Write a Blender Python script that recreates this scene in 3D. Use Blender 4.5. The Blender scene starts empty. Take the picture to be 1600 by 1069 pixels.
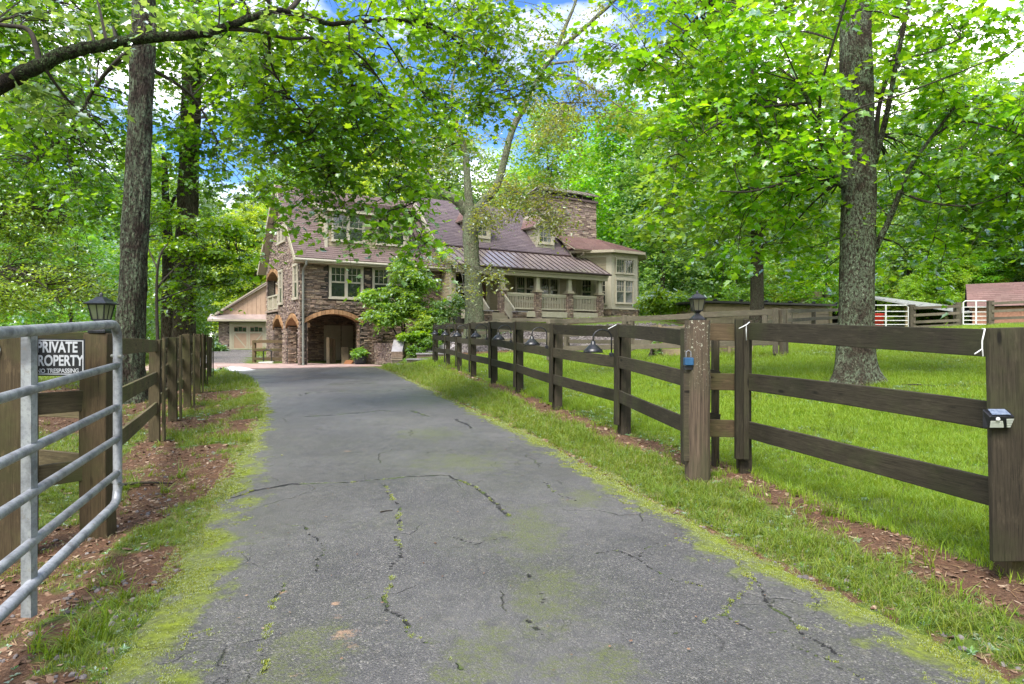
import bpy, math, random
import numpy as np
from mathutils import Vector, Matrix
R = math.radians
random.seed(7)
rng = np.random.default_rng(7)
sc = bpy.context.scene
col = sc.collection

# ---------------------------------------------------------------- camera, sky, sun, exposure
cam_d = bpy.data.cameras.new('camera')
cam = bpy.data.objects.new('camera', cam_d)
col.objects.link(cam)
cam.location = (0, 0, 1.4)
cam.rotation_euler = (R(90), 0, 0)
cam_d.lens = 23.175
cam_d.sensor_width = 36
cam_d.clip_end = 2000
sc.camera = cam

SUN_EL, SUN_AZ = R(55), R(205)          # azimuth clockwise from +Y
world = bpy.data.worlds.new('World')
sc.world = world
world.use_nodes = True
wn, wl = world.node_tree.nodes, world.node_tree.links
wn.clear()
wo = wn.new('ShaderNodeOutputWorld')
bg = wn.new('ShaderNodeBackground')
bg.inputs['Strength'].default_value = 0.13
sky = wn.new('ShaderNodeTexSky')
sky.sky_type = 'NISHITA'
sky.sun_disc = False
sky.sun_elevation = SUN_EL
sky.sun_rotation = SUN_AZ
sky.air_density = 1.0
sky.dust_density = 0.3
sky.ozone_density = 2.0
tc = wn.new('ShaderNodeTexCoord')
mp = wn.new('ShaderNodeMapping'); mp.inputs['Scale'].default_value = (1.3, 1.3, 2.6)
mp.inputs['Location'].default_value = (1.5, 2.7, 0.8)
no = wn.new('ShaderNodeTexNoise'); no.inputs['Scale'].default_value = 1.6; no.inputs['Detail'].default_value = 6
no.inputs['Roughness'].default_value = 0.55
sx = wn.new('ShaderNodeSeparateXYZ')
gr = wn.new('ShaderNodeMapRange')      # clouds thicken towards the horizon
gr.inputs[1].default_value = 0.05; gr.inputs[2].default_value = 0.5; gr.inputs[3].default_value = 0.2; gr.inputs[4].default_value = 0.0
ad = wn.new('ShaderNodeMath'); ad.operation = 'ADD'
rp = wn.new('ShaderNodeValToRGB')
rp.color_ramp.elements[0].position = 0.50; rp.color_ramp.elements[1].position = 0.66
mx = wn.new('ShaderNodeMixRGB')
mx.inputs[2].default_value = (5.6, 5.5, 5.3, 1)
wl.new(tc.outputs['Generated'], mp.inputs[0]); wl.new(mp.outputs[0], no.inputs['Vector'])
wl.new(tc.outputs['Generated'], sx.inputs[0]); wl.new(sx.outputs[2], gr.inputs[0])
wl.new(no.outputs[0], ad.inputs[0]); wl.new(gr.outputs[0], ad.inputs[1])
wl.new(ad.outputs[0], rp.inputs[0]); wl.new(rp.outputs[0], mx.inputs[0])
tn = wn.new('ShaderNodeMixRGB'); tn.blend_type = 'MULTIPLY'; tn.inputs[0].default_value = 1; tn.inputs[2].default_value = (.20, .30, .43, 1)
wl.new(sky.outputs[0], tn.inputs[1]); wl.new(tn.outputs[0], mx.inputs[1]); wl.new(mx.outputs[0], bg.inputs['Color'])
wl.new(bg.outputs[0], wo.inputs[0])

sun_d = bpy.data.lights.new('sun', 'SUN')
sun_d.energy = 1.4
sun_d.angle = R(28)
sun_d.color = (1.0, 0.95, 0.86)
sun = bpy.data.objects.new('sun', sun_d)
col.objects.link(sun)
sd = Vector((math.sin(SUN_AZ) * math.cos(SUN_EL), math.cos(SUN_AZ) * math.cos(SUN_EL), math.sin(SUN_EL)))
sun.rotation_euler = (-sd).to_track_quat('-Z', 'Y').to_euler()
sc.view_settings.view_transform = 'Standard'
sc.view_settings.look = 'None'
sc.view_settings.gamma = 1
sc.view_settings.exposure = 2.45
sc.cycles.max_bounces = 10
sc.cycles.transparent_max_bounces = 8
sc.cycles.diffuse_bounces = 5
sc.cycles.transmission_bounces = 6
sc.cycles.sample_clamp_indirect = 6
sc.cycles.use_denoising = True

# ---------------------------------------------------------------- helpers
ORG = {}
def link(o, parent=None):
    col.objects.link(o)
    if parent is not None:
        o.parent = parent
    return o
def tag(o, label=None, cat=None, group=None, kind=None):
    if label: o['label'] = label
    if cat: o['category'] = cat
    if group: o['group'] = group
    if kind: o['kind'] = kind
    return o
def thing(name, label, cat, loc=(0, 0, 0), group=None, rz=0):
    o = bpy.data.objects.new(name, None)
    o.empty_display_size = 0.3
    col.objects.link(o)
    o.location = loc
    o.rotation_euler = (0, 0, rz)
    ORG[o] = Vector(loc)
    return tag(o, label, cat, group)
def copy_tree(o, parent=None):
    c = o.copy(); col.objects.link(c); c.parent = parent
    for ch in o.children:
        copy_tree(ch, c)
    return c
class MB:
    """collects faces, builds one mesh object"""
    def __init__(s): s.v = []; s.f = []; s.sm = False
    def add(s, vs, fs):
        n = len(s.v); s.v.extend([tuple(p) for p in vs]); s.f.extend([tuple(i + n for i in f) for f in fs]); return s
    def obox(s, o, ax, ay, az):
        """box from corner o with edge vectors"""
        o, ax, ay, az = Vector(o), Vector(ax), Vector(ay), Vector(az)
        if ax.cross(ay).dot(az) < 0: ax, ay = ay, ax
        p = [o, o+ax, o+ax+ay, o+ay, o+az, o+ax+az, o+ax+ay+az, o+ay+az]
        return s.add(p, [(0,3,2,1),(4,5,6,7),(0,1,5,4),(1,2,6,5),(2,3,7,6),(3,0,4,7)])
    def box(s, x0, x1, y0, y1, z0, z1):
        return s.obox((x0,y0,z0), (x1-x0,0,0), (0,y1-y0,0), (0,0,z1-z0))
    def bar(s, a, b, w, t, up=(0,0,1)):
        a, b = Vector(a), Vector(b); d = b - a; x = d.normalized(); up = Vector(up)
        y = up.cross(x)
        if y.length < 1e-4: y = Vector((1,0,0)).cross(x)
        y.normalize(); z = x.cross(y)
        return s.obox(a - y*t/2 - z*w/2, d, y*t, z*w)
    def tube(s, pts, rad, n=8, caps=True):
        pts = [Vector(p) for p in pts]
        if not hasattr(rad, '__len__'): rad = [rad]*len(pts)
        base = len(s.v); ref = None
        for i, p in enumerate(pts):
            t = (pts[min(i+1, len(pts)-1)] - pts[max(i-1, 0)]).normalized()
            if ref is None:
                ref = Vector((0,0,1)) if abs(t.z) < .9 else Vector((1,0,0))
            x = (ref - t*ref.dot(t)).normalized(); ref = x; y = t.cross(x)
            for k in range(n):
                a = 2*math.pi*k/n
                q = p + (x*math.cos(a) + y*math.sin(a))*rad[i]
                s.v.append(tuple(q))
        for i in range(len(pts)-1):
            for k in range(n):
                a = base + i*n + k; b = base + i*n + (k+1) % n
                s.f.append((a, b, b+n, a+n))
        if caps:
            s.f.append(tuple(base + k for k in reversed(range(n))))
            s.f.append(tuple(base + (len(pts)-1)*n + k for k in range(n)))
        return s
    def lathe(s, prof, c=(0,0,0), n=16, rot0=0.0):
        c = Vector(c); base = len(s.v)
        for r, z in prof:
            for k in range(n):
                a = rot0 + 2*math.pi*k/n
                s.v.append((c.x + r*math.cos(a), c.y + r*math.sin(a), c.z + z))
        for i in range(len(prof)-1):
            for k in range(n):
                a = base+i*n+k; b = base+i*n+(k+1) % n
                s.f.append((a, b, b+n, a+n))
        s.f.append(tuple(base+k for k in reversed(range(n))))
        s.f.append(tuple(base+(len(prof)-1)*n+k for k in range(n)))
        return s
    def build(s, name, mat, parent=None, smooth=False, bevel=0, kind=None, label=None):
        me = bpy.data.meshes.new(name)
        org = ORG.get(parent, Vector((0,0,0)))
        v = [(p[0]-org.x, p[1]-org.y, p[2]-org.z) for p in s.v]
        me.from_pydata(v, [], s.f)
        if smooth: me.shade_smooth()
        me.materials.append(mat)
        o = bpy.data.objects.new(name, me)
        link(o, parent)
        ORG[o] = org
        if bevel:
            m = o.modifiers.new('bevel', 'BEVEL'); m.width = bevel; m.segments = 2; m.limit_method = 'ANGLE'
        tag(o, label=label, kind=kind)
        return o
def board(name, a, b, w, t, mat, parent, up=(0,0,1), bevel=.004, off=0):
    """plank whose local x runs along its length, so that the grain follows it; w along 'up', t across"""
    a, b = Vector(a), Vector(b); d = b - a; L = d.length; x = d/L; up = Vector(up)
    y = up.cross(x); y.normalize(); z = x.cross(y)
    m = MB(); j = lambda s: random.uniform(-s, s)
    p = []; ns = max(1, min(8, int(L/.3))); b1, b2, ph = j(.006), j(.010), random.uniform(0, 3); tw = j(.01)
    for i in range(ns+1):
        f = i/ns; xx = L*f; sag = math.sin(math.pi*f)
        e = j(.003) if i in (0, ns) else 0
        for (yy, zz) in ((-t/2,-w/2),(t/2,-w/2),(t/2,w/2),(-t/2,w/2)):
            p.append((xx + e, yy + b1*sag*(1 if L > .8 else 0) + tw*(zz/w)*f, zz + b2*sag*(1 if L > 1.5 else 0) + j(.0015)))
    F = [(0,3,2,1)] + [(ns*4, ns*4+1, ns*4+2, ns*4+3)]
    for i in range(ns):
        a_ = i*4
        for k in range(4): F.append((a_+k, a_+(k+1)%4, a_+4+(k+1)%4, a_+4+k))
    m.add(p, F)
    me = bpy.data.meshes.new(name); me.from_pydata(m.v, [], m.f); me.materials.append(mat)
    o = bpy.data.objects.new(name, me); link(o, parent)
    org = ORG.get(parent, Vector((0,0,0)))
    M = Matrix((x, y, z)).transposed().to_4x4(); M.translation = a - org + y*off
    o.matrix_local = M
    me.shade_flat()
    if bevel:
        mo = o.modifiers.new('bevel', 'BEVEL'); mo.width = bevel; mo.segments = 2
    return o

# value noise in numpy
def _h(i, j, k, seed):
    n = (i.astype(np.int64)*374761393 + j.astype(np.int64)*668265263 + k.astype(np.int64)*2147483647*3 + seed*974634777) & 0x7fffffff
    n = ((n ^ (n >> 13)) * 1274126177) & 0x7fffffff
    n = ((n ^ (n >> 16)) * 1103515245) & 0x7fffffff
    return (n & 0xffff) / 65535.0
def vnoise(x, y, z=0.0, seed=0):
    x = np.asarray(x, float); y = np.asarray(y, float); z = np.zeros_like(x) + z
    i, j, k = np.floor(x), np.floor(y), np.floor(z)
    fx, fy, fz = x-i, y-j, z-k
    fx, fy, fz = [f*f*(3-2*f) for f in (fx, fy, fz)]
    r = 0
    for a in (0, 1):
        for b in (0, 1):
            for c in (0, 1):
                w = (fx if a else 1-fx)*(fy if b else 1-fy)*(fz if c else 1-fz)
                r = r + w*_h(i+a, j+b, k+c, seed)
    return r
def fbm(x, y, z=0.0, seed=0, oct=4):
    r, a, s = 0, .5, 0
    for o in range(oct):
        r = r + a*vnoise(np.asarray(x)*2**o + 17*o, np.asarray(y)*2**o + 5*o, np.asarray(z)*2**o, seed+o); s += a; a *= .5
    return r/s
def sstep(a, b, x):
    t = np.clip((x-a)/(b-a), 0, 1); return t*t*(3-2*t)

# ---------------------------------------------------------------- materials
def newmat(name):
    m = bpy.data.materials.new(name); m.use_nodes = True
    nt = m.node_tree; nt.nodes.clear()
    out = nt.nodes.new('ShaderNodeOutputMaterial')
    return m, nt, out
class NT:
    def __init__(s, nt): s.nt = nt
    def n(s, t, **kw):
        x = s.nt.nodes.new(t)
        for k, v in kw.items():
            if k in x.inputs.keys() if isinstance(k, str) else False: x.inputs[k].default_value = v
            else: setattr(x, k, v)
        return x
    def l(s, a, b): s.nt.links.new(a, b)
    def noise(s, vec, scale, detail=4, rough=.55, dist=0):
        x = s.nt.nodes.new('ShaderNodeTexNoise')
        x.inputs['Scale'].default_value = scale; x.inputs['Detail'].default_value = detail
        x.inputs['Roughness'].default_value = rough; x.inputs['Distortion'].default_value = dist
        if vec is not None: s.l(vec, x.inputs['Vector'])
        return x.outputs[0]
    def ramp(s, fac, els, interp='LINEAR'):
        x = s.nt.nodes.new('ShaderNodeValToRGB'); cr = x.color_ramp; cr.interpolation = interp
        while len(cr.elements) < len(els): cr.elements.new(.5)
        for e, (p, c) in zip(cr.elements, els):
            e.position = p; e.color = (*c, 1) if hasattr(c, '__len__') else (c, c, c, 1)
        s.l(fac, x.inputs[0]); return x.outputs[0]
    def mix(s, fac, a, b, mode='MIX'):
        x = s.nt.nodes.new('ShaderNodeMixRGB'); x.blend_type = mode
        for i, v in ((0, fac), (1, a), (2, b)):
            if isinstance(v, (int, float)): x.inputs[i].default_value = v if i == 0 else (v, v, v, 1)
            elif isinstance(v, tuple): x.inputs[i].default_value = (*v, 1)
            else: s.l(v, x.inputs[i])
        return x.outputs[0]
    def math(s, op, a, b=0, clamp=False):
        x = s.nt.nodes.new('ShaderNodeMath'); x.operation = op; x.use_clamp = clamp
        for i, v in ((0, a), (1, b)):
            if isinstance(v, (int, float)): x.inputs[i].default_value = v
            else: s.l(v, x.inputs[i])
        return x.outputs[0]
    def mapping(s, vec, scale=(1,1,1), loc=(0,0,0), rot=(0,0,0)):
        x = s.nt.nodes.new('ShaderNodeMapping')
        x.inputs['Scale'].default_value = scale; x.inputs['Rotation'].default_value = rot
        if isinstance(loc, tuple): x.inputs['Location'].default_value = loc
        else: s.l(loc, x.inputs['Location'])
        s.l(vec, x.inputs[0]); return x.outputs[0]
    def coord(s, which='Object'):
        return s.nt.nodes.new('ShaderNodeTexCoord').outputs[which]
    def bump(s, h, strength=.5, dist=.01, normal=None):
        x = s.nt.nodes.new('ShaderNodeBump'); x.inputs['Strength'].default_value = strength; x.inputs['Distance'].default_value = dist
        s.l(h, x.inputs['Height'])
        if normal is not None: s.l(normal, x.inputs['Normal'])
        return x.outputs[0]
    def bsdf(s, out, base, rough=.8, normal=None, metallic=0, spec=.5):
        x = s.nt.nodes.new('ShaderNodeBsdfPrincipled')
        if isinstance(base, tuple): x.inputs['Base Color'].default_value = (*base, 1)
        else: s.l(base, x.inputs['Base Color'])
        for k, v in (('Roughness', rough), ('Metallic', metallic), ('Specular IOR Level', spec)):
            if isinstance(v, (int, float)): x.inputs[k].default_value = v
            else: s.l(v, x.inputs[k])
        if normal is not None: s.l(normal, x.inputs['Normal'])
        s.l(x.outputs[0], out.inputs[0]); return x
def simple(name, c1, c2, scale=8, rough=.8, bump=.3, dist=.004, stretch=(1,1,1), island=0, spec=.4, metallic=0, coord='Object'):
    m, nt, out = newmat(name); N = NT(nt)
    v = N.mapping(N.coord(coord), stretch)
    n1 = N.noise(v, scale, 5)
    c = N.ramp(n1, [(.3, c1), (.7, c2)])
    if island:
        ri = nt.nodes.new('ShaderNodeNewGeometry').outputs['Random Per Island']
        hs = nt.nodes.new('ShaderNodeHueSaturation')
        N.l(c, hs.inputs['Color']); c = hs.outputs[0]
        mr = nt.nodes.new('ShaderNodeMapRange'); mr.inputs[3].default_value = 1-island; mr.inputs[4].default_value = 1+island
        N.l(ri, mr.inputs[0]); N.l(mr.outputs[0], hs.inputs['Value'])
    b = N.bump(N.noise(v, scale*5, 4), bump, dist) if bump else None
    N.bsdf(out, c, rough, b, metallic, spec)
    return m
def wood_mat(name, dark, mid, green, gamt=.4, rust=None, scale=1.0):
    """weathered plank: grain along local x, knots, algae, dark streaks"""
    m, nt, out = newmat(name); N = NT(nt)
    oi = nt.nodes.new('ShaderNodeObjectInfo')
    cx = nt.nodes.new('ShaderNodeCombineXYZ')
    for k in range(3): N.l(N.math('MULTIPLY', oi.outputs['Random'], (37., 11., 23.)[k]), cx.inputs[k])
    v0 = N.mapping(N.coord('Object'), (1,1,1), cx.outputs[0])
    g = N.noise(N.mapping(v0, (1.6, 34, 34)), 3*scale, 7, .68, 1.1)
    fine = N.noise(N.mapping(v0, (4, 120, 120)), 3, 3, .6)
    blot = N.noise(v0, 2.2, 5, .6)
    c = N.ramp(g, [(.28, dark), (.72, mid)])
    hs = nt.nodes.new('ShaderNodeHueSaturation'); mr = nt.nodes.new('ShaderNodeMapRange')
    mr.inputs[3].default_value = .7; mr.inputs[4].default_value = 1.25
    N.l(oi.outputs['Random'], mr.inputs[0]); N.l(mr.outputs[0], hs.inputs['Value']); N.l(c, hs.inputs['Color']); c = hs.outputs[0]
    c = N.mix(N.ramp(blot, [(.48, 0.), (.68, gamt)]), c, green)
    c = N.mix(N.ramp(N.noise(v0, 1.1, 3), [(.5, 0.), (.75, .6)]), c, tuple(x*.45 for x in dark))
    c = N.mix(N.ramp(N.noise(N.mapping(v0, (1,3,3)), 5, 5, .7), [(.55, 0.), (.70, .28)]), c, tuple(min(.6, x*1.7) for x in mid))
    kn = nt.nodes.new('ShaderNodeTexVoronoi'); kn.inputs['Scale'].default_value = 1.0
    N.l(N.mapping(v0, (2.2, 7, 7)), kn.inputs['Vector'])
    c = N.mix(N.ramp(kn.outputs['Distance'], [(.06, .85), (.13, 0.)]), c, tuple(x*.3 for x in dark))
    ck_ = N.ramp(N.noise(N.mapping(v0, (.8, 60, 60)), 3, 3, .5), [(.30, 1.), (.36, 0.)]); c = N.mix(N.math('MULTIPLY', ck_, .8), c, tuple(x*.35 for x in dark))
    b1 = N.bump(g, .5, .004); b2 = N.bump(fine, .5, .002, b1)
    N.bsdf(out, c, .85, b2, 0, .25)
    return m
M = {}
M['rail'] = wood_mat('fence_rail_wood', (.013,.011,.007), (.060,.050,.031), (.052,.057,.022), .65)
M['post'] = wood_mat('fence_post_wood', (.016,.013,.009), (.076,.060,.039), (.058,.064,.025), .55)
M['rail_l'] = wood_mat('left_fence_wood', (.045,.034,.018), (.14,.11,.06), (.10,.12,.035), .7)
M['gatepost'] = wood_mat('gate_post_wood', (.046,.031,.017), (.14,.100,.055), (.095,.100,.034), .65)
M['lamppost'] = wood_mat('lamp_post_wood', (.07,.040,.026), (.20,.115,.07), (.20,.19,.13), .3)
M['farwood'] = wood_mat('far_fence_wood', (.06,.05,.036), (.17,.145,.105), (.15,.16,.09), .3)
M['stepwood'] = wood_mat('light_board_wood', (.20,.15,.09), (.36,.28,.18), (.2,.2,.12), .2)
M['black'] = simple('black_metal', (.006,.006,.008), (.02,.02,.024), 30, .35, .1, spec=.5)
M['blue'] = simple('blue_plastic', (.018,.065,.15), (.028,.10,.20), 12, .4, .05)
M['white'] = simple('white_paint', (.55,.55,.52), (.72,.72,.70), 10, .5, .1)
M['rope'] = simple('white_rope', (.6,.6,.58), (.8,.8,.78), 200, .8, .5)
M['trim'] = simple('beige_trim_paint', (.33,.29,.215), (.38,.335,.25), 6, .55, .1)
M['siding'] = simple('khaki_siding_paint', (.27,.225,.145), (.32,.27,.18), 5, .6, .15, stretch=(1,1,6))
M['trimw'] = simple('cream_window_paint', (.40,.36,.28), (.46,.42,.335), 6, .5, .1)
M['gutter'] = simple('gutter_metal', (.38,.35,.28), (.44,.41,.33), 4, .4, .05)
M['pipe'] = simple('downpipe_metal', (.13,.135,.12), (.19,.195,.17), 4, .45, .05)
M['darkgap'] = simple('dark_mortar', (.03,.026,.022), (.05,.043,.036), 9, .95, .4)
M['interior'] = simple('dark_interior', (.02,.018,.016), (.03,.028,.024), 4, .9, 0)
M['archwood'] = simple('arch_orange_wood', (.20,.10,.045), (.40,.235,.12), 3.0, .6, .3, stretch=(1,1,1), island=.25)
M['shed_tan'] = simple('tan_plank_paint', (.30,.24,.15), (.40,.32,.21), 5, .8, .2, island=.12)
M['garage_panel'] = simple('garage_tan_panel', (.30,.195,.135), (.35,.235,.165), 3, .65, .1)
M['garage_board'] = simple('garage_siding_tan', (.34,.225,.155), (.40,.27,.19), 3, .7, .1, island=.06)
M['redshed'] = simple('red_brown_plank', (.20,.095,.06), (.32,.165,.11), 7, .8, .3, island=.18)
M['reddoor'] = simple('dark_red_door', (.06,.012,.010), (.09,.018,.014), 5, .4, .1)
M['brick'] = simple('apron_brick', (.36,.24,.21), (.46,.33,.30), 3, .8, .3, island=.15)
M['slate'] = simple('flagstone', (.20,.18,.19), (.36,.33,.34), 2.2, .65, .5, island=.18)
M['red'] = simple('red_plastic', (.5,.02,.015), (.6,.03,.02), 5, .4, 0)
M['orange'] = simple('orange_plank', (.40,.18,.08), (.50,.25,.12), 5, .7, .2)
M['lichrock'] = simple('plastic_sheeting', (.5,.47,.5), (.72,.69,.71), 4, .4, .4)
def metal_galv():
    m, nt, out = newmat('galvanised_tube'); N = NT(nt)
    v = N.coord('Object')
    n = N.noise(v, 9, 5, .6); n2 = N.noise(N.mapping(v, (1,1,1)), 55, 3)
    c = N.ramp(n, [(.35, (.16,.165,.18)), (.52, (.30,.31,.335)), (.7, (.40,.41,.43))])
    c = N.mix(N.ramp(n2, [(.5, 0.), (.75, .5)]), c, (.10,.10,.10))
    c = N.mix(N.ramp(N.noise(v, 17, 6, .75), [(.58, 0.), (.68, .55)]), c, (.19,.14,.09))
    N.bsdf(out, c, N.ramp(n, [(.3, .6), (.7, .42)]), N.bump(n2, .25, .002), .35, .5)
    return m
M['galv'] = metal_galv()
def glass_mat(name, tint, tr=.0):
    m, nt, out = newmat(name); N = NT(nt)
    fb = N.noise(N.coord('Object'), 1.3, 3)
    c = N.ramp(fb, [(.35, tint), (.7, tuple(min(1, x*2.6) for x in tint))])
    N.bsdf(out, c, .06, None, 0, .9)
    return m
M['glass'] = glass_mat('window_glass', (.012,.017,.013))
def lamp_glass():
    m, nt, out = newmat('lantern_glass'); N = NT(nt)
    a = nt.nodes.new('ShaderNodeBsdfTransparent'); a.inputs[0].default_value = (.85,.87,.82,1)
    b = nt.nodes.new('ShaderNodeBsdfGlossy'); b.inputs['Roughness'].default_value = .12; b.inputs[0].default_value = (.8,.8,.8,1)
    d = nt.nodes.new('ShaderNodeBsdfTranslucent'); d.inputs[0].default_value = (.75,.75,.62,1)
    s1 = nt.nodes.new('ShaderNodeMixShader'); s1.inputs[0].default_value = .45
    s2 = nt.nodes.new('ShaderNodeMixShader'); s2.inputs[0].default_value = .18
    N.l(a.outputs[0], s1.inputs[1]); N.l(d.outputs[0], s1.inputs[2]); N.l(s1.outputs[0], s2.inputs[1]); N.l(b.outputs[0], s2.inputs[2])
    N.l(s2.outputs[0], out.inputs[0]); return m
M['lglass'] = lamp_glass()
def stone_mat(name, cols, scale=1):
    m, nt, out = newmat(name); N = NT(nt)
    ri = nt.nodes.new('ShaderNodeNewGeometry').outputs['Random Per Island']
    c = N.ramp(ri, [(i/(len(cols)-1), x) for i, x in enumerate(cols)], 'LINEAR')
    v = N.coord('Object')
    c = N.mix(N.ramp(N.noise(v, 9, 4), [(.35, .0), (.7, .45)]), c, tuple(x*.45 for x in cols[0]), 'MIX')
    c = N.mix(N.ramp(N.noise(v, 26, 3), [(.5, .0), (.75, .3)]), c, (.42,.37,.31))
    N.bsdf(out, c, .85, N.bump(N.noise(v, 30, 4), .8, .015), 0, .3)
    return m
_br = lambda L, k: [tuple(min(.6, x*k) for x in c) for c in L]
M['stone'] = stone_mat('ledge_stone', _br([(.060,.042,.032), (.25,.17,.12), (.12,.085,.066), (.34,.25,.185), (.16,.11,.085), (.21,.165,.14), (.085,.064,.052), (.38,.29,.20)], 1.25))
M['stone_pale'] = stone_mat('chimney_stone', [(.13,.09,.08), (.40,.29,.22), (.20,.14,.13), (.50,.40,.31), (.27,.19,.17), (.33,.25,.22), (.17,.12,.11)])
def shingle_mat(name, cols):
    m, nt, out = newmat(name); N = NT(nt)
    ri = nt.nodes.new('ShaderNodeNewGeometry').outputs['Random Per Island']
    c = N.ramp(ri, [(i/(len(cols)-1), x) for i, x in enumerate(cols)])
    v = N.coord('Object')
    c = N.mix(N.ramp(N.noise(v, 60, 2), [(.4, 0.), (.7, .35)]), c, (.05,.035,.035))
    c = N.mix(N.ramp(N.noise(v, .6, 3), [(.45, 0.), (.75, .3)]), c, (.08,.075,.06))
    N.bsdf(out, c, .9, N.bump(N.noise(v, 90, 2), .4, .004), 0, .3)
    return m
M['shingle'] = shingle_mat('brown_shingle', [(.12,.082,.078), (.175,.125,.118), (.14,.10,.095), (.20,.15,.14)])
M['shingle_b'] = shingle_mat('grey_mauve_shingle', [(.115,.09,.105), (.16,.125,.14), (.13,.10,.115), (.185,.145,.155)])
M['shingle_r'] = shingle_mat('red_shingle', [(.17,.095,.085), (.22,.13,.115), (.19,.11,.10)])
M['seam'] = simple('bronze_metal_roof', (.44,.36,.345), (.56,.46,.44), 1.5, .22, .05, spec=.6, metallic=.55)
M['seamrib'] = simple('bronze_metal_rib', (.055,.035,.032), (.08,.05,.045), 1.5, .35, .05, spec=.6, metallic=.5)
M['oldroof'] = simple('weathered_sheet_metal', (.26,.26,.265), (.40,.40,.41), 2.5, .5, .1, metallic=.3, island=.08)
def bark_mat(name, dark, mid, lichen, lam=.6, furrow=1.0, zs=.16, edge=.22):
    m, nt, out = newmat(name); N = NT(nt)
    v = N.coord('Object')
    dn = nt.nodes.new('ShaderNodeTexNoise'); dn.inputs['Scale'].default_value = 7; dn.inputs['Detail'].default_value = 4; N.l(N.mapping(v, (1,1,.5)), dn.inputs['Vector'])
    vv = N.mix(.16, v, dn.outputs[1], 'ADD')
    rg = N.noise(N.mapping(vv, (1,1,zs)), 19*furrow, 5, .62, .8)
    vo = nt.nodes.new('ShaderNodeTexVoronoi'); vo.feature = 'DISTANCE_TO_EDGE'; vo.inputs['Scale'].default_value = 15*furrow; vo.inputs['Randomness'].default_value = 1
    N.l(N.mapping(vv, (1,1,zs)), vo.inputs['Vector'])
    pl = N.math('MULTIPLY', N.ramp(vo.outputs['Distance'], [(.0, .25), (edge, 1.)]), N.ramp(rg, [(.36, 0.), (.56, 1.)]))
    n2 = N.noise(N.mapping(v, (1,1,.35)), 40, 5, .7)
    c = N.mix(pl, dark, mid)
    c = N.mix(N.ramp(n2, [(.42, .0), (.7, .8)]), c, tuple(x*1.9 for x in mid))
    big = N.noise(v, 2.1, 4, .6); fine = N.noise(N.mapping(v, (1,1,.7)), 24, 5, .72)
    lm = N.math('MULTIPLY', N.ramp(big, [(.37, 0.), (.50, 1.)]), N.ramp(fine, [(.44, 0.), (.52, 1.)]))
    lm = N.math('MULTIPLY', lm, N.math('MULTIPLY', N.ramp(pl, [(0., .1), (.6, 1.)]), lam))
    c = N.mix(lm, c, lichen)
    h = N.math('ADD', pl, N.math('MULTIPLY', n2, .5))
    N.bsdf(out, c, .95, N.bump(h, 1.0, .05), 0, .12)
    return m
M['bark'] = bark_mat('furrowed_bark', (.006,.005,.004), (.055,.042,.034), (.17,.22,.14), .8, .9, .11, .38)
M['bark2'] = bark_mat('brown_bark', (.016,.011,.008), (.10,.078,.058), (.14,.18,.11), .4, 1.5, .2)
M['bark3'] = bark_mat('grey_lichen_bark', (.020,.015,.011), (.095,.076,.058), (.29,.35,.235), 1.0, 2.6, .28, .15)
M['bark4'] = bark_mat('pale_green_bark', (.06,.055,.035), (.20,.195,.135), (.24,.31,.17), .9, 1.2, .25)
M['twig'] = simple('branch_bark', (.018,.014,.010), (.05,.04,.03), 14, .9, .4)
M['limbdark'] = bark_mat('dark_mossy_limb', (.010,.008,.006), (.035,.028,.020), (.10,.15,.06), .9, 2.2, .5)
M['twigg'] = simple('grey_branch_bark', (.07,.065,.05), (.15,.14,.11), 9, .9, .4)
def leaf_mat(name, c0, c1, c2, tr, gloss=.35, nscale=.5, trmix=.5, gl_amt=.35):
    m, nt, out = newmat(name); N = NT(nt)
    g = nt.nodes.new('ShaderNodeNewGeometry')
    c = N.ramp(g.outputs['Random Per Island'], [(0, c0), (.55, c1), (1, c2)])
    nz = N.noise(N.coord('Object'), nscale, 2)
    hs = nt.nodes.new('ShaderNodeHueSaturation'); mr = nt.nodes.new('ShaderNodeMapRange')
    mr.inputs[1].default_value = .3; mr.inputs[2].default_value = .7; mr.inputs[3].default_value = .75; mr.inputs[4].default_value = 1.3
    N.l(nz, mr.inputs[0]); N.l(mr.outputs[0], hs.inputs['Value']); N.l(c, hs.inputs['Color'])
    oi = nt.nodes.new('ShaderNodeObjectInfo'); mr2 = nt.nodes.new('ShaderNodeMapRange')
    mr2.inputs[3].default_value = .488; mr2.inputs[4].default_value = .512
    N.l(oi.outputs['Random'], mr2.inputs[0]); N.l(mr2.outputs[0], hs.inputs['Hue'])
    c = hs.outputs[0]
    d = nt.nodes.new('ShaderNodeBsdfDiffuse'); N.l(c, d.inputs[0])
    t = nt.nodes.new('ShaderNodeBsdfTranslucent')
    N.l(N.mix(1., c, tr, 'MULTIPLY'), t.inputs[0])
    s1 = nt.nodes.new('ShaderNodeMixShader'); s1.inputs[0].default_value = trmix
    N.l(d.outputs[0], s1.inputs[1]); N.l(t.outputs[0], s1.inputs[2])
    gl = nt.nodes.new('ShaderNodeBsdfGlossy'); gl.inputs['Roughness'].default_value = gloss; gl.inputs[0].default_value = (.9,.95,1,1)
    fr = nt.nodes.new('ShaderNodeFresnel'); fr.inputs[0].default_value = 1.4
    s2 = nt.nodes.new('ShaderNodeMixShader')
    N.l(N.math('MULTIPLY', fr.outputs[0], gl_amt), s2.inputs[0])
    N.l(s1.outputs[0], s2.inputs[1]); N.l(gl.outputs[0], s2.inputs[2]); N.l(s2.outputs[0], out.inputs[0])
    return m
TR = (2.9, 2.3, .9)
M['leafA'] = leaf_mat('deep_green_leaf', (.050,.135,.010), (.085,.21,.012), (.135,.28,.018), TR)
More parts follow.
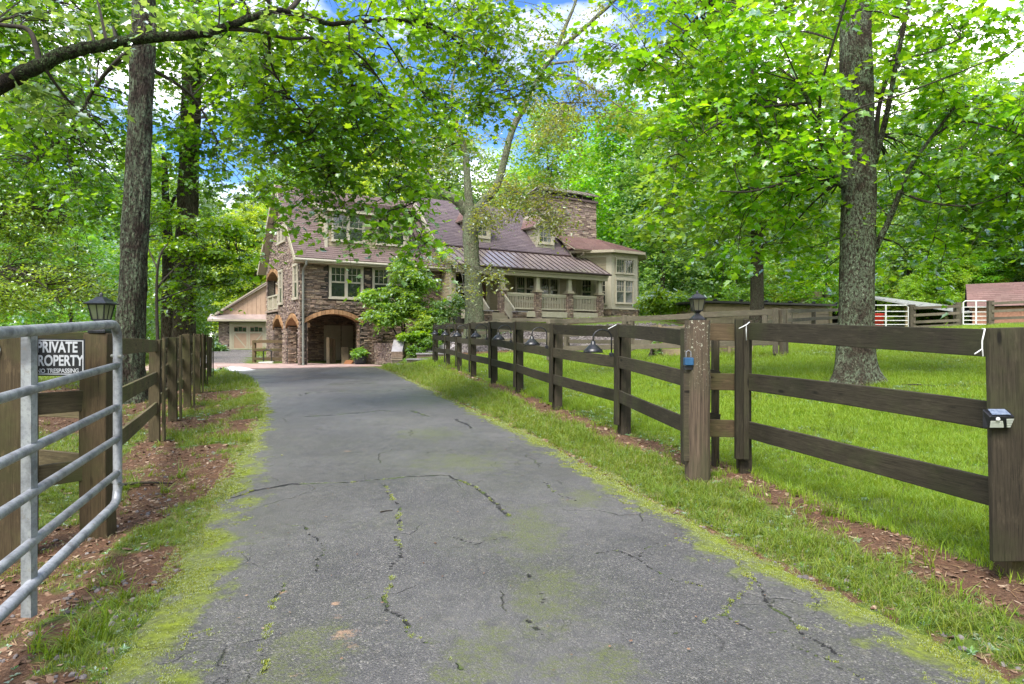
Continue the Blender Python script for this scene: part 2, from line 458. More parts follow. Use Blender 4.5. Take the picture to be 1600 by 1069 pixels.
M['leafB'] = leaf_mat('bright_maple_leaf', (.075,.20,.010), (.13,.30,.012), (.22,.38,.02), TR)
M['leafG'] = leaf_mat('canopy_leaf', (.065,.165,.010), (.110,.25,.012), (.18,.33,.02), TR)
M['leafC'] = leaf_mat('fresh_yellow_leaf', (.15,.27,.03), (.22,.35,.045), (.30,.41,.07), TR)
M['leafD'] = leaf_mat('blue_green_leaf', (.085,.18,.06), (.13,.25,.085), (.19,.32,.12), TR)
M['leafE'] = leaf_mat('olive_oak_leaf', (.09,.15,.025), (.15,.22,.035), (.22,.26,.05), TR)
M['leafF'] = leaf_mat('mid_green_leaf', (.085,.20,.028), (.13,.28,.04), (.20,.34,.06), TR)
M['grass'] = leaf_mat('grass_blade', (.125,.205,.018), (.175,.28,.024), (.245,.34,.042), (2.2,1.9,.7), .5, .35, .35, .06)
M['grassd'] = leaf_mat('verge_grass_blade', (.10,.16,.016), (.145,.22,.022), (.23,.28,.05), (2.1,1.8,.7), .5, .6, .35, .06)
# ---------------------------------------------------------------- terrain
EL = np.array([(-1,-.75),(1.5,-1.25),(2.7,-1.66),(4.08,-2.02),(6.0,-2.59),(9.8,-3.76),(13.5,-5.1),(20.2,-8.1),(25.7,-11.2),(28,-14.2),(32,-15.0)])   # left edge of the drive (y, x)
ER = np.array([(-1,3.2),(2.9,2.04),(4.3,1.5),(5.6,1.1),(8.2,.41),(13.1,-1.27),(24.6,-4.5),(28,-5.6),(32,-6.7)])
def xL(y): return np.interp(y, EL[:,0], EL[:,1])
def xR(y): return np.interp(y, ER[:,0], ER[:,1])
def gy(y): return np.interp(y, [-5,3,14,30,45,62,90,300], [-.03,0,.3,.3,.55,.72,1.0,2.0])
def ey(y): return np.interp(y, [0,3.6,12,18,22,25,27,28.2,29.2,30.6,38,60,300], [.05,.05,.10,.20,.28,.33,.28,.42,.75,1.62,1.75,1.5,1.5])
def Hg(x, y):
    """height of the land (drive surface inside the drive)"""
    x = np.asarray(x, float); y = np.asarray(y, float)
    g = gy(y)
    dr = np.maximum(x - xR(y), 0)
    w = np.interp(y, [0, 22, 26, 60], [1.2, 1.4, 2.0, 2.4])
    fade = 1 - sstep(42, 60, y)*(1 - sstep(0, 14, x))          # the bank is only in front of and right of the house
    fl = np.where(y > 31, sstep(-7.5, -5.0, x), 1.0)
    e_ = ey(y); e_ = np.where(y > 25, np.minimum(e_, .33) + (e_ - np.minimum(e_, .33))*(1 - sstep(5.5, 13, x)*(1-sstep(33,38,y)*0)), e_)
    r = e_*sstep(0, 1, dr/w)*fade*fl + .048*np.minimum(np.maximum(dr-1.2, 0), 45)*(1 - sstep(34, 50, y)*(1 - sstep(-2, 9, x)))
    r = np.where(y > 32, np.where(x < xR(32)-(y-32)*.2, 0, r), r)
    dl = np.maximum(xL(y) - x, 0)
    l = -.10*sstep(0, 1, dl/1.0)*np.interp(y, [0, 28, 34], [1, 1, 0])
    return g + r + l
def gz(x, y): return float(Hg(x, y))

def axis(segs):
    a = [segs[0][0]]
    for x0, x1, st in segs:
        n = max(1, int(round((x1-x0)/st)))
        a.extend(list(np.linspace(x0, x1, n+1)[1:]))
    return np.array(a)
GX = axis([(-400,-120,40),(-120,-40,5),(-40,-14,.8),(-14,-6.5,.22),(-6.5,6.5,.085),(6.5,16,.3),(16,50,1),(50,120,5),(120,400,40)])
GY = axis([(-60,-4,8),(-4,1.2,.4),(1.2,9,.075),(9,16,.15),(16,40,.4),(40,90,1.5),(90,200,8),(200,500,50)])
X, Y = np.meshgrid(GX, GY)
base = Hg(X, Y)
inL, inR = X - xL(Y), xR(Y) - X
ins = np.minimum(inL, inR)                     # >0 inside the drive
ins = np.where(Y > 28.4, -1.0, ins)
rough = (fbm(X*2.2, Y*2.2, seed=3)-.5)*.07 + (fbm(X*11, Y*11, seed=5)-.5)*.03
zo = base + np.where(ins > 0, -.05*sstep(0, .12, ins) + .0, rough*sstep(0, .35, -ins) + .004)
# where grass grows: 1 grass, 0 bare soil / mulch
FENCE = np.array([(3.65,2.73),(6.1,2.2),(8.4,1.43),(10.7,.73),(12.9,.15),(14.9,-.4),(17,-.99),(19.5,-1.55),(21.8,-2.12)])  # y,x
xf = np.interp(Y, FENCE[:,0], FENCE[:,1])
nz1 = fbm(X*1.3, Y*1.3, seed=11); nz2 = fbm(X*5, Y*5, seed=12)
def grass_mask(X, Y):
    xf = np.interp(Y, FENCE[:,0], FENCE[:,1], left=FENCE[0,1]+.25*(3.65-0)*.0+.25, right=-2.3)
    xf = np.where(Y < 3.65, 2.73+(3.65-Y)*.23, xf)
    n1 = fbm(X*1.3, Y*1.3, seed=11); n2 = fbm(X*5, Y*5, seed=12)
    dR = X - xR(Y); dL = xL(Y) - X
    g = np.ones_like(X)
    strip = np.exp(-((X - xf + .12)/(.20+.13*n1))**2)*np.interp(Y, [0,16,22,24], [1,1,.6,0])
    g = np.where(dR > 0, 1 - 1.25*strip*(.35+1.0*n2), g)
    g = np.where((dR > 0) & (dR < .16), g*sstep(.02, .16, dR + (n2-.5)*.16), g)
    # left verge: mulch with grass patches, thin beyond the fence, lawn far away
    patch = sstep(.50, .64, n1)*.6 + .30*sstep(.52, .64, n2)
    lf = np.interp(Y, [2,8.8,20.9], [-2.3,-4.77,-9.6])
    nearv = np.clip(patch + .5*np.exp(-((dL-.15)/.35)**2)*sstep(.4, .6, n1), 0, 1)
    nearv = np.where(Y > 14, np.maximum(nearv, sstep(14, 19, Y)*.8), nearv)
    bare = .12 + .25*sstep(.5, .65, n1)
    beyond = np.where(np.hypot(X+8.3, Y-14.5) < 5.5, bare, np.clip(.45+n1*.7, 0, 1))
    g = np.where(dL > 0, np.where(X < lf-.2, beyond, nearv), g)
    # gravel bed in front of the porch and garden planting
    bed = (Y > 28.2) & (Y < 33) & (X > -3) & (X < 9)
    g = np.where(bed & (Y < 30.4), 0.05, g)
    return np.clip(g, 0, 1)
GM = grass_mask(X, Y)
path_in = (np.abs(X - np.interp(Y, [30,43,52,60], [-14.5,-18.5,-22.3,-24.5])) < np.interp(Y, [30,40,60], [2.2,1.6,2.2])) & (Y > 31) & (Y < 61)
GV = np.where(path_in, 1.0, 0.0)
GV = np.maximum(GV, np.where((Y > 28.4) & (Y < 30.3) & (X > -3.2) & (X < 8.5), .95, 0))
GV = np.maximum(GV, sstep(.50, .62, fbm(X*1.7, Y*1.7, seed=31))*np.where((X < xL(Y)) & (X > xL(Y)-.9) & (Y < 5), .35, 0))
def grid_mesh(name, GX, GY, Z, mat, attrs, keep=None):
    ny, nx = Z.shape
    me = bpy.data.meshes.new(name)
    XX, YY = np.meshgrid(GX, GY) if GX.ndim == 1 else (GX, GY)
    co = np.stack([XX.ravel(), YY.ravel(), Z.ravel()], 1).astype(np.float32)
    i = np.arange(ny*nx).reshape(ny, nx)
    q = np.stack([i[:-1,:-1], i[:-1,1:], i[1:,1:], i[1:,:-1]], -1).reshape(-1, 4)
    me.vertices.add(len(co)); me.vertices.foreach_set('co', co.ravel())
    me.loops.add(q.size); me.loops.foreach_set('vertex_index', q.ravel().astype(np.int32))
    me.polygons.add(len(q)); me.polygons.foreach_set('loop_start', (np.arange(len(q))*4).astype(np.int32))
    me.update(calc_edges=True); me.shade_smooth()
    for k, a in attrs.items():
        at = me.attributes.new(k, 'FLOAT', 'POINT'); at.data.foreach_set('value', a.ravel().astype(np.float32))
    me.materials.append(mat)
    o = bpy.data.objects.new(name, me); col.objects.link(o); return o
def ground_mat():
    m, nt, out = newmat('ground_soil_and_turf'); N = NT(nt)
    a = nt.nodes.new('ShaderNodeAttribute'); a.attribute_name = 'grs'
    b = nt.nodes.new('ShaderNodeAttribute'); b.attribute_name = 'grv'
    v = N.coord('Object')
    n1, n2, n3 = N.noise(v, 1.5, 5), N.noise(v, 9, 5, .65), N.noise(v, 60, 4, .7)
    soil = N.ramp(n3, [(.3, (.045,.026,.016)), (.55, (.115,.066,.042)), (.75, (.22,.145,.10))])
    soil = N.mix(N.ramp(n2, [(.4, 0.), (.65, .5)]), soil, (.15,.075,.042))
    gcol = N.ramp(N.noise(v, 40, 4, .7), [(.3, (.045,.070,.015)), (.5, (.085,.125,.024)), (.72, (.14,.19,.045))])
    gcol = N.mix(N.ramp(N.noise(v, .5, 4, .6), [(.45, 0.), (.6, .5)]), gcol, (.13,.14,.045))
    gcol = N.mix(N.ramp(n1, [(.4, 0.), (.7, .35)]), gcol, (.09,.15,.022))
    fac = N.ramp(N.math('ADD', a.outputs['Fac'], N.math('MULTIPLY', N.math('SUBTRACT', n2, .5), .9)), [(.35, 0.), (.65, 1.)])
    c = N.mix(fac, soil, gcol)
    vo = nt.nodes.new('ShaderNodeTexVoronoi'); vo.inputs['Scale'].default_value = 26; N.l(v, vo.inputs['Vector'])
    sp = nt.nodes.new('ShaderNodeSeparateColor'); N.l(vo.outputs['Color'], sp.inputs[0])
    grv = N.ramp(sp.outputs[0], [(0, (.13,.11,.11)), (.5, (.26,.24,.235)), (1, (.42,.39,.38))])
    grv = N.mix(N.ramp(vo.outputs['Distance'], [(.3, 0.), (.7, .8)]), grv, (.05,.04,.035))
    gf = N.ramp(N.math('ADD', b.outputs['Fac'], N.math('MULTIPLY', N.math('SUBTRACT', n2, .5), .5)), [(.42, 0.), (.55, 1.)])
    c = N.mix(gf, c, grv)
    h = N.math('ADD', N.math('MULTIPLY', n3, .6), n2)
    h = N.math('ADD', h, N.math('MULTIPLY', N.math('MULTIPLY', vo.outputs['Distance'], gf), -1.0))
    N.bsdf(out, c, .95, N.bump(h, .9, .03), 0, .15)
    return m
ground = grid_mesh('ground', GX, GY, zo, ground_mat(), {'grs': GM, 'grv': GV})
tag(ground, kind='structure')

# the drive: its own sheet, ragged edges, slightly hollow middle; attributes carry distance to the nearest edge
ty = axis([(-1,1.7,.3),(1.7,7.5,.018),(7.5,13,.05),(13,28.2,.15)])
ts = np.linspace(0, 1, 221); ts = .5 - .5*np.cos(np.pi*ts)*(.9) - .0; ts = (ts-ts[0])/(ts[-1]-ts[0])
S, TY = np.meshgrid(ts, ty)
rag = lambda y, sd: (fbm(y*3.1, y*0+sd, seed=sd)-.5)*.20 + (fbm(y*13, y*0, seed=sd+1)-.5)*.07
lx = xL(TY) + rag(TY, 41)*sstep(34, 28, TY*1.0) ; rx = xR(TY) + rag(TY, 47)
DX = lx*(1-S) + rx*S
de = np.minimum(S, 1-S)*(rx-lx)
DZ = gy(TY) + .018*sstep(0, .25, de) + .012*(fbm(DX*.9, TY*.7, seed=51)-.5)*2 + .004*(fbm(DX*6, TY*6, seed=52)-.5)
DZ = DZ + .012*np.exp(-((TY-6.15-(DX+.3)*.12)/.35)**2)      # heave along the big cross crack
def asphalt_mat():
    m, nt, out = newmat('worn_asphalt'); N = NT(nt)
    e = nt.nodes.new('ShaderNodeAttribute'); e.attribute_name = 'edge'
    sd_ = nt.nodes.new('ShaderNodeAttribute'); sd_.attribute_name = 'side'
    v = N.coord('Object')
    vo = nt.nodes.new('ShaderNodeTexVoronoi'); vo.inputs['Scale'].default_value = 130; N.l(v, vo.inputs['Vector'])
    sp = nt.nodes.new('ShaderNodeSeparateColor'); N.l(vo.outputs['Color'], sp.inputs[0])
    big = N.noise(v, .55, 4, .5); med = N.noise(v, 3.2, 5, .6); fine = N.noise(v, 45, 4, .7)
    c = N.ramp(sp.outputs[0], [(.0, (.045,.042,.041)), (.6, (.084,.079,.076)), (.92, (.122,.115,.110)), (.99, (.24,.225,.20))])
    c = N.mix(N.ramp(med, [(.35, .0), (.7, .45)]), c, (.055,.053,.057))
    c = N.mix(N.ramp(big, [(.42, 0.), (.62, .5)]), c, (.138,.131,.126))
    c = N.mix(N.ramp(fine, [(.55, 0.), (.75, .35)]), c, (.15,.14,.13))
    c = N.mix(N.math('MULTIPLY', N.ramp(N.noise(v, 7, 6, .75), [(.50, 0.), (.60, 1.)]), .32), c, (.035,.034,.036))
    c = N.mix(N.math('MULTIPLY', N.ramp(N.noise(v, 13, 6, .8), [(.56, 0.), (.66, 1.)]), .40), c, (.19,.17,.145))
    c = N.mix(N.math('MULTIPLY', N.ramp(N.noise(N.mapping(v, (1,1,1), (3.3,1.7,0)), 90, 2, .5), [(.70, 0.), (.74, 1.)]), .8), c, (.36,.33,.27))
    # moss: thick by the edges, faint film in the middle, fed by damp noise
    mo = N.math('SUBTRACT', N.ramp(med, [(.3, 0.), (.7, 1.)]), N.math('MULTIPLY', e.outputs['Fac'], sd_.outputs['Fac']))
    mo = N.math('ADD', mo, N.math('MULTIPLY', N.math('SUBTRACT', fine, .5), .5))
    mf = N.ramp(mo, [(-.0, 0.), (.22, .55), (.6, 1.)])
    mossc = N.ramp(N.noise(v, 30, 4, .7), [(.3, (.07,.085,.012)), (.55, (.16,.20,.02)), (.75, (.27,.31,.04))])
    c = N.mix(N.math('MULTIPLY', mf, .95), c, mossc)
    film = N.math('MULTIPLY', N.ramp(N.noise(v, .8, 4, .6), [(.46, 0.), (.64, 1.)]), N.ramp(N.noise(v, 22, 4, .7), [(.42, 0.), (.62, .75)]))
    fl_ = nt.nodes.new('ShaderNodeAttribute'); fl_.attribute_name = 'film'
    film = N.math('MAXIMUM', N.math('MULTIPLY', film, .6), N.math('MULTIPLY', N.ramp(N.math('ADD', fl_.outputs['Fac'], N.math('MULTIPLY', N.math('SUBTRACT', N.noise(v, 5, 8, .82), .5), 3.2)), [(.55, 0.), (1.0, 1.)]), 1.0))
    film = N.math('MULTIPLY', film, N.ramp(N.noise(v, 60, 4, .75), [(.40, .1), (.58, 1.)]))
    c = N.mix(N.math('MULTIPLY', film, .8), c, (.10,.115,.03))
    # cracks
    dn = nt.nodes.new('ShaderNodeTexNoise'); dn.inputs['Scale'].default_value = 2.5; dn.inputs['Detail'].default_value = 5; N.l(v, dn.inputs['Vector'])
    wv = N.mix(.35, v, dn.outputs[1], 'ADD')
    c1 = nt.nodes.new('ShaderNodeTexVoronoi'); c1.feature = 'DISTANCE_TO_EDGE'; c1.inputs['Scale'].default_value = .75; N.l(wv, c1.inputs['Vector'])
    c2 = nt.nodes.new('ShaderNodeTexVoronoi'); c2.feature = 'DISTANCE_TO_EDGE'; c2.inputs['Scale'].default_value = 3.2; N.l(wv, c2.inputs['Vector'])
    k1 = N.math('MULTIPLY', N.ramp(c1.outputs['Distance'], [(.0, .8), (.006, 0.)]), N.ramp(N.noise(v, 1.1, 3), [(.52, 0.), (.58, .8)]))
    k2 = N.math('MULTIPLY', N.ramp(c2.outputs['Distance'], [(.0, 1.), (.014, 0.)]), N.ramp(N.noise(v, .9, 3), [(.58, 0.), (.66, .6)]))
    k = N.math('MAXIMUM', k1, k2)
    ck = nt.nodes.new('ShaderNodeAttribute'); ck.attribute_name = 'crack'
    k3 = N.ramp(N.math('ADD', ck.outputs['Fac'], N.math('MULTIPLY', N.math('SUBTRACT', fine, .5), .4)), [(.35, 0.), (.6, 1.)])
    k = N.math('MAXIMUM', k, k3)
    c = N.mix(k, c, N.ramp(med, [(.5, (.015,.013,.012)), (.58, (.06,.085,.015))]))
    # rusty clay stains with shapes of their own
    st = nt.nodes.new('ShaderNodeAttribute'); st.attribute_name = 'stain'
    c = N.mix(N.ramp(N.math('ADD', st.outputs['Fac'], N.math('MULTIPLY', N.math('SUBTRACT', N.noise(v, 16, 5, .75), .5), 2.6)), [(.55, 0.), (1.2, .75)]), c, (.34,.21,.13))
    wet = N.ramp(N.noise(N.mapping(v, (.6,.35,1)), 1.2, 3), [(.45, 0.), (.6, 1.)])
    rg = N.mix(wet, .52, .33)
    rg = N.mix(mf, rg, .95)
    h = N.math('ADD', N.math('MULTIPLY', vo.outputs['Distance'], -.6), N.math('MULTIPLY', fine, .5))
    h = N.math('ADD', h, N.math('MULTIPLY', k, -4.0)); h = N.math('ADD', h, N.math('MULTIPLY', mf, 1.2))
    N.bsdf(out, c, rg, N.bump(h, .8, .006), 0, N.mix(mf, .55, .1))
    return m
crack = np.zeros_like(DX)
def gpx(L):      # measured crack lines, as ground positions
    return [((px-800)/1030*1442/(py-534), 1442/(py-534)) for px, py in L]
CR = [(gpx([(335,797),(400,785),(460,775),(560,770),(640,763),(700,762),(745,775),(775,800),(792,822)]), .021),
      (gpx([(597,774),(619,801),(623,840),(626,883),(607,916),(602,945),(628,974),(643,1003)]), .008),
      (gpx([(450,836),(479,838),(496,859),(498,878),(490,905)]), .008), (gpx([(441,923),(432,940),(426,958)]), .008),
      (gpx([(412,985),(407,1022),(421,1060)]), .009), (gpx([(1003,883),(1030,902),(1052,916),(1100,925)]), .007),
      (gpx([(1172,905),(1192,937),(1220,961),(1260,993),(1317,1025)]), .009), (gpx([(1188,996),(1240,993),(1277,992)]), .006), (gpx([(1236,1013),(1300,1042),(1340,1062)]), .007),
      (gpx([(1150,880),(1172,905),(1160,940),(1130,965)]), .006), (gpx([(960,770),(1010,792),(1055,800),(1100,830)]), .007), (gpx([(850,770),(880,790),(905,800)]), .006),
      (gpx([(915,878),(960,872),(1003,883),(1020,860)]), .006), (gpx([(1040,1000),(1080,985),(1130,965),(1188,996)]), .006), (gpx([(640,1003),(690,1020),(720,1045)]), .006),
      (gpx([(470,640),(489,636),(545,633),(600,632),(650,629),(696,628),(745,634)]), .055), (gpx([(480,672),(537,669),(590,664),(643,664),(670,672)]), .035), (gpx([(515,620),(545,618),(600,616)]), .06), (gpx([(715,676),(728,684),(740,690)]), .02),
      (gpx([(820,905),(845,940),(835,980),(870,1010)]), .005), (gpx([(700,850),(745,862),(790,850)]), .005)]
def near_line(P, x, y, w):
    P = np.array(P); best = np.full(x.shape, 9.)
    for a_, b_ in zip(P[:-1], P[1:]):
        d_ = b_-a_; L2 = (d_**2).sum(); t_ = np.clip(((x-a_[0])*d_[0] + (y-a_[1])*d_[1])/L2, 0, 1)
        best = np.minimum(best, np.hypot(x-a_[0]-t_*d_[0], y-a_[1]-t_*d_[1]))
    return best
def wobx(x, y): return x + (fbm(x*4, y*4, seed=61)-.5)*.13 + (fbm(x*22, y*22, seed=65)-.5)*.035
def woby(x, y): return y + (fbm(x*4, y*4, seed=62)-.5)*.13 + (fbm(x*22, y*22, seed=66)-.5)*.035
WX, WY = wobx(DX, TY), woby(DX, TY)
for pts, w in CR:
    dd = near_line(pts, WX, WY, w); wv_ = w*(.35+1.3*fbm(DX*5, TY*5, seed=67))
    crack = np.maximum(crack, 1 - np.clip(dd/(wv_*1.6), 0, 1))
DZ = DZ - .010*sstep(.5, 1, crack)
film_ = np.zeros_like(DX)
for (x_, y_, rx_, ry_) in ((.15,4.7,.38,.9),(.2,3.6,.35,.7),(-.5,7.0,.8,.9),(-.15,2.9,.3,.4),(.35,2.8,.3,.3),(-1.6,13,.9,2),(.6,5.6,.3,.5),(-1.1,8.8,.6,.8),(-.9,2.9,.3,.5)):
    film_ = np.maximum(film_, np.exp(-((DX-x_)/rx_)**2-((TY-y_)/ry_)**2))
stain = np.zeros_like(DX)
for sx_, sy_, r_ in ((-.78,3.12,.075),(-.93,3.45,.035),(-.86,3.3,.03),(-1.25,3.6,.03),(-.72,3.0,.04),(-.9,2.75,.035),(-1.9,7.6,.06)):
    stain = np.maximum(stain, np.exp(-((DX-sx_)**2+(TY-sy_)**2)/r_**2))
side = np.where(S < .5, np.interp(TY, [0,4,7,12,30], [1.25,1.5,2.2,3.6,3.5]), np.interp(TY, [0,4,9,16,30], [2.0,1.7,2.4,3.2,2.5]))
drive = grid_mesh('driveway', DX, TY, DZ, asphalt_mat(), {'edge': de, 'side': side, 'crack': crack, 'stain': stain, 'film': film_})
tag(drive, kind='structure')
# ---------------------------------------------------------------- fences, gate, lamps
def fence(name, label, cat, pts, rails, mat_r, mat_p, post_w=.13, top=1.39, rail_w=.15, batten=True, side=-1, jit=.02, group=None, post_top=.02, follow=None):
    """pts: (x, y) posts; rails: centre heights above the ground; battens on the road side"""
    P = [Vector((x, y, gz(x, y) if follow is None else follow(x, y))) for x, y in pts]
    t = thing(name, label, cat, P[0], group)
    for i, p in enumerate(P):
        d = (P[min(i+1, len(P)-1)] - P[max(i-1, 0)]); d.z = 0; d.normalize()
        n = Vector((d.y, -d.x, 0))*side
        if n.dot(Vector((0, 0, 0)) - p) < 0 and side == 0: n = -n
        tilt = Vector((random.uniform(-jit, jit), random.uniform(-jit, jit), 0))
        board('post', p - Vector((0,0,.25)), p + Vector((0,0,top + post_top + random.uniform(-.02,.02))) + tilt, post_w, post_w, mat_p, t, up=d)
        if batten:
            q = p + n*(post_w/2 + .036 + .012) - d*.02
            board('batten', q + Vector((0,0,.13)), q + Vector((0,0,top+.01)) + tilt, .14, .026, mat_r, t, up=d)
    for a, b in zip(P[:-1], P[1:]):
        d = b - a; d.z = 0; d.normalize(); n = Vector((d.y, -d.x, 0))*side
        for r in rails:
            o = n*(post_w/2 + .018)
            j1, j2 = random.uniform(-.012, .012), random.uniform(-.012, .012)
            board('rail', a + o + Vector((0,0,r+j1)) - d*0.0, b + o + Vector((0,0,r+j2)) - d*.004, rail_w, .034, mat_r, t, up=(0,0,1))
    return t, P
RAILS = (1.315, .93, .50)
fpts = [(1.70+.02,6.18),(1.43,8.4),(.73,10.7),(.15,12.9),(-.4,14.9),(-.99,17),(-1.55,19.5),(-2.12,21.8),(-2.75,23.9)]
fx, FP = fence('board_fence', 'long dark three rail wooden fence with barn lights beside the right edge of the driveway', 'fence', fpts, RAILS, M['rail'], M['post'], side=-1)
# near stretch, standing to the right of the lamp post
def at(px, py, z): return Vector(((px-800)/1030*z, z, 1.4 + (534-py)/1030*z))
t = thing('board_fence', 'near stretch of dark plank fence on the right carrying the small solar light', 'fence', (2.73, 3.7, gz(2.73, 3.7)))
PA, PB = Vector((2.17, 6.16, gz(2.17, 6.16))), Vector((2.80, 3.66, .07))
board('post', PA + Vector((.03,.08,-.2)), PA + Vector((.03,.08,1.45)), .11, .12, M['post'], t, up=(1,0,0))
board('batten', PA + Vector((-.055,-.02,.16)), PA + Vector((-.055,-.02,1.46)), .075, .05, M['rail'], t, up=(1,0,0))
board('batten', PA + Vector((.0,-.045,.16)), PA + Vector((.0,-.045,1.46)), .05, .04, M['rail'], t, up=(1,0,0))
board('post', PB + Vector((.055,.08,-.25)), PB + Vector((.055,.08,1.40)), .15, .15, M['gatepost'], t, up=(1,0,0))
board('batten', PB + Vector((-.060,-.04,.13)), PB + Vector((-.085,-.04,1.41)), .215, .034, M['post'], t, up=(1,0,0), bevel=.006)
board('batten', PB + Vector((.105,-.02,.15)), PB + Vector((.10,-.02,1.39)), .07, .04, M['rail'], t, up=(1,0,0))
for (h0, h1) in ((1.50, 1.39), (1.03, .98), (.585, .548)):
    board('rail', (2.20, 6.12, h0), (2.74, 3.68, h1), .158, .036, M['rail'], t)
for h in (1.37, .94, .50):
    board('rail', PB + Vector((.14,.03,h)), PB + Vector((.75,-2.35,h-.02)), .158, .036, M['rail'], t)
board('post', (3.5, 1.35, -.2), (3.5, 1.35, 1.42), .15, .15, M['post'], t, up=(1,0,0))
# short rails between the lamp post and the batten post
t = thing('board_fence', 'short gap of three planks between the lamp post and the next dark post', 'fence', (1.95, 6.2, gz(1.95, 6.2)))
for h in (1.50, 1.03, .59):
    board('rail', (1.76, 6.24, h), (2.12, 6.24, h-.01), .16, .034, M['gatepost'], t)
board('post', (2.02, 6.55, .1), (2.02, 6.55, 1.42), .055, .09, M['post'], t, up=(1,0,0))
for h in (1.12, .70):
    board('rail', (1.74, 6.3, h-.02), (2.04, 6.5, h-.08), .14, .03, M['rail'], t)
# lamp post with round-edged face
lp = thing('lamp_post', 'thick reddish brown wooden post under the right lantern beside the driveway', 'post', (1.70, 6.05, gz(1.7, 6.05)))
m = MB(); prof = []
for k in range(20):
    a = 2*math.pi*k/20; ca, sa = math.cos(a), math.sin(a); r = .108/ (abs(ca)**3.2+abs(sa)**3.2)**(1/3.2)
    prof.append((r*ca, r*sa))
z0 = gz(1.7, 6.05)
for zz in np.linspace(-.2, 1.475, 12):
    for x_, y_ in prof: m.v.append((1.70 + x_ + .004*math.sin(zz*9), 6.05 + y_, z0 + zz))
for i in range(11):
    for k in range(20): m.f.append((i*20+k, i*20+(k+1) % 20, (i+1)*20+(k+1) % 20, (i+1)*20+k))
m.f.append(tuple(11*20+k for k in range(20)))
def lamp_post_mat():
    m_, nt, out = newmat('lichen_spotted_post'); N = NT(nt)
    v = N.coord('Object')
    g = N.noise(N.mapping(v, (26, 26, 1.2)), 3, 6, .6, .5)
    c = N.ramp(g, [(.28, (.040,.029,.020)), (.72, (.145,.105,.072))])
    c = N.mix(N.ramp(N.noise(N.mapping(v, (3,3,1)), 2, 4), [(.42, 0.), (.62, .6)]), c, (.06,.06,.03))
    sp = nt.nodes.new('ShaderNodeSeparateXYZ'); N.l(v, sp.inputs[0])
    hi = N.ramp(N.math('MULTIPLY', sp.outputs[2], .7), [(.55, 0.), (.95, 1.)])
    li = N.math('MULTIPLY', N.ramp(N.noise(v, 48, 4, .7), [(.60, 0.), (.64, 1.)]), hi)
    c = N.mix(li, c, (.50,.50,.38))
    N.bsdf(out, c, .85, N.bump(g, .7, .006), 0, .25); return m_
m.build('post_shaft', lamp_post_mat(), lp, smooth=False)
m = MB(); m.bar((1.585, 6.0, z0+.2), (1.585, 6.0, z0+1.0), .05, .05, up=(1,0,0)); m.build('batten', M['post'], lp)
def lantern(loc, label, s=1.0):
    """square lantern: stepped foot, four tapering panes in corner ribs, hipped cap, finial"""
    t = thing('post_lantern', label, 'lantern', loc)
    x, y, z = loc
    sq = lambda r: r*math.sqrt(2)*s
    m = MB(); m.lathe([(sq(.072),0),(sq(.072),.022*s),(sq(.062),.030*s),(sq(.035),.062*s),(sq(.022),.075*s),(sq(.022),.085*s),(sq(.045),.108*s)], (x,y,z), 4, math.pi/4)
    m.build('base', M['black'], t, bevel=.002)
    b, tp, h0, h1 = .047*s, .070*s, .108*s, .245*s
    m = MB()
    for sx_, sy_ in ((1,1),(1,-1),(-1,1),(-1,-1)):
        m.bar((x+sx_*b, y+sy_*b, z+h0), (x+sx_*tp, y+sy_*tp, z+h1), .010*s, .010*s, up=(1,0,0))
    for hh, r in ((h0+.004, b), (h1-.004, tp)):
        for a, c in (((-1,-1),(1,-1)),((1,-1),(1,1)),((1,1),(-1,1)),((-1,1),(-1,-1))):
            m.bar((x+a[0]*r, y+a[1]*r, z+hh), (x+c[0]*r, y+c[1]*r, z+hh), .010*s, .008*s)
    for a in ((0,-1),(0,1),(1,0),(-1,0)):
        m.bar((x+a[0]*b, y+a[1]*b, z+h0), (x+a[0]*tp, y+a[1]*tp, z+h1), .007*s, .007*s, up=(a[1],a[0],.01))
    m.build('frame', M['black'], t)
    for a in ((0,-1),(0,1),(1,0),(-1,0)):
        m = MB(); u_ = (-a[1], a[0]); i = .003*s
        m.add([(x+a[0]*(b-i)+u_[0]*b, y+a[1]*(b-i)+u_[1]*b, z+h0), (x+a[0]*(b-i)-u_[0]*b, y+a[1]*(b-i)-u_[1]*b, z+h0),
               (x+a[0]*(tp-i)-u_[0]*tp, y+a[1]*(tp-i)-u_[1]*tp, z+h1), (x+a[0]*(tp-i)+u_[0]*tp, y+a[1]*(tp-i)+u_[1]*tp, z+h1)], [(0,1,2,3)])
        o = m.build('pane', M['lglass'], t); md = o.modifiers.new('thickness', 'SOLIDIFY'); md.thickness = .003
    m = MB(); m.lathe([(.006*s,.11*s),(.014*s,.12*s),(.016*s,.16*s),(.009*s,.175*s),(.012*s,.20*s),(.0,.215*s)], (x,y,z), 10); m.build('bulb', M['white'], t, smooth=True)
    m = MB(); m.lathe([(sq(.094),.243*s),(sq(.096),.250*s),(sq(.070),.266*s),(sq(.044),.290*s),(sq(.026),.305*s),(sq(.020),.308*s)], (x,y,z), 4, math.pi/4); m.build('roof', M['black'], t, bevel=.0015)
    m = MB(); m.lathe([(.018*s,.305*s),(.012*s,.315*s),(.016*s,.325*s),(.007*s,.337*s),(.0015*s,.350*s)], (x,y,z), 10); m.build('finial', M['black'], t, smooth=True)
    return t
lantern((1.70, 6.05, z0+1.475), 'black square lantern on the thick brown post at the right of the driveway', .80)
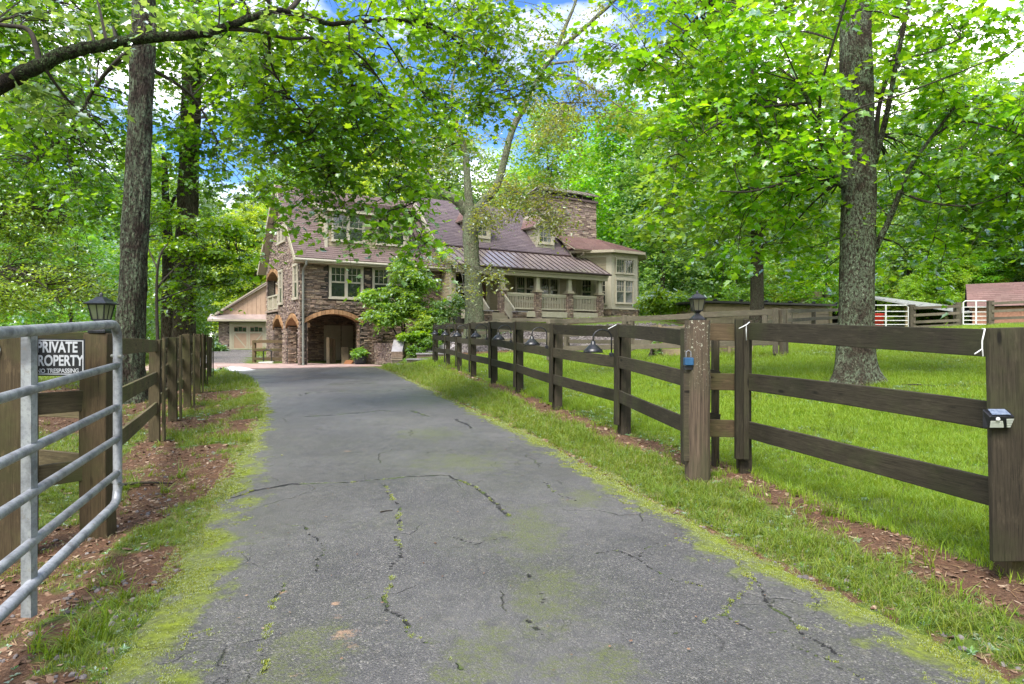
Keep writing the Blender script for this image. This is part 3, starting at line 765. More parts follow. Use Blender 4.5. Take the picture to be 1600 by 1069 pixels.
# padlock box
pb = thing('lock_box', 'small bright blue lock box hung on the side of the right lamp post', 'box', (1.60, 5.98, 1.2))
m = MB(); c0 = at(1074, 564, 6.0)
m.box(c0.x-.038, c0.x+.040, 5.93, 6.0, c0.z-.036, c0.z+.034); m.build('box_body', M['blue'], pb, bevel=.006)
m = MB()
for dx in (-.022, .022): m.tube([(c0.x+dx,5.96,c0.z+.04),(c0.x+dx,5.96,c0.z+.085)], .004, 6)
m.tube([(c0.x-.022,5.96,c0.z+.085),(c0.x,5.96,c0.z+.10),(c0.x+.022,5.96,c0.z+.085)], .004, 6); m.build('shackle', M['galv'], pb)
m = MB(); m.box(c0.x-.045, c0.x+.045, 5.95, 6.0, c0.z-.075, c0.z-.042); m.build('bracket', M['black'], pb)
# solar light on the big batten
sl = thing('solar_light', 'small solar wall light with ribbed reflector screwed to the big right post', 'light', (2.75, 3.6, .85))
c0 = at(1561, 655, 3.575); cx_, cy_, cz_ = c0
hw = .070; yb = 3.603
m = MB()   # wedge body
m.add([(cx_-hw,yb,cz_+.052),(cx_+hw,yb,cz_+.052),(cx_+hw,yb,cz_-.050),(cx_-hw,yb,cz_-.050),
       (cx_-hw+.004,yb-.052,cz_+.018),(cx_+hw-.004,yb-.052,cz_+.018),(cx_+hw-.012,yb-.030,cz_-.046),(cx_-hw+.012,yb-.030,cz_-.046)],
      [(0,1,2,3),(4,7,6,5),(0,4,5,1),(3,2,6,7),(0,3,7,4),(1,5,6,2)])
m.build('housing', M['black'], sl, bevel=.003)
m = MB(); m.add([(cx_-.045,yb-.006,cz_+.0515),(cx_+.045,yb-.006,cz_+.0515),(cx_+.05,yb-.046,cz_+.0255),(cx_-.05,yb-.046,cz_+.0255)], [(0,3,2,1)])
o = m.build('solar_panel', simple('solar_cell', (.10,.13,.20), (.22,.26,.34), 60, .15, 0, spec=.9), sl); md = o.modifiers.new('t','SOLIDIFY'); md.thickness = .004; md.offset = 1
def quad_slab(P4, n, th): 
    mm = MB(); P4 = [Vector(p) for p in P4]; n = Vector(n).normalized()*th
    mm.add([*P4, *[p+n for p in P4]], [(3,2,1,0),(4,5,6,7),(0,1,5,4),(1,2,6,5),(2,3,7,6),(3,0,4,7)]); return mm
refl = simple('light_reflector', (.50,.52,.46), (.62,.64,.56), 40, .3, .3)
for k in range(4):     # ribbed reflector left and right of the sensor
    za, zb = cz_+.006 - k*.0125, cz_-.0045 - k*.0125
    ya = yb-.052+.022*(cz_+.018-za)/.064-.003; yc = yb-.052+.022*(cz_+.018-zb)/.064-.003
    quad_slab([(cx_+.022+.004*k,ya,za),(cx_+.062-.002*k,ya,za),(cx_+.061-.002*k,yc,zb),(cx_+.025+.004*k,yc,zb)], (0,-1,0), .003).build('reflector_rib', refl, sl)
quad_slab([(cx_-.060,yb-.0475,cz_-.006),(cx_+.005,yb-.0475,cz_-.006),(cx_+.020,yb-.034,cz_-.042),(cx_-.055,yb-.034,cz_-.042)], (0,-1,-.3), .003).build('reflector', refl, sl)
m = MB(); m.lathe([(.012,0),(.011,.005),(.006,.009),(.0,.010)], (0,0,0), 12)
m.v = [(cx_-.025+p[0], yb-.053-p[2], cz_+.004+p[1]) for p in m.v]; m.build('sensor', M['white'], sl, smooth=True)
# zip ties and rope
def tie(label, pts, r=.004):
    m = MB(); m.tube(pts, r, 6); o = m.build('cable_tie', M['rope'], None, smooth=True); tag(o, label, 'cable tie')
q = at(1530, 515, 3.62)
tie('white cable tie looped over the top plank beside the biggest post',
    [q+Vector((.03,.02,.006)), q+Vector((.01,-.03,.004)), q+Vector((-.006,-.032,-.06)), q+Vector((-.008,-.034,-.10)), q+Vector((-.004,-.034,-.145)), q+Vector((-.008,-.034,-.105)), q+Vector((-.06,-.05,-.132))])
q = at(1163, 504, 6.06)
tie('thin white cord tied round the post just right of the right lantern', [q+Vector((.04,-.02,.005)), q+Vector((-.0,-.05,-.02)), q+Vector((-.07,-.06,-.055)), q+Vector((-.0,-.05,-.02)), q+Vector((.0,-.05,-.06)), q+Vector((.002,-.05,-.16))], .005)
q = at(963, 507, 8.3)
tie('little white tie sticking out from the top plank above the nearest barn light', [q, q+Vector((-.06,-.03,-.03)), q+Vector((-.11,-.04,-.055))], .005)
# gooseneck barn lights: one per post of the long fence
def barn_light(P, d, n, label):
    t = thing('barn_light', label, 'light', P, 'gooseneck barn lights on the long fence')
    top = P + Vector((0,0,.0)); c = top + d*.25
    m = MB(); arc = [P + Vector((0,0,-.28)), P + Vector((0,0,-.10))]
    for k in range(0, 9):
        a = math.pi*k/8; arc.append(P + d*(.125 - .125*math.cos(a)) + Vector((0,0,.10*math.sin(a) - .08)))
    arc.append(c + Vector((0,0,-.13)))
    m.tube(arc, .009, 8); m.build('gooseneck', M['black'], t, smooth=True)
    m = MB(); m.lathe([(.020,0),(.030,-.010),(.032,-.045),(.05,-.055),(.062,-.062),(.090,-.095),(.116,-.112),(.118,-.128),(.132,-.150),(.125,-.150),(.10,-.115),(.04,-.07)], c + Vector((0,0,-.12)), 20)
    m.build('lamp_shade', M['black'], t, smooth=True)
    m = MB(); m.lathe([(.03,0),(.03,.04),(.018,.05)], P + Vector((0,0,-.32)), 10); m.build('wall_mount', M['black'], t)
words = ['nearest', 'second', 'third', 'fourth', 'fifth', 'sixth', 'farthest']
for i in range(1, 8):
    d = (FP[min(i+1,8)] - FP[i-1]); d.z = 0; d.normalize(); n = Vector((-d.y, d.x, 0))
    P = FP[i] + n*(.065+.066+.02) + Vector((0,0,1.315)) + d*-.02
    barn_light(P + Vector((-.03,-.02,0)), Vector((-.96,-.28,0)).normalized(), n, f'{words[i-1]} black gooseneck barn light hanging on the long right fence' )

# ---- left side: tube gate, gate posts, sign, lantern, plank fence
gt = thing('tube_gate', 'open grey galvanised tube gate with six bars in the left foreground', 'gate', (-2.8, 4.68, 0))
g0 = Vector((-2.80, 4.68, 0)); gd = Vector((.279, -.96, -.05)).normalized()
up = Vector((0,0,1))
hs = [1.530, 1.236, .943, .718, .473, .264]
L = 3.5; r = .029
def gp(s, h): return g0 + gd*s + up*h
m = MB(); rr = .13
pts = [gp(0, hs[-1]+.0)]
pts = [gp(L, .264), gp(.10, .264), gp(.03, .285), gp(0, .36)]
pts += [gp(0, 1.38)]
for k in range(1, 6):
    a = math.pi/2*k/6; pts.append(gp(rr - rr*math.cos(a), 1.40 + rr*math.sin(a)))
pts += [gp(.14, 1.53), gp(L*.5, 1.53), gp(L, 1.53), gp(L+.05, 1.5), gp(L+.06, 1.4), gp(L+.06, .30), gp(L, .264)]
m.tube(pts, r, 14); m.build('frame_tube', M['galv'], gt, smooth=True)
for h in hs[1:-1]:
    m = MB(); m.tube([gp(0.0, h), gp(L+.05, h)], .0245, 12); m.build('bar', M['galv'], gt, smooth=True)
for s in (1.43, 2.9):
    m = MB(); b0 = gp(s, .10); b0 = b0 + Vector((-.018, -.03, 0))
    m.obox(b0 - Vector((.024,0,0)), (.048,.0,0), (-.006,.022,0), (0,0,1.42)); m.obox(b0 + Vector((.024,-.004,0)), (.006,.0,0), (0,.045,0), (0,0,1.42))
    m.build('brace', M['galv'], gt)
for h in hs[1:]:
    for s in (.02, 1.40):
        m = MB(); q = gp(s, h+.03); m.tube([q, q+Vector((0,0,.028))], .008, 6); m.build('bolt', M['pipe'], gt)
for h in (1.30, .40):
    m = MB(); m.tube([gp(-.03,h)+Vector((-.05,0,0)), gp(.0,h), gp(.05,h)+Vector((.05,0,0))], .012, 8); m.build('hinge_pin', M['pipe'], gt)
gpst = thing('board_fence', 'short plank fence behind the tube gate with two broad brown posts', 'fence', (-3.0, 4.8, .05))
A1, B1 = Vector((-3.31, 4.42, .03)), Vector((-3.02, 4.82, .04))
board('post', B1 - up*.2, B1 + up*1.425, .19, .15, M['gatepost'], gpst, up=(1,.1,0), bevel=.008)
board('post', A1 - up*.2, A1 + up*1.43, .17, .15, M['gatepost'], gpst, up=(1,.1,0), bevel=.008)
dd = (B1-A1).normalized()
for h in (1.36, .94, .44):
    board('rail', A1 + Vector((.0,.09,h)), B1 + Vector((-.0,.02,h)), .15, .034, M['rail_l'], gpst)
A2 = A1 + Vector((-1.9,-.35,0))
for h in (1.35, .92, .42):
    board('rail', A2 + Vector((0,-.02,h)), A1 + Vector((-.02,-.02,h)), .15, .034, M['rail_l'], gpst)
board('post', A2 - up*.2, A2 + up*1.42, .15, .14, M['gatepost'], gpst, up=(1,0,0))
C2 = Vector((-5.9, 6.2, 0.0))
for h in (1.30, .86, .44): board('rail', C2 + up*h, B1 + Vector((-.05,.1,h)), .15, .034, M['rail_l'], gpst)
m = MB(); q = Vector((A1.x-.10, 4.33, 1.38))
m.tube([q+Vector((-.06,0,.07)), q+Vector((.02,0,.05)), q+Vector((.045,0,-.03)), q+Vector((.03,0,-.09)), q+Vector((-.02,0,-.12))], .0045, 6)
o = m.build('cord', M['rope'], None, smooth=True); tag(o, 'white cord loop hanging beside the leftmost brown post at the frame edge', 'cord')
# sign
sg = thing('warning_sign', 'black and white PRIVATE PROPERTY NO TRESPASSING sign on the planks behind the gate', 'sign', (-3.2, 4.5, 1.25))
S0 = at(46, 587, 4.50); S1 = at(133, 587, 4.62); St = at(46, 528, 4.50)
su = (S1-S0); W = su.length; su.normalize(); H = St.z - S0.z; sn = Vector((su.y, -su.x, 0)).normalized()
M['signblack'] = simple('sign_black', (.012,.012,.013), (.022,.022,.024), 25, .45, .05)
M['signwhite'] = simple('sign_white', (.40,.41,.43), (.62,.63,.65), 35, .5, 0)
m = MB(); m.obox(S0, su*W, -sn*.004, up*H); m.build('panel', M['signblack'], sg)
m = MB(); e = .010; lw = .006
for (a0, b0, w_, h_) in ((e,e,W-2*e,lw),(e,H-e-lw,W-2*e,lw),(e,e,lw,H-2*e),(W-e-lw,e,lw,H-2*e)):
    m.obox(S0 + su*a0 + up*b0 + sn*.0008, su*w_, sn*.0012, up*h_)
m.build('border', M['signwhite'], sg)
def text(s, u0, u1, v0, hh, parent, bold):
    cu = bpy.data.curves.new('lettering', 'FONT'); cu.body = s; cu.size = 1; cu.extrude = .002; cu.offset = bold
    cu.align_x = 'LEFT'; cu.fill_mode = 'BOTH'
    o = bpy.data.objects.new('lettering', cu); col.objects.link(o)
    bpy.context.view_layer.update()
    bb = [Vector(c) for c in o.bound_box]; x0, x1 = min(b.x for b in bb), max(b.x for b in bb); y0, y1 = min(b.y for b in bb), max(b.y for b in bb)
    kx = (u1-u0)/(x1-x0); ky = hh/(y1-y0)
    Mx = Matrix((su, up, sn)).transposed().to_4x4()
    Mx.translation = S0 + su*(u0 - x0*kx) + up*(v0 - y0*ky) + sn*.002 - ORG[parent]
    me = bpy.data.meshes.new_from_object(o); bpy.data.objects.remove(o); me.materials.clear(); me.materials.append(M['signwhite'])
    o = bpy.data.objects.new('lettering', me); col.objects.link(o)
    o.parent = parent; o.matrix_local = Mx @ Matrix.Diagonal((kx, ky, .5, 1))
text('PRIVATE', W*.13, W*.86, H*.62, H*.30, sg, .028)
text('PROPERTY', W*.05, W*.97, H*.26, H*.30, sg, .028)
text('NO TRESPASSING', W*.13, W*.88, H*.075, H*.12, sg, .02)
lantern((-2.99, 4.80, 1.465), 'black square lantern on the broad brown post behind the tube gate', .86)
lpts = [(-3.25,5.6),(-4.77,8.8),(-5.55,10.8),(-6.15,12.5),(-7.3,15.3),(-8.3,17.7),(-9.6,20.9)]
lf, LP = fence('board_fence', 'mossy brown three rail fence running back along the left verge', 'fence', lpts[1:], (1.28,.86,.46), M['rail_l'], M['rail_l'], side=-1, top=1.36, batten=False, post_w=.13, jit=.025)
LA, LB = Vector((-3.15,5.05,.03)), LP[0]
for h0, h1 in ((1.33,1.29),(.88,.87),(.62-.1,.47)):
    board('rail', LA + Vector((-.0,0,h0)), LB + Vector((.02,0,h1)), .15, .034, M['rail_l'], lf)
for p in LP:   # face boards on the road side of each post
    d = Vector((-.38,1,0)).normalized(); n = Vector((d.y,-d.x,0))
    q = p + n*.11
    board('batten', q + up*.02, q + up*1.40, .15, .03, M['rail_l'], lf, up=(d.x,d.y,0))
# garden fence in the middle distance
gpts = [(7.6,18.5),(6.1,21.2),(4.4,24.4),(2.3,28.0),(.1,28.6),(-1.8,28.2)]
fence('garden_fence', 'grey brown plank fence crossing the lawn towards the porch', 'fence', gpts, (1.29,.88,.42), M['farwood'], M['farwood'], side=1, top=1.36, post_w=.14, batten=True)
bp = [(3.1,19.6),(7.6,18.4)]
fence('garden_fence', 'short grey plank fence behind the right lantern ending at the double post', 'fence', [(1.2,20.6),(3.4,19.8),(5.5,19.1),(7.4,18.5)], (1.30,.90,.46), M['farwood'], M['farwood'], side=1, top=1.38, post_w=.14, batten=True)
# far paddock fence with two white gates
def zat(x, y): return gz(x, y)
farp = [(9.5,24.5),(12.3,30.5),(15.6,34),(18.0,35),(20.8,37)]
fence('paddock_fence', 'grey weathered paddock fence beyond the lawn left of the big maple trunk', 'fence', [(9.0,23.5),(11.6,27.5),(14.4,31.5),(17.2,34.5),(19.6,37.5)], (1.30,.92,.55,.2), M['farwood'], M['farwood'], side=1, batten=False, post_w=.16)
fence('paddock_fence', 'grey plank paddock panel between the two white gates', 'fence', [(22.8,37.6),(25.4,37.6)], (1.2,.8,.4,.12), M['farwood'], M['farwood'], side=1, batten=False, post_w=.3)
fence('paddock_fence', 'grey plank paddock fence in front of the red roofed barn', 'fence', [(27.0,37.2),(29.8,36.6),(33,36)], (1.25,.82,.40), M['farwood'], M['farwood'], side=1, batten=False, post_w=.28)
def far_gate(x0, x1, y, label):
    z = gz((x0+x1)/2, y); t = thing('tube_gate', label, 'gate', (x0, y, z), 'white tube gates in the far paddock fence')
    m = MB(); m.tube([(x0,y,z+.12),(x0,y,z+1.35),(x0+.12,y,z+1.45),(x1-.12,y,z+1.45),(x1,y,z+1.35),(x1,y,z+.12),(x0,y,z+.12)], .035, 8); m.build('frame_tube', M['white'], t)
    for h in (.35,.58,.82,1.1):
        m = MB(); m.tube([(x0,y,z+h),(x1,y,z+h)], .025, 6); m.build('bar', M['white'], t)
    m = MB(); m.bar(((x0+x1)/2,y-.04,z+.12), ((x0+x1)/2,y-.04,z+1.45), .08, .03, up=(1,0,0)); m.build('brace', M['white'], t)
far_gate(20.0, 22.6, 37.6, 'white tube gate in the far fence just right of the big maple trunk')
far_gate(25.6, 27.0, 37.4, 'white tube gate in the far fence left of the red roofed barn')
# ---------------------------------------------------------------- the house (local axes: x along the front, y into depth, z absolute height)
house = thing('country_house', 'large stone and khaki sided country house with bronze metal porch roof and big stone chimney', 'house', (-9.64, 30.0, 0), rz=math.atan2(.53, .848))
ORG[house] = Vector((0,0,0))
class Fr:
    """wall frame: pt(s, t, d) = along, up, outward"""
    def __init__(s, o, du, dn): s.o = Vector(o); s.u = Vector(du).normalized(); s.n = Vector(dn).normalized(); s.k = Vector((0,0,1))
    def pt(s, a, t, d=0): return s.o + s.u*a + s.k*t + s.n*d
    def slab(s, m, s0, s1, t0, t1, d0, d1):
        return m.obox(s.pt(s0,t0,d0), s.u*(s1-s0), s.n*(d1-d0), s.k*(t1-t0))
def stones(m, fr, s0, s1, t0, t1, ok=None, hmin=.036, hmax=.088, lmin=.11, lmax=.40, dep=.05, gap=.006):
    t = t0
    while t < t1 - .01:
        h = min(random.uniform(hmin, hmax), t1 - t); s = s0 - random.uniform(0, .2)
        while s < s1:
            l = random.uniform(lmin, lmax); a, b = max(s, s0), min(s+l, s1)
            if b - a > .03 and (ok is None or (ok(a, t) and ok(b, t) and ok(a, t+h) and ok(b, t+h) and ok((a+b)/2, t+h/2))):
                d = dep*random.uniform(.35, 1.25); j = lambda: random.uniform(-.008, .008)
                g = gap
                c = [(a+g,t+g),(b-g,t+g),(b-g,t+h-g),(a+g,t+h-g)]
                v = [fr.pt(x, y, 0) for x, y in c] + [fr.pt(x+j(), y+j()*.6, d+j()*1.5) for x, y in c]
                m.add(v, [(4,5,6,7),(0,1,5,4),(1,2,6,5),(2,3,7,6),(3,0,4,7)])
            s += l
        t += h
def strips(m, fr, s0, s1, spans, th, step=.1):
    """solid wall as vertical strips; spans(s) gives the filled height intervals"""
    n = max(1, int(round((s1-s0)/step)))
    for i in range(n):
        a, b = s0+(s1-s0)*i/n, s0+(s1-s0)*(i+1)/n
        for ((l0, h0), (l1, h1)) in zip(spans(a+1e-4), spans(b-1e-4)):
            if h0-l0 < .005 and h1-l1 < .005: continue
            v = [fr.pt(a,l0,-th),fr.pt(b,l1,-th),fr.pt(b,l1,0),fr.pt(a,l0,0),fr.pt(a,h0,-th),fr.pt(b,h1,-th),fr.pt(b,h1,0),fr.pt(a,h0,0)]
            m.add(v, [(0,3,2,1),(4,5,6,7),(0,1,5,4),(1,2,6,5),(2,3,7,6),(3,0,4,7)])
def window(fr, s0, s1, t0, t1, parent, n=1, cols=3, rows=2, double=True, d=.0, trim=.09, mat_t=None, label=None):
    """casing > sashes with panes and muntins"""
    mt = mat_t or M['trimw']
    m = MB(); w = trim
    fr.slab(m, s0-w, s0, t0-w, t1+w, d, d+.06); fr.slab(m, s1, s1+w, t0-w, t1+w, d, d+.06)
    fr.slab(m, s0-w-.01, s1+w+.01, t1, t1+w*1.25, d+.002, d+.072); fr.slab(m, s0-w-.03, s1+w+.03, t0-w*1.1, t0, d+.002, d+.10)
    W = (s1-s0)/n
    for i in range(1, n): fr.slab(m, s0+W*i-.045, s0+W*i+.045, t0, t1, d+.001, d+.055)
    o = m.build('window', mt, parent, label=label); ORG[o] = ORG[parent]
    for i in range(n):
        a = s0+W*i + (.045 if i else 0); b = s0+W*(i+1) - (.045 if i < n-1 else 0)
        tm = (t0+t1)/2 if double else t0
        for (l, h, dd, grid) in (((tm, t1, .030, 1), (t0, tm, .016, 0)) if double else ((t0, t1, .030, 1),)):
            m = MB(); e = .035
            fr.slab(m, a, a+e, l, h, d, d+dd); fr.slab(m, b-e, b, l, h, d, d+dd); fr.slab(m, a+e, b-e, l, l+e, d+.001, d+dd+.001); fr.slab(m, a+e, b-e, h-e, h, d+.001, d+dd+.001)
            if grid:
                for k in range(1, cols): x = a+(b-a)*k/cols; fr.slab(m, x-.010, x+.010, l+e, h-e, d+.004, d+dd-.002)
                for k in range(1, rows): y = l+(h-l)*k/rows; fr.slab(m, a+e, b-e, y-.010, y+.010, d+.005, d+dd-.003)
            m.build('sash', mt, o)
            m = MB(); q = random.uniform(-.004,.004)
            m.add([fr.pt(a+e,l+e,d+.008+q),fr.pt(b-e,l+e,d+.008),fr.pt(b-e,h-e,d+.008+q),fr.pt(a+e,h-e,d+.008)], [(0,1,2,3)])
            m.build('pane', M['glass'], o)
    return o
def lap_siding(m, fr, s0, s1, t0, t1, ok=None, lap=.16, d=.0):
    t = t0
    while t < t1:
        h = min(lap, t1-t)
        segs = [(s0, s1)]
        if ok is not None:          # clip each course to the allowed run
            xs = np.linspace(s0, s1, 80); good = [ok(x, t+h*.5) for x in xs]; segs = []; st = None
            for x, gd_ in zip(xs, good):
                if gd_ and st is None: st = x
                if not gd_ and st is not None: segs.append((st, x)); st = None
            if st is not None: segs.append((st, s1))
        for a, b in segs:
            if b-a < .05: continue
            v = [fr.pt(a,t,d+.022),fr.pt(b,t,d+.022),fr.pt(b,t+h,d+.004),fr.pt(a,t+h,d+.004),fr.pt(a,t,d),fr.pt(b,t,d)]
            m.add(v, [(0,1,2,3),(4,5,1,0)])
        t += lap
def roof_plane(name, P0, du, ds, W, L, mat, parent, exp_=.15, th=.10, clip=None, under=None, tab=(.25,.7)):
    """P0 eave start, du along the eave, ds up the slope; courses of overlapping tabs over a deck"""
    P0, du, ds = Vector(P0), Vector(du).normalized(), Vector(ds).normalized(); n = du.cross(ds).normalized()
    if n.z < 0: n = -n
    m = MB()
    clipf = clip or (lambda r: (0, W))
    k = 0; r = 0.0
    while r < L - .02:
        a0, b0 = clipf(r); a1, b1 = clipf(min(r+exp_, L)); s = a0 - random.uniform(0, .5)
        q0, q1 = (a1-a0), (b1-b0)
        while s < b0:
            l = random.uniform(*tab); a, b = max(s, a0), min(s+l, b0); s += l
            if b-a < .02: continue
            ta, tb = a, b
            if a == a0: ta = a1
            if b == b0: tb = b1
            e = min(exp_*1.0, L-r); hgt = .014 + random.uniform(0, .006)
            g = .003
            c = [P0+du*(a+g)+ds*r, P0+du*(b-g)+ds*r, P0+du*(tb-g)+ds*(r+e), P0+du*(ta+g)+ds*(r+e)]
            v = [c[0]+n*.0, c[1]+n*.0, c[0]+n*hgt, c[1]+n*hgt, c[2]+n*.003, c[3]+n*.003]
            m.add(v, [(0,1,3,2),(2,3,4,5),(1,4,3),(0,2,5)])
        r += exp_; k += 1
    o = m.build(name, mat, parent)
    return o
def deck(m, pts, n, th):
    n = Vector(n).normalized(); pts = [Vector(p) for p in pts]; k = len(pts)
    m.add([p for p in pts] + [p - n*th for p in pts], [tuple(range(k)), tuple(reversed(range(k, 2*k)))] + [(i, (i+1) % k + 0, (i+1) % k + k, i+k)[::-1] for i in range(k)])
def stuffpart(o): o['kind'] = 'stuff'; return o
Hh = house
FG = Fr((0,0,0), (1,0,0), (0,-1,0))            # garage wing front
FL = Fr((0,0,0), (0,1,0), (-1,0,0))            # its left gable (s = depth)
def arch(s, a, b, sp, cr): x = (s-(a+b)/2)/((b-a)/2); return sp + (cr-sp)*max(0, 1-x*x)
def inarch(s, t, a, b, sp, cr, pad=0): return a-pad < s < b+pad and t < arch(min(max(s,a),b), a, b, sp, cr)+pad
GF = .28
def spF(s):
    lo = arch(s, .30, 2.80, 2.35, 2.72) if .30 < s < 2.80 else GF-.2
    return [(lo, 5.2)]
gable = lambda s: 5.30 + 3.52 - abs(s-3.52) + .0
A1_, A2_, BL = (.38, 2.35, 2.2, 2.56), (3.40, 5.25, 2.2, 2.60), (4.35, 6.80, 4.75, 5.08)
def spL(s):
    lo = GF-.2
    if A1_[0] < s < A1_[1]: lo = arch(s, *A1_)
    if A2_[0] < s < A2_[1]: lo = arch(s, *A2_)
    if BL[0] < s < BL[1]: return [(lo, 3.05), (arch(s, *BL), gable(s))]
    return [(lo, 3.05), (3.05, gable(s))]
m = MB(); strips(m, FG, .40, 7.1, spF, .40, .1); strips(m, FG, 0, .40, lambda s: [(GF-.2 if s < .3 else arch(s,.3,2.8,2.35,2.72) if s > .3001 else GF-.2, 5.2)], .40, .05)
m.build('wall', M['darkgap'], Hh)
m = MB(); strips(m, Fr((0,.4,0), (0,1,0), (-1,0,0)), 0, 6.65, lambda s: spL(s+.4), .40, .05); m.build('wall', M['darkgap'], Hh)
win_rects = [(1.30,2.97,3.35,5.05),(3.40,5.13,3.35,5.05)]
def okF(s, t): return not inarch(s, t, .30, 2.80, 2.35, 2.72, .20 if t > 2.2 else 0) and not any(a-.02 < s < b+.02 and c < t < d for a, b, c, d in win_rects)
m = MB(); stones(m, FG, -.02, 7.1, GF-.15, 5.1, okF); stuffpart(m.build('stone_facing', M['stone'], Hh))
wl_rects = [(.20,1.05,3.35,5.02),(3.20,4.0,3.2,5.0),(2.6,4.3,6.3,7.2)]
def okL(s, t):
    if t > gable(s)-.12: return False
    for A_ in (A1_, A2_):
        if inarch(s, t, *A_, .20 if t > 2.05 else 0): return False
    if BL[0]-.02 < s < BL[1]+.02 and 2.9 < t < arch(min(max(s,BL[0]),BL[1]), *BL)+.2: return False
    return not any(a-.05 < s < b+.05 and c < t < d for a, b, c, d in wl_rects)
m = MB(); stones(m, FL, -.02, 7.05, GF-.15, 9.0, okL, lmin=.08, lmax=.25); stuffpart(m.build('stone_facing', M['stone_pale'], Hh))
# pier faces seen inside the arches
m = MB()
for (o_, du, dn, w_) in (((.3,0,0),(0,1,0),(1,0,0),.4), ((0,.38,0),(1,0,0),(0,1,0),.4), ((0,3.40,0),(1,0,0),(0,1,0),.4)):
    stones(m, Fr(o_, du, dn), 0, w_, GF-.1, 2.3)
for (o_, du, dn, w_) in (((0,2.35,0),(1,0,0),(0,-1,0),.4), ((0,5.25,0),(1,0,0),(0,-1,0),.4)):
    stones(m, Fr(o_, du, dn), 0, w_, GF-.1, 2.15)
stones(m, Fr((2.8,0,0),(0,1,0),(-1,0,0)), 0, .4, GF-.1, 2.3)
stuffpart(m.build('stone_facing', M['stone'], Hh))
def arch_band(fr, a, b, sp, cr, th, d, nblk, depth=.5):
    m = MB()
    for i in range(nblk):
        s0, s1 = a-.16+(b-a+.32)*i/nblk, a-.16+(b-a+.32)*(i+1)/nblk
        f = lambda s: sp + (cr-sp)*(1-((s-(a+b)/2)/((b-a)/2))**2)
        l0, l1 = f(s0)-.005, f(s1)-.005; q = random.uniform(-.02, .02); g = .006
        v = [fr.pt(s0+g,l0,-depth),fr.pt(s1-g,l1,-depth),fr.pt(s1-g,l1,d+q),fr.pt(s0+g,l0,d+q),fr.pt(s0+g,l0+th,-depth),fr.pt(s1-g,l1+th,-depth),fr.pt(s1-g,l1+th,d+q),fr.pt(s0+g,l0+th,d+q)]
        m.add(v, [(0,3,2,1),(4,5,6,7),(0,1,5,4),(1,2,6,5),(2,3,7,6),(3,0,4,7)])
    return m
arch_band(FG, .30, 2.80, 2.35, 2.72, .20, .07, 14).build('arch_lintel', M['archwood'], Hh)
arch_band(FL, *A1_, .20, .07, 11).build('arch_lintel', M['archwood'], Hh)
arch_band(FL, *A2_, .20, .07, 11).build('arch_lintel', M['archwood'], Hh)
arch_band(FL, *BL, .18, .07, 11).build('arch_lintel', M['archwood'], Hh)
# carport inside: back wall, side wall, ceiling, doors
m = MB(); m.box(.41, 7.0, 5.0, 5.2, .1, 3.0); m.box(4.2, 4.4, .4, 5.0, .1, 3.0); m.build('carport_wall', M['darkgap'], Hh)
m = MB(); stones(m, Fr((.4,5.0,0),(1,0,0),(0,-1,0)), 0, 3.8, GF, 2.9); stones(m, Fr((4.2,.4,0),(0,1,0),(-1,0,0)), 0, 4.6, GF, 2.9); stones(m, Fr((.4,.4,0),(0,1,0),(1,0,0)), 4.9, 5.0, GF, 2.9)
stuffpart(m.build('stone_facing', M['stone'], Hh))
m = MB()
for k in range(18): m.box(.41, 6.9, .41+k*.36, .41+k*.36+.34, 2.86, 2.94)
m.build('carport_ceiling', M['archwood'], Hh)
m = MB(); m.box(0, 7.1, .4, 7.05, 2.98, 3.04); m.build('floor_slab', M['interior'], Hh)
fb = Fr((4.2,.6,0),(0,1,0),(-1,0,0))
for s in (.6, 1.7, 2.8):
    m = MB(); fb.slab(m, s, s+1.0, .3, 2.35, .08, .12)
    for k in range(4): fb.slab(m, s+.05+k*.24, s+.10+k*.24, .35, 2.3, .12, .14)
    m.build('carport_door', M['trim'], Hh)
m = MB(); fr = Fr((.5,5.0,0),(1,0,0),(0,-1,0)); fr.slab(m, 2.0, 2.9, .3, 2.3, .08, .12); fr.slab(m, 2.95, 3.6, .3, 2.3, .08, .13); m.build('carport_door', M['trim'], Hh)
# windows
window(FG, 1.40, 2.87, 3.50, 4.92, Hh, n=2)
window(FG, 3.50, 5.03, 3.50, 4.92, Hh, n=2)
window(FL, .30, .95, 3.45, 4.92, Hh, n=1, d=.03)
window(FL, 3.28, 3.92, 3.35, 4.90, Hh, n=1, d=.03)
window(FL, 2.75, 4.15, 6.4, 7.1, Hh, n=2, double=False, d=.03)
# balcony rail in the left wall
m = MB(); FL.slab(m, 4.35, 6.8, 3.78, 3.86, -.12, .02); FL.slab(m, 4.35, 6.8, 3.12, 3.18, -.10, .0)
for s in (4.42, 5.55, 6.72): FL.slab(m, s-.04, s+.04, 3.05, 3.86, -.14, .03)
m.build('balcony_rail', M['trimw'], Hh)
m = MB()
for k in range(22): s = 4.5+k*.105; FL.slab(m, s-.035, s+.035, 3.18, 3.78, -.07, -.045)
m.build('balcony_slats', M['trim'], Hh)
m = MB(); FL.slab(m, 4.3, 7.1, 2.97, 3.06, -.1, .09); m.build('balcony_sill', M['stone_pale'], Hh)
m = MB(); m.box(.4, 3.4, 4.0, 4.1, 3.04, 5.2); m.box(1.6, 1.7, 4.1, 6.6, 3.04, 5.2); m.build('balcony_wall', M['siding'], Hh)
m = MB(); m.box(.02, .32, 6.80, 7.05, 3.05, 5.2); m.build('balcony_post', M['trim'], Hh)
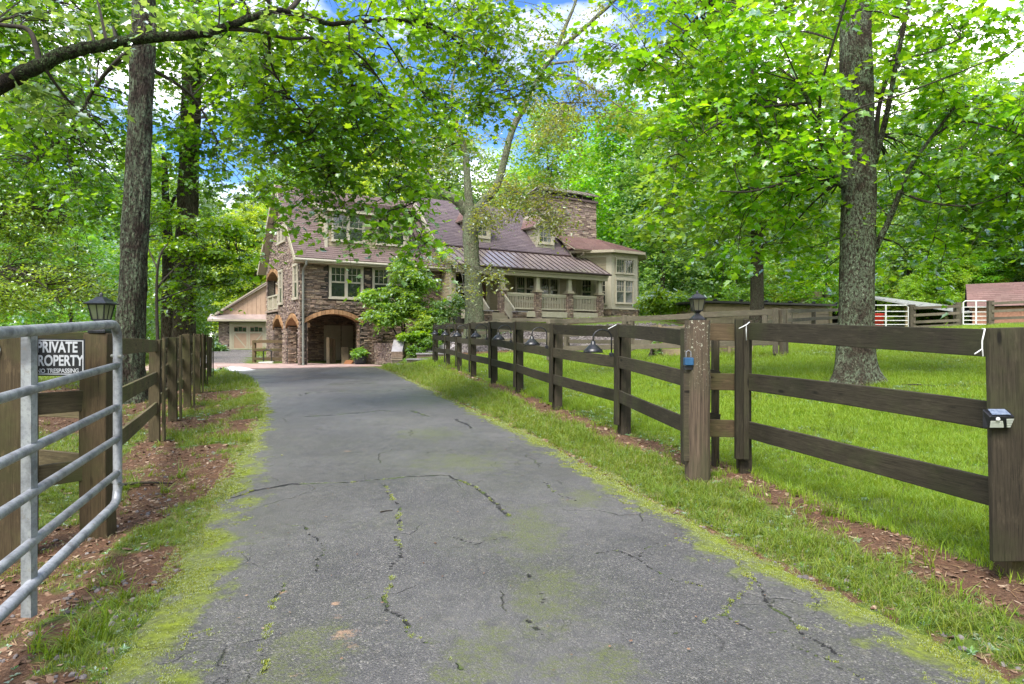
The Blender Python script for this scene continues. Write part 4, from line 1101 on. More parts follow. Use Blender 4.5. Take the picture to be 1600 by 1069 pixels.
# garage wing roof
s2 = math.sqrt(.5)
SLn = Vector((0, s2, s2))
Lr = 4.02*math.sqrt(2)
m = MB(); deck(m, [(-.35,-.5,5.19),(7.1,-.5,5.19),(7.1,3.52,9.21),(-.35,3.52,9.21)], (0,-1,1), .16); deck(m, [(-.35,3.52,9.21),(7.1,3.52,9.21),(7.1,7.55,5.19),(-.35,7.55,5.19)], (0,1,1), .16)
m.build('roof_deck', M['trim'], Hh)
roof_plane('roof', (-.37,-.53,5.20), (1,0,0), (0,1,1), 7.47, Lr, M['shingle'], Hh)
roof_plane('roof', (-.37,7.58,5.20), (1,0,0), (0,-1,1), 7.47, Lr, M['shingle'], Hh, exp_=.3)
m = MB()   # rake boards and fascia, gutter
for sg_ in (0, 1):
    f = (lambda y: y) if sg_ == 0 else (lambda y: 7.04-y)
    m.bar((-.385, f(-.56), 5.08), (-.385, f(3.52), 9.16), .22, .04, up=(0,-1,1) if sg_ == 0 else (0,1,1))
m.box(-.35, 7.1, -.545, -.505, 4.98, 5.16)
m.build('rake_board', M['trim'], Hh)
m = MB(); m.box(-.35, 7.1, -.50, .0, 4.98, 5.0); m.box(-.35, 0, -.5, 7.5, 4.96, 4.98) if False else None; m.build('soffit', M['siding'], Hh)
m = MB(); m.tube([(-.40,-.60,5.10),(7.05,-.60,5.10)], .062, 8); m.build('gutter', M['gutter'], Hh)
m = MB(); m.tube([(.12,-.60,5.05),(.12,-.58,4.9),(.10,-.20,4.72),(.10,-.13,4.6),(.10,-.13,.42),(.08,-.24,.33)], .055, 8); m.build('downpipe', M['pipe'], Hh)
# wide shed dormer
DF = Fr((0,.15,0),(1,0,0),(0,-1,0))
da, db, dt = 1.20, 5.30, 7.62
m = MB(); m.add([(da,.15,5.75),(db,.15,5.75),(db,.15,dt),(da,.15,dt),(da,2.9,8.5),(db,2.9,8.5),(da,2.2,7.9),(db,2.2,7.9)], [(0,1,2,3),(0,3,4,6),(1,7,5,2)]); m.build('dormer_wall', M['siding'], Hh)
m = MB(); lap_siding(m, DF, da, db, 5.78, dt)
lap_siding(m, Fr((da,.15,0),(0,1,0),(-1,0,0)), 0, 2.4, 5.9, 8.4, ok=lambda s, t: 5.72+s*1.0 < t < dt + s*.32)
stuffpart(m.build('dormer_siding', M['siding'], Hh))
window(DF, 1.55, 3.00, 6.20, 7.42, Hh, n=2, d=.02, trim=.08)
window(DF, 3.75, 5.10, 6.20, 7.42, Hh, n=2, d=.02, trim=.08)
m = MB(); DF.slab(m, da-.05, da+.08, 5.65, dt, .0, .06); DF.slab(m, db-.08, db+.05, 5.65, dt, .0, .06); DF.slab(m, da+.08, db-.08, 5.62, 5.74, .0, .05)
m.bar((da-.22, -.18, 7.58), (da-.22, 3.3, 8.70), .16, .04, up=(0,-1,3)); m.bar((db+.22, -.18, 7.58), (db+.22, 3.3, 8.70), .16, .04, up=(0,-1,3)); m.box(da-.24, db+.24, -.22, -.18, 7.48, 7.64)
m.bar((da-.02, .14, 5.70), (da-.02, 2.1, 7.72), .12, .05, up=(0,-1,1)); m.bar((db+.02, .14, 5.70), (db+.02, 2.1, 7.72), .10, .05, up=(0,-1,1))
m.build('dormer_trim', M['trimw'], Hh)
m = MB(); deck(m, [(da-.22,-.2,7.62),(db+.22,-.2,7.62),(db+.22,3.4,8.80),(da-.22,3.4,8.80)], (0,-.3,1), .10); m.build('dormer_roof_deck', M['trim'], Hh)
roof_plane('dormer_roof', (da-.24,-.24,7.63), (1,0,0), (0,3.6,1.18), db-da+.48, 3.85, M['shingle'], Hh)
# ---- main block
RB, RHt = 3.19, 9.44
MX0, MX1 = 7.10, 15.1
slope = (9.44-6.22)/(3.19+.25)
m = MB(); strips(m, Fr((MX0,0,0),(0,1,0),(-1,0,0)), -1.0, 7.0, lambda s: [(.2, 6.22+(min(s,6.4-s)+.25)*slope-.12 if s > -.25 else 6.22-(-.25-s)*.52-.12)], .15, .25)
m.box(MX0, MX1+1.2, .10, .30, 2.3, 6.3); m.box(MX0, MX1, .30, 7.0, 2.3, 6.2); m.add([(MX1,.3,6.2),(MX1,3.19,9.3),(MX1,6.6,6.2)], [(0,1,2)])
m.build('wall', M['siding'], Hh)
m = MB(); GL = Fr((MX0,0,0),(0,1,0),(-1,0,0)); lap_siding(m, GL, -1.0, 0.02, 2.3, 6.2, ok=lambda s, t: t < (6.22+(s+.25)*slope-.15 if s > -.25 else 6.22-(-.25-s)*.52-.15))
lap_siding(m, Fr((MX0,.10,0),(1,0,0),(0,-1,0)), 0, 9.2, 3.0, 5.3); lap_siding(m, Fr((MX1,.3,0),(0,1,0),(1,0,0)), 0, 6.4, 3.0, 9.2, ok=lambda s, t: t < 6.2+(3.1-abs(s-3.1))*slope-.1)
stuffpart(m.build('lap_siding', M['siding'], Hh))
m = MB(); GL.slab(m, -1.10, -.98, 2.3, 5.75, -.12, .03); m.box(MX0-.02, MX0+.25, -1.13, -1.0, 2.3, 5.6); m.build('corner_board', M['trim'], Hh)
dsl = Vector((0, 1, slope)); Lm = math.hypot(RB+.25, RHt-6.22)
m = MB(); deck(m, [(6.78,-.25,6.21),(15.35,-.25,6.21),(15.35,RB,RHt),(6.78,RB,RHt)], (0,-slope,1), .14); deck(m, [(6.78,RB,RHt),(15.35,RB,RHt),(15.35,6.65,6.21),(6.78,6.65,6.21)], (0,slope,1), .14); m.build('roof_deck', M['trim'], Hh)
roof_plane('roof', (6.76,-.27,6.215), (1,0,0), dsl, 8.6, Lm, M['shingle_b'], Hh)
roof_plane('roof', (6.76,6.66,6.215), (1,0,0), (0,-1,slope), 8.6, Lm, M['shingle_b'], Hh, exp_=.3)
m = MB()
m.bar((6.77,-.40,6.00), (6.77,RB,RHt-.03), .26, .05, up=(0,-slope,1)); m.bar((6.77,6.7,6.05), (6.77,RB,RHt-.03), .22, .05, up=(0,slope,1))
m.bar((6.77,-2.42,5.02), (6.77,-.38,6.04), .24, .05, up=(0,-.5,1)); m.bar((15.37,-.30,6.10), (15.37,RB,RHt-.03), .18, .04, up=(0,-slope,1))
m.build('rake_board', M['trimw'], Hh)
# porch roof: standing seam
pz0, pz1, pb0, pb1 = 5.16, 6.30, -2.42, -.20
ps = Vector((0, pb1-pb0, pz1-pz0)); pL = ps.length; ps.normalize(); pn = Vector((0,-ps.z,ps.y))
m = MB(); deck(m, [(6.80,pb0,pz0),(16.25,pb0,pz0),(16.25,pb1,pz1),(6.80,pb1,pz1)], pn, .05); m.build('porch_roof', M['seam'], Hh)
for k in range(26):
    a = 6.86 + k*.3755
    mm = MB(); mm.bar(Vector((a,pb0,pz0)) + pn*.018, Vector((a,pb1,pz1)) + pn*.018, .036, .024, up=pn); mm.build('roof_rib', M['seamrib'], Hh)
m = MB(); m.box(6.8, 16.3, pb0-.03, pb0, pz0-.10, pz0+.01); m.bar((6.8,pb1-.02,pz1+.02), (15.2,pb1-.02,pz1+.02), .10, .05, up=(0,-1,1)); m.build('porch_flashing', M['seamrib'], Hh)
m = MB(); m.box(6.85, 16.2, pb0+.10, pb0+.32, pz0-.38, pz0-.07); m.box(6.85, 16.2, pb0+.02, pb0+.06, pz0-.20, pz0-.05); m.build('porch_beam', M['trim'], Hh)
m = MB(); m.box(7.0, 16.2, pb0+.32, .1, pz0-.10, pz0-.07); m.build('porch_ceiling', M['siding'], Hh)
m = MB(); m.tube([(6.85,pb0-.08,pz0-.06),(16.3,pb0-.08,pz0-.06)], .05, 8); m.build('gutter', M['seamrib'], Hh)
# porch deck, skirt, columns, railing, stairs
m = MB()
for k in range(14): m.box(7.15, 16.0, -2.10+k*.157, -2.10+k*.157+.150, 2.96, 3.0)
m.build('porch_floor', M['trim'], Hh)
m = MB(); m.box(9.4, 16.0, -2.14, -2.10, 2.70, 2.99); m.box(7.15, 8.05, -2.14, -2.10, 2.55, 2.99); m.build('porch_skirt', M['trimw'], Hh)
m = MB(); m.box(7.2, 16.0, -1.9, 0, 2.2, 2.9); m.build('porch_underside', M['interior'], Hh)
for ca in (9.54, 11.66, 13.74, 15.83):
    m = MB(); m.box(ca-.15, ca+.15, -2.15, -1.85, 2.2, 4.0); c_ = m.build('column_base', M['darkgap'], Hh)
    m = MB()
    for (o_, du, dn) in (((ca-.16,-2.16,0),(1,0,0),(0,-1,0)), ((ca-.16,-1.84,0),(0,-1,0),(-1,0,0)), ((ca+.16,-2.16,0),(0,1,0),(1,0,0))):
        stones(m, Fr(o_, du, dn), 0, .32, 2.25, 4.0, hmin=.04, hmax=.09, lmin=.1, lmax=.28)
    stuffpart(m.build('stone_facing', M['stone_pale'], Hh))
    m = MB(); m.box(ca-.24, ca+.24, -2.24, -1.76, 4.0, 4.07); m.box(ca-.19, ca+.19, -2.19, -1.81, 4.07, 4.13); m.build('column_cap', M['trim'], Hh)
    m = MB(); w0, w1 = .125, .095
    m.add([(ca-w0,-2-w0,4.13),(ca+w0,-2-w0,4.13),(ca+w0,-2+w0,4.13),(ca-w0,-2+w0,4.13),(ca-w1,-2-w1,4.85),(ca+w1,-2-w1,4.85),(ca+w1,-2+w1,4.85),(ca-w1,-2+w1,4.85)], [(0,1,5,4),(1,2,6,5),(2,3,7,6),(3,0,4,7),(4,5,6,7)])
    m.build('column', M['trimw'], Hh)
for a0, a1 in ((9.74,11.46),(11.86,13.54),(13.94,15.63)):
    m = MB(); m.box(a0, a1, -2.06, -1.94, 3.84, 3.93); m.box(a0, a1, -2.03, -1.97, 3.76, 3.84); m.box(a0, a1, -2.04, -1.96, 3.10, 3.17)
    rl = m.build('porch_railing', M['trimw'], Hh); ORG[rl] = Vector((0,0,0))
    n_ = 16
    for k in range(n_):
        x = a0 + (a1-a0)*(k+.5)/n_; mm = MB(); mm.box(x-.018, x+.018, -2.018, -1.982, 3.17, 3.76); mm.build('baluster', M['trimw'], rl)
for k in range(4):
    m = MB(); m.box(8.15, 9.45, -2.10-.30*(k+1), -2.10-.30*k+.02, 2.86-.16*k-.04, 2.86-.16*k); m.box(8.15, 9.45, -2.10-.30*(k+1)+.03, -2.10-.30*(k+1)+.06, 2.70-.16*k-.16, 2.86-.16*k-.04); m.build('stair_tread', M['trim'], Hh)
for a in (8.1, 9.55):
    m = MB(); m.bar((a,-2.05,3.88), (a,-3.15,2.98), .09, .07, up=(0,1,1)); m.bar((a,-2.05,3.14), (a,-3.15,2.28), .07, .05, up=(0,1,1))
    for k in range(9):
        y = -2.15-.11*k; zc = 3.14+(y+2.05)*.80; m.box(a-.018, a+.018, y-.018, y+.018, zc, zc+.66)
    m.build('stair_railing', M['trimw'], Hh)
for a in (7.85, 9.80):
    m = MB(); m.box(a-.25, a+.25, -3.45, -3.0, 2.0, 2.86); m.build('stair_pier', M['darkgap'], Hh)
    m = MB(); stones(m, Fr((a-.25,-3.45,0),(1,0,0),(0,-1,0)), 0, .5, 2.1, 2.86); stones(m, Fr((a-.25,-3.0,0),(0,-1,0),(-1,0,0)), 0, .45, 2.1, 2.86); stuffpart(m.build('stone_facing', M['stone'], Hh))
    m = MB(); m.box(a-.3, a+.3, -3.5, -2.95, 2.86, 2.92); m.build('pier_cap', M['slate'], Hh)
# porch wall openings
PW = Fr((0,.10,0),(1,0,0),(0,-1,0))
window(PW, 11.70, 12.85, 3.72, 5.0, Hh, n=2, d=.03, rows=1, cols=4, trim=.12)
window(PW, 13.32, 14.48, 3.72, 5.0, Hh, n=2, d=.03, rows=1, cols=4, trim=.12)
m = MB(); PW.slab(m, 7.55, 7.70, 3.0, 5.05, .02, .10); PW.slab(m, 9.75, 9.95, 3.0, 5.05, .02, .10); PW.slab(m, 7.70, 9.75, 4.95, 5.05, .02, .10); dr_ = m.build('door_frame', M['trim'], Hh); ORG[dr_] = Vector((0,0,0))
m = MB(); PW.slab(m, 7.70, 8.75, 3.0, 4.95, .02, .04); m.build('pane', M['glass'], dr_)
m = MB(); PW.slab(m, 8.78, 9.72, 3.0, 4.95, .02, .06)
for k in range(2):
    for j in range(2): PW.slab(m, 8.90+k*.40, 9.22+k*.40, 3.15+j*.9, 3.85+j*.9, .06, .075)
dd_ = m.build('door', M['reddoor'], Hh); ORG[dd_] = Vector((0,0,0))
m = MB(); m.tube([PW.pt(8.86,3.9,.07), PW.pt(8.86,3.9,.13), PW.pt(8.86,4.05,.13)], .02, 6); m.build('handle', M['black'], dd_)
m = MB(); m.lathe([(.05,-.16),(.08,-.12),(.10,.10),(.13,.13),(.03,.22)], (10.45,-.12,4.65), 6); m.bar((10.45,.1,4.7),(10.45,-.12,4.9),.03,.03); m.build('wall_lantern', M['black'], Hh)
# gabled dormers
def gdormer(ca, hw, b0, hw_w, lab):
    z0 = 6.22 + (b0+.25)*slope; zt = z0 + 1.32; pk = zt + hw*1.05
    F = Fr((ca,b0,0),(1,0,0),(0,-1,0))
    m = MB(); m.add([(ca-hw,b0,z0-.1),(ca+hw,b0,z0-.1),(ca+hw,b0,zt),(ca,b0,pk),(ca-hw,b0,zt),(ca-hw,b0+1.6,zt),(ca+hw,b0+1.6,zt),(ca-hw,b0,z0-.1)], [(0,1,2,3,4),(0,4,5),(1,6,2)])
    m.build('dormer_wall', M['siding'], Hh, label=lab)
    m = MB(); lap_siding(m, Fr((ca-hw,b0,0),(0,1,0),(-1,0,0)), 0, 1.6, z0, zt, ok=lambda s, t: t > z0 + s*slope*.97 - .05)
    stuffpart(m.build('dormer_siding', M['trim'], Hh))
    window(F, ca-ca-hw_w, hw_w, z0+.30, z0+1.22, Hh, n=1, cols=3, rows=3, double=False, d=.02, trim=.12)
    m = MB(); F.slab(m, -hw-.02, -hw+.12, z0-.05, zt, .0, .05); F.slab(m, hw-.12, hw+.02, z0-.05, zt, .0, .05); F.slab(m, -hw+.12, hw-.12, z0-.05, z0+.14, 0, .045)
    o = .25
    m.bar((ca-hw-o, b0-.22, zt-o*1.05), (ca, b0-.22, pk+.03), .13, .05, up=(-1.05,0,1)); m.bar((ca+hw+o, b0-.22, zt-o*1.05), (ca, b0-.22, pk+.03), .13, .05, up=(1.05,0,1))
    m.build('dormer_trim', M['trimw'], Hh)
    dep = (pk - z0)/slope + .1
    for sg_ in (-1, 1):
        e = ca + sg_*(hw+o); ze = zt - o*1.05 + .06
        Ls = math.hypot(hw+o, (hw+o)*1.05)
        # courses run back into the main roof
        mm = MB(); n_ = Vector((sg_*1.05, 0, 1))
        back = (ze - z0)/slope + .25
        deck(mm, [(e,b0-.24,ze),(e,b0+back,ze),(ca,b0+dep+.2,pk+.09),(ca,b0-.24,pk+.09)], n_, .07); mm.build('dormer_roof_deck', M['trim'], Hh)
        W0 = back+.24
        roof_plane('dormer_roof', (e,b0-.26,ze+.01), (0,1,0), (-sg_,0,1.05), W0, Ls, M['shingle_r'], Hh, clip=lambda r, W0=W0, Ls=Ls: (0, W0 + (dep-back+.2)*r/Ls))
gdormer(13.80, .62, .35, .42, 'small gabled dormer with a nine pane window near the chimney')
gdormer(9.55, .62, .35, .42, 'small gabled dormer behind the forked tree')
# chimney
cx0, cx1, cb0, cb1, ct = 14.85, 18.85, 2.0, 3.3, 10.15
m = MB(); m.box(cx0, cx1, cb0, cb1, 2.5, ct); m.build('chimney', M['darkgap'], Hh)
m = MB(); stones(m, Fr((cx0,cb0,0),(1,0,0),(0,-1,0)), -.03, cx1-cx0+.03, 6.8, ct-.02, hmin=.06, hmax=.13, lmin=.15, lmax=.5, dep=.06); stones(m, Fr((cx0,cb1,0),(0,-1,0),(-1,0,0)), 0, cb1-cb0, 8.0, ct-.02)
stones(m, Fr((cx1,cb0,0),(0,1,0),(1,0,0)), 0, cb1-cb0, 7.4, ct-.02)
stuffpart(m.build('stone_facing', M['stone_pale'], Hh))
m = MB(); m.box(cx0-.12, cx1+.12, cb0-.12, cb1+.12, ct, ct+.12); m.box(cx0, cx1, cb0, cb1, ct+.12, ct+.16)
for x in np.linspace(cx0+.1, cx1-.1, 5):
    for y in (cb0+.05, cb1-.05): m.box(x-.03, x+.03, y-.03, y+.03, ct+.12, ct+.42)
m.build('chimney_cap_frame', M['seamrib'], Hh)
m = MB(); m.box(cx0+.15, cx1-.15, cb0+.15, cb1-.15, ct+.14, ct+.38); m.build('chimney_vent', M['interior'], Hh)
my = (cb0+cb1)/2
m = MB(); deck(m, [(cx0-.2,cb0-.2,ct+.42),(cx1+.2,cb0-.2,ct+.42),(cx1-.1,my,ct+.80),(cx0+.1,my,ct+.80)], (0,-.45,1), .05); deck(m, [(cx1+.2,cb1+.2,ct+.42),(cx0-.2,cb1+.2,ct+.42),(cx0+.1,my,ct+.80),(cx1-.1,my,ct+.80)], (0,.45,1), .05)
m.build('chimney_cap', M['seam'], Hh)
m = MB()
for x in np.linspace(cx0-.1, cx1+.1, 11): m.bar((x,cb0-.2,ct+.44), (min(max(x,cx0+.15),cx1-.15),my,ct+.81), .03, .03, up=(0,-.4,1))
m.build('chimney_cap_ribs', M['seamrib'], Hh)
# bay: octagon
oc = Vector((18.30, 1.10, 0)); Ro = 2.60
ov = [Vector((oc.x + Ro*math.cos(R(22.5+45*k)), oc.y + Ro*math.sin(R(22.5+45*k)), 0)) for k in range(8)]
def faceF(k): # face between vertex k and k+1
    a, b = ov[k], ov[(k+1) % 8]; d = (b-a); n = Vector((d.y, -d.x, 0)); 
    if n.dot((a+b)/2 - oc) < 0: n = -n
    return Fr(a, d, n), d.length
m = MB(); m.add([(p.x,p.y,2.0) for p in ov] + [(p.x,p.y,6.68) for p in ov], [(i,(i+1)%8,(i+1)%8+8,i+8) for i in range(8)] + [tuple(range(8,16))]); m.build('bay_wall', M['trimw'], Hh)
# faces: index with normal angles 45k+45
def face_by_angle(deg): 
    for k in range(8):
        if abs(((45*k+45) - deg) % 360) < 1: return faceF(k)
F1, S1_ = face_by_angle(225); F2, S2_ = face_by_angle(270); F3, S3_ = face_by_angle(315)
m = MB()
for F_ in (F1, F2, F3): stones(m, F_, -.02, S1_+.02, 2.1, 3.30, hmin=.06, hmax=.12, lmin=.15, lmax=.4)
stuffpart(m.build('stone_facing', M['stone'], Hh))
m = MB()
for F_ in (F1, F2, F3):
    F_.slab(m, -.03, S1_+.03, 3.30, 3.40, 0, .09); F_.slab(m, -.02, .28, 3.40, 6.5, 0, .03); F_.slab(m, S1_-.28, S1_+.02, 3.40, 6.5, 0, .03); F_.slab(m, .28, S1_-.28, 6.30, 6.6, 0, .028)
F2.slab(m, .28, S1_-.28, 5.05, 5.35, 0, .028); F2.slab(m, .36, S1_-.36, 5.09, 5.24, .028, .045)
m.build('bay_trim', M['trimw'], Hh)
m = MB(); lap_siding(m, F1, .28, S1_-.28, 5.2, 6.3, d=.0); lap_siding(m, F3, .28, S1_-.28, 3.4, 6.3); stuffpart(m.build('bay_siding', M['siding'], Hh))
window(F2, .36, S1_-.36, 3.68, 5.00, Hh, n=2, d=.03, trim=.07)
window(F2, .36, S1_-.36, 5.42, 6.22, Hh, n=2, d=.03, double=False, trim=.07)
window(F1, .30, .85, 3.60, 5.02, Hh, n=1, d=.03, trim=.07); window(F1, 1.15, 1.68, 3.60, 5.02, Hh, n=1, d=.03, trim=.07)
Re = Ro + .52
ev = [Vector((oc.x + Re*math.cos(R(22.5+45*k)), oc.y + Re*math.sin(R(22.5+45*k)), 6.66)) for k in range(8)]
apx = Vector((oc.x, oc.y, 7.72))
for k in range(8):
    a, b = ev[k], ev[(k+1) % 8]; d = b-a; Wd = d.length; mid = (a+b)/2; sl = apx-mid
    roof_plane('bay_roof', a+Vector((0,0,.015)), d, sl, Wd, sl.length, M['shingle_r'], Hh, clip=lambda r, W=Wd, L=sl.length: (W/2*r/L, W-W/2*r/L))
m = MB(); m.add([tuple(p) for p in ev] + [tuple(apx)], [(i,(i+1)%8,8) for i in range(8)]); m.add([(p.x,p.y,6.60) for p in ev], [tuple(reversed(range(8)))]); m.build('bay_roof_deck', M['trim'], Hh)
m = MB()
for k in range(8): a, b = ev[k], ev[(k+1) % 8]; m.bar(a+Vector((0,0,-.06)), b+Vector((0,0,-.06)), .15, .06)
m.build('bay_gutter', M['trim'], Hh)
# low link roof between the bay cone and the main roof, under the chimney
m = MB(); deck(m, [(15.0,-.9,6.66),(18.3,-.9,6.66),(18.3,1.1,7.70),(15.0,1.1,7.70)], (0,-.5,1), .05); m.build('link_roof_deck', M['trim'], Hh)
roof_plane('link_roof', (15.0,-.92,6.67), (1,0,0), (0,2.0,1.04), 3.3, 2.25, M['shingle_r'], Hh)
m = MB(); m.tube([(15.7,-.75,6.55),(15.85,-.6,6.45),(15.85,-.3,6.4)], .05, 6); m.build('downpipe', M['trimw'], Hh)
# ---------------------------------------------------------------- detached garage at the back left
dg = thing('detached_garage', 'tan gabled garage with a crossed barn door at the end of the gravel path', 'garage', (-27.6, 62.0, 0), rz=R(8)); ORG[dg] = Vector((0,0,0))
GFr = Fr((0,0,0),(1,0,0),(0,-1,0)); zb = gz(-25, 62) - .05
m = MB(); m.box(0, 9.6, 0, 9, zb-.4, zb+3.0); m.build('wall', M['darkgap'], dg)
pkx, pkz, ez = 4.9, zb+6.6, zb+3.2
m = MB(); m.add([(-.0,-.06,ez-.2),(9.8,-.06,ez-.2),(9.8,-.06,ez+.15),(pkx,-.06,pkz-.1),(0,-.06,ez+.15)], [(0,1,2,3,4)]); m.build('gable_wall', M['garage_board'], dg)
m = MB()
for k in range(24):
    x = .2+k*.4; top = ez+.12 + (pkz-ez-.25)*(1-abs(x-pkx)/4.9); m.box(x-.025, x+.025, -.09, -.06, ez-.0, max(top, ez+.05))
stuffpart(m.build('batten_strips', M['garage_board'], dg))
m = MB(); stones(m, GFr, 0, 9.6, zb-.1, zb+2.75, ok=lambda s, t: not (1.05 < s < 4.35 and t < zb+2.7)); stuffpart(m.build('stone_facing', M['stone_pale'], dg))
m = MB(); m.bar((-.9,-.35,ez-.35),(pkx,-.35,pkz), .25, .06, up=(-.7,0,1)); m.bar((10.6,-.35,ez-.35),(pkx,-.35,pkz), .25, .06, up=(.7,0,1)); m.build('rake_board', M['trim'], dg)
for sx_ in (-1, 1):
    e = pkx + sx_*5.75
    m = MB(); deck(m, [(e,-.4,ez-.4),(e,9.4,ez-.4),(pkx,9.4,pkz+.1),(pkx,-.4,pkz+.1)], (sx_*.7,0,1), .1); m.build('roof', M['shingle'], dg)
m = MB(); deck(m, [(-.7,-1.0,zb+2.8),(10.2,-1.0,zb+2.8),(10.2,-.08,zb+3.35),(-.7,-.08,zb+3.35)], (0,-.6,1), .12); m.build('pent_roof', M['seam'], dg)
m = MB(); m.box(-.7, 10.2, -1.04, -.98, zb+2.66, zb+2.84); m.build('pent_fascia', M['trim'], dg)
door = MB(); GFr.slab(door, 1.25, 4.15, zb+.0, zb+2.35, .06, .10); do = door.build('garage_door', M['garage_panel'], dg); ORG[do] = Vector((0,0,0))
m = MB(); GFr.slab(m, 1.0, 1.25, zb, zb+2.6, .05, .14); GFr.slab(m, 4.15, 4.4, zb, zb+2.6, .05, .14); GFr.slab(m, 1.25, 4.15, zb+2.35, zb+2.6, .05, .14); m.build('door_casing', M['trim'], dg)
for s in (1.27, 2.72):
    m = MB()
    GFr.slab(m, s, s+.13, zb+.02, zb+2.33, .10, .13); GFr.slab(m, s+1.27, s+1.4, zb+.02, zb+2.33, .10, .13); GFr.slab(m, s+.13, s+1.27, zb+.02, zb+.15, .10, .129); GFr.slab(m, s+.13, s+1.27, zb+1.55, zb+1.68, .10, .129); GFr.slab(m, s+.13, s+1.27, zb+2.2, zb+2.33, .10, .129)
    a_, b_ = (GFr.pt(s+.13,zb+1.55,.115), GFr.pt(s+1.27,zb+.15,.115)) if s < 2 else (GFr.pt(s+.13,zb+.15,.115), GFr.pt(s+1.27,zb+1.55,.115))
    m.bar(a_, b_, .11, .026, up=(0,0,1)); m.build('door_brace', M['trim'], do)
    for k in range(3):
        m = MB(); GFr.slab(m, s+.18+k*.37, s+.50+k*.37, zb+1.72, zb+2.10 + (.06 if k == 1 else 0), .10, .12); m.build('pane', M['glass'], do)
m = MB(); f0 = GFr
for (a_, b_) in (((5.1,zb+3.7),(6.0,zb+4.6)),((6.0,zb+3.7),(5.1,zb+4.6))): m.bar(f0.pt(a_[0],a_[1],.11), f0.pt(b_[0],b_[1],.11), .09, .03)
for (s0,s1,t0,t1) in ((5.0,5.12,3.6,4.7),(5.98,6.1,3.6,4.7),(5.12,5.98,3.6,3.72),(5.12,5.98,4.58,4.7)): f0.slab(m, s0, s1, zb+t0, zb+t1, .09, .13)
m.build('loft_door', M['trimw'], dg)
# ---------------------------------------------------------------- garden walls, steps, path, apron
pw = thing('planter_wall', 'low dark stone retaining wall with a slate capped pillar beside the garage opening', 'wall', (-5.9, 30.3, .3))
PWF = Fr((-6.62,31.75,0), Vector((1.42,-2.75,0)), (-.888,-.459,0)); Lw = 3.1
m = MB(); PWF.slab(m, 0, Lw, .1, 1.35, -.35, 0); m.build('wall_core', M['darkgap'], pw)
m = MB(); stones(m, PWF, 0, Lw, .15, 1.36, lmin=.08, lmax=.2); stuffpart(m.build('stone_facing', M['stone_pale'], pw))
m = MB(); stones(m, Fr((-6.75,31.72,0),(.848,.53,0),(.53,-.848,0)), 0, .55, .15, 1.9); stuffpart(m.build('stone_facing', M['stone'], pw))
c_ = Vector((-4.98, 28.85, 0))
m = MB(); m.box(c_.x-.21, c_.x+.21, c_.y-.25, c_.y+.25, .1, .98); m.build('pillar_core', M['darkgap'], pw)
m = MB()
for k in range(11):
    z_ = .15+k*.077; w_ = .24+random.uniform(-.02,.05); m.box(c_.x-w_, c_.x+w_, c_.y-.28-random.uniform(0,.05), c_.y+.28, z_, z_+.066)
m.build('slate_course', M['stone'], pw)
m = MB(); m.add([(c_.x-.25,c_.y-.30,.98),(c_.x+.22,c_.y-.30,.98),(c_.x+.22,c_.y+.3,1.50),(c_.x-.25,c_.y+.3,1.50),(c_.x-.25,c_.y-.30,.93),(c_.x+.22,c_.y-.30,.93),(c_.x+.22,c_.y+.3,.93),(c_.x-.25,c_.y+.3,.93)], [(0,1,2,3),(4,5,1,0),(5,6,2,1),(7,4,0,3)]); m.build('pillar_cap', M['slate'], pw)
st = thing('garden_steps', 'three broad flagstone steps rising from the lawn to the garden path', 'steps', (-3.9, 27.5, .4))
for k, (y0, y1, h_, xa, xb) in enumerate(((27.15,27.7,.50,-4.75,-2.75),(27.6,28.2,.70,-4.45,-2.85),(28.1,28.7,.93,-4.1,-2.75))):
    m = MB(); x = xa
    while x < xb:
        w_ = min(random.uniform(.5,.8), xb-x); m.obox((x+.006,y0+random.uniform(-.03,.02),h_-.055), (w_-.012,0,0), (0,y1-y0,0), (0,0,.055)); x += w_
    m.build('tread_stone', M['slate'], st)
    m = MB(); m.box(xa+.04, xb-.04, y0+.05, y1, h_-.25, h_-.056); m.build('riser_stone', M['stone'], st)
# flagstone path beyond the steps
gp_ = MB(); pth = []
for k in range(9):
    t_ = k/8; cx_ = -3.45 + 1.5*t_**1.4*1.9; cy_ = 28.75 + 2.6*t_
    pth.append((cx_, cy_))
for k in range(8):
    for j in range(3):
        (xa, ya), (xb, yb_) = pth[k], pth[k+1]; o0 = -.65+j*.43
        q = []
        for (X_, Y_, off) in ((xa,ya,o0+.01),(xa,ya,o0+.42),(xb,yb_,o0+.42),(xb,yb_,o0+.01)):
            q.append((X_+off+random.uniform(-.02,.02), Y_+random.uniform(-.02,.02)))
        zz = [gz(a, b)+.035 for a, b in q]; zz = [z_ + 0*.1 for z_ in zz]
        gp_.add([(a, b, z_) for (a, b), z_ in zip(q, zz)] + [(a, b, z_-.10) for (a, b), z_ in zip(q, zz)], [(0,1,2,3),(0,4,5,1),(1,5,6,2),(2,6,7,3),(3,7,4,0)])
o = gp_.build('garden_path', M['slate'], None); tag(o, kind='structure')
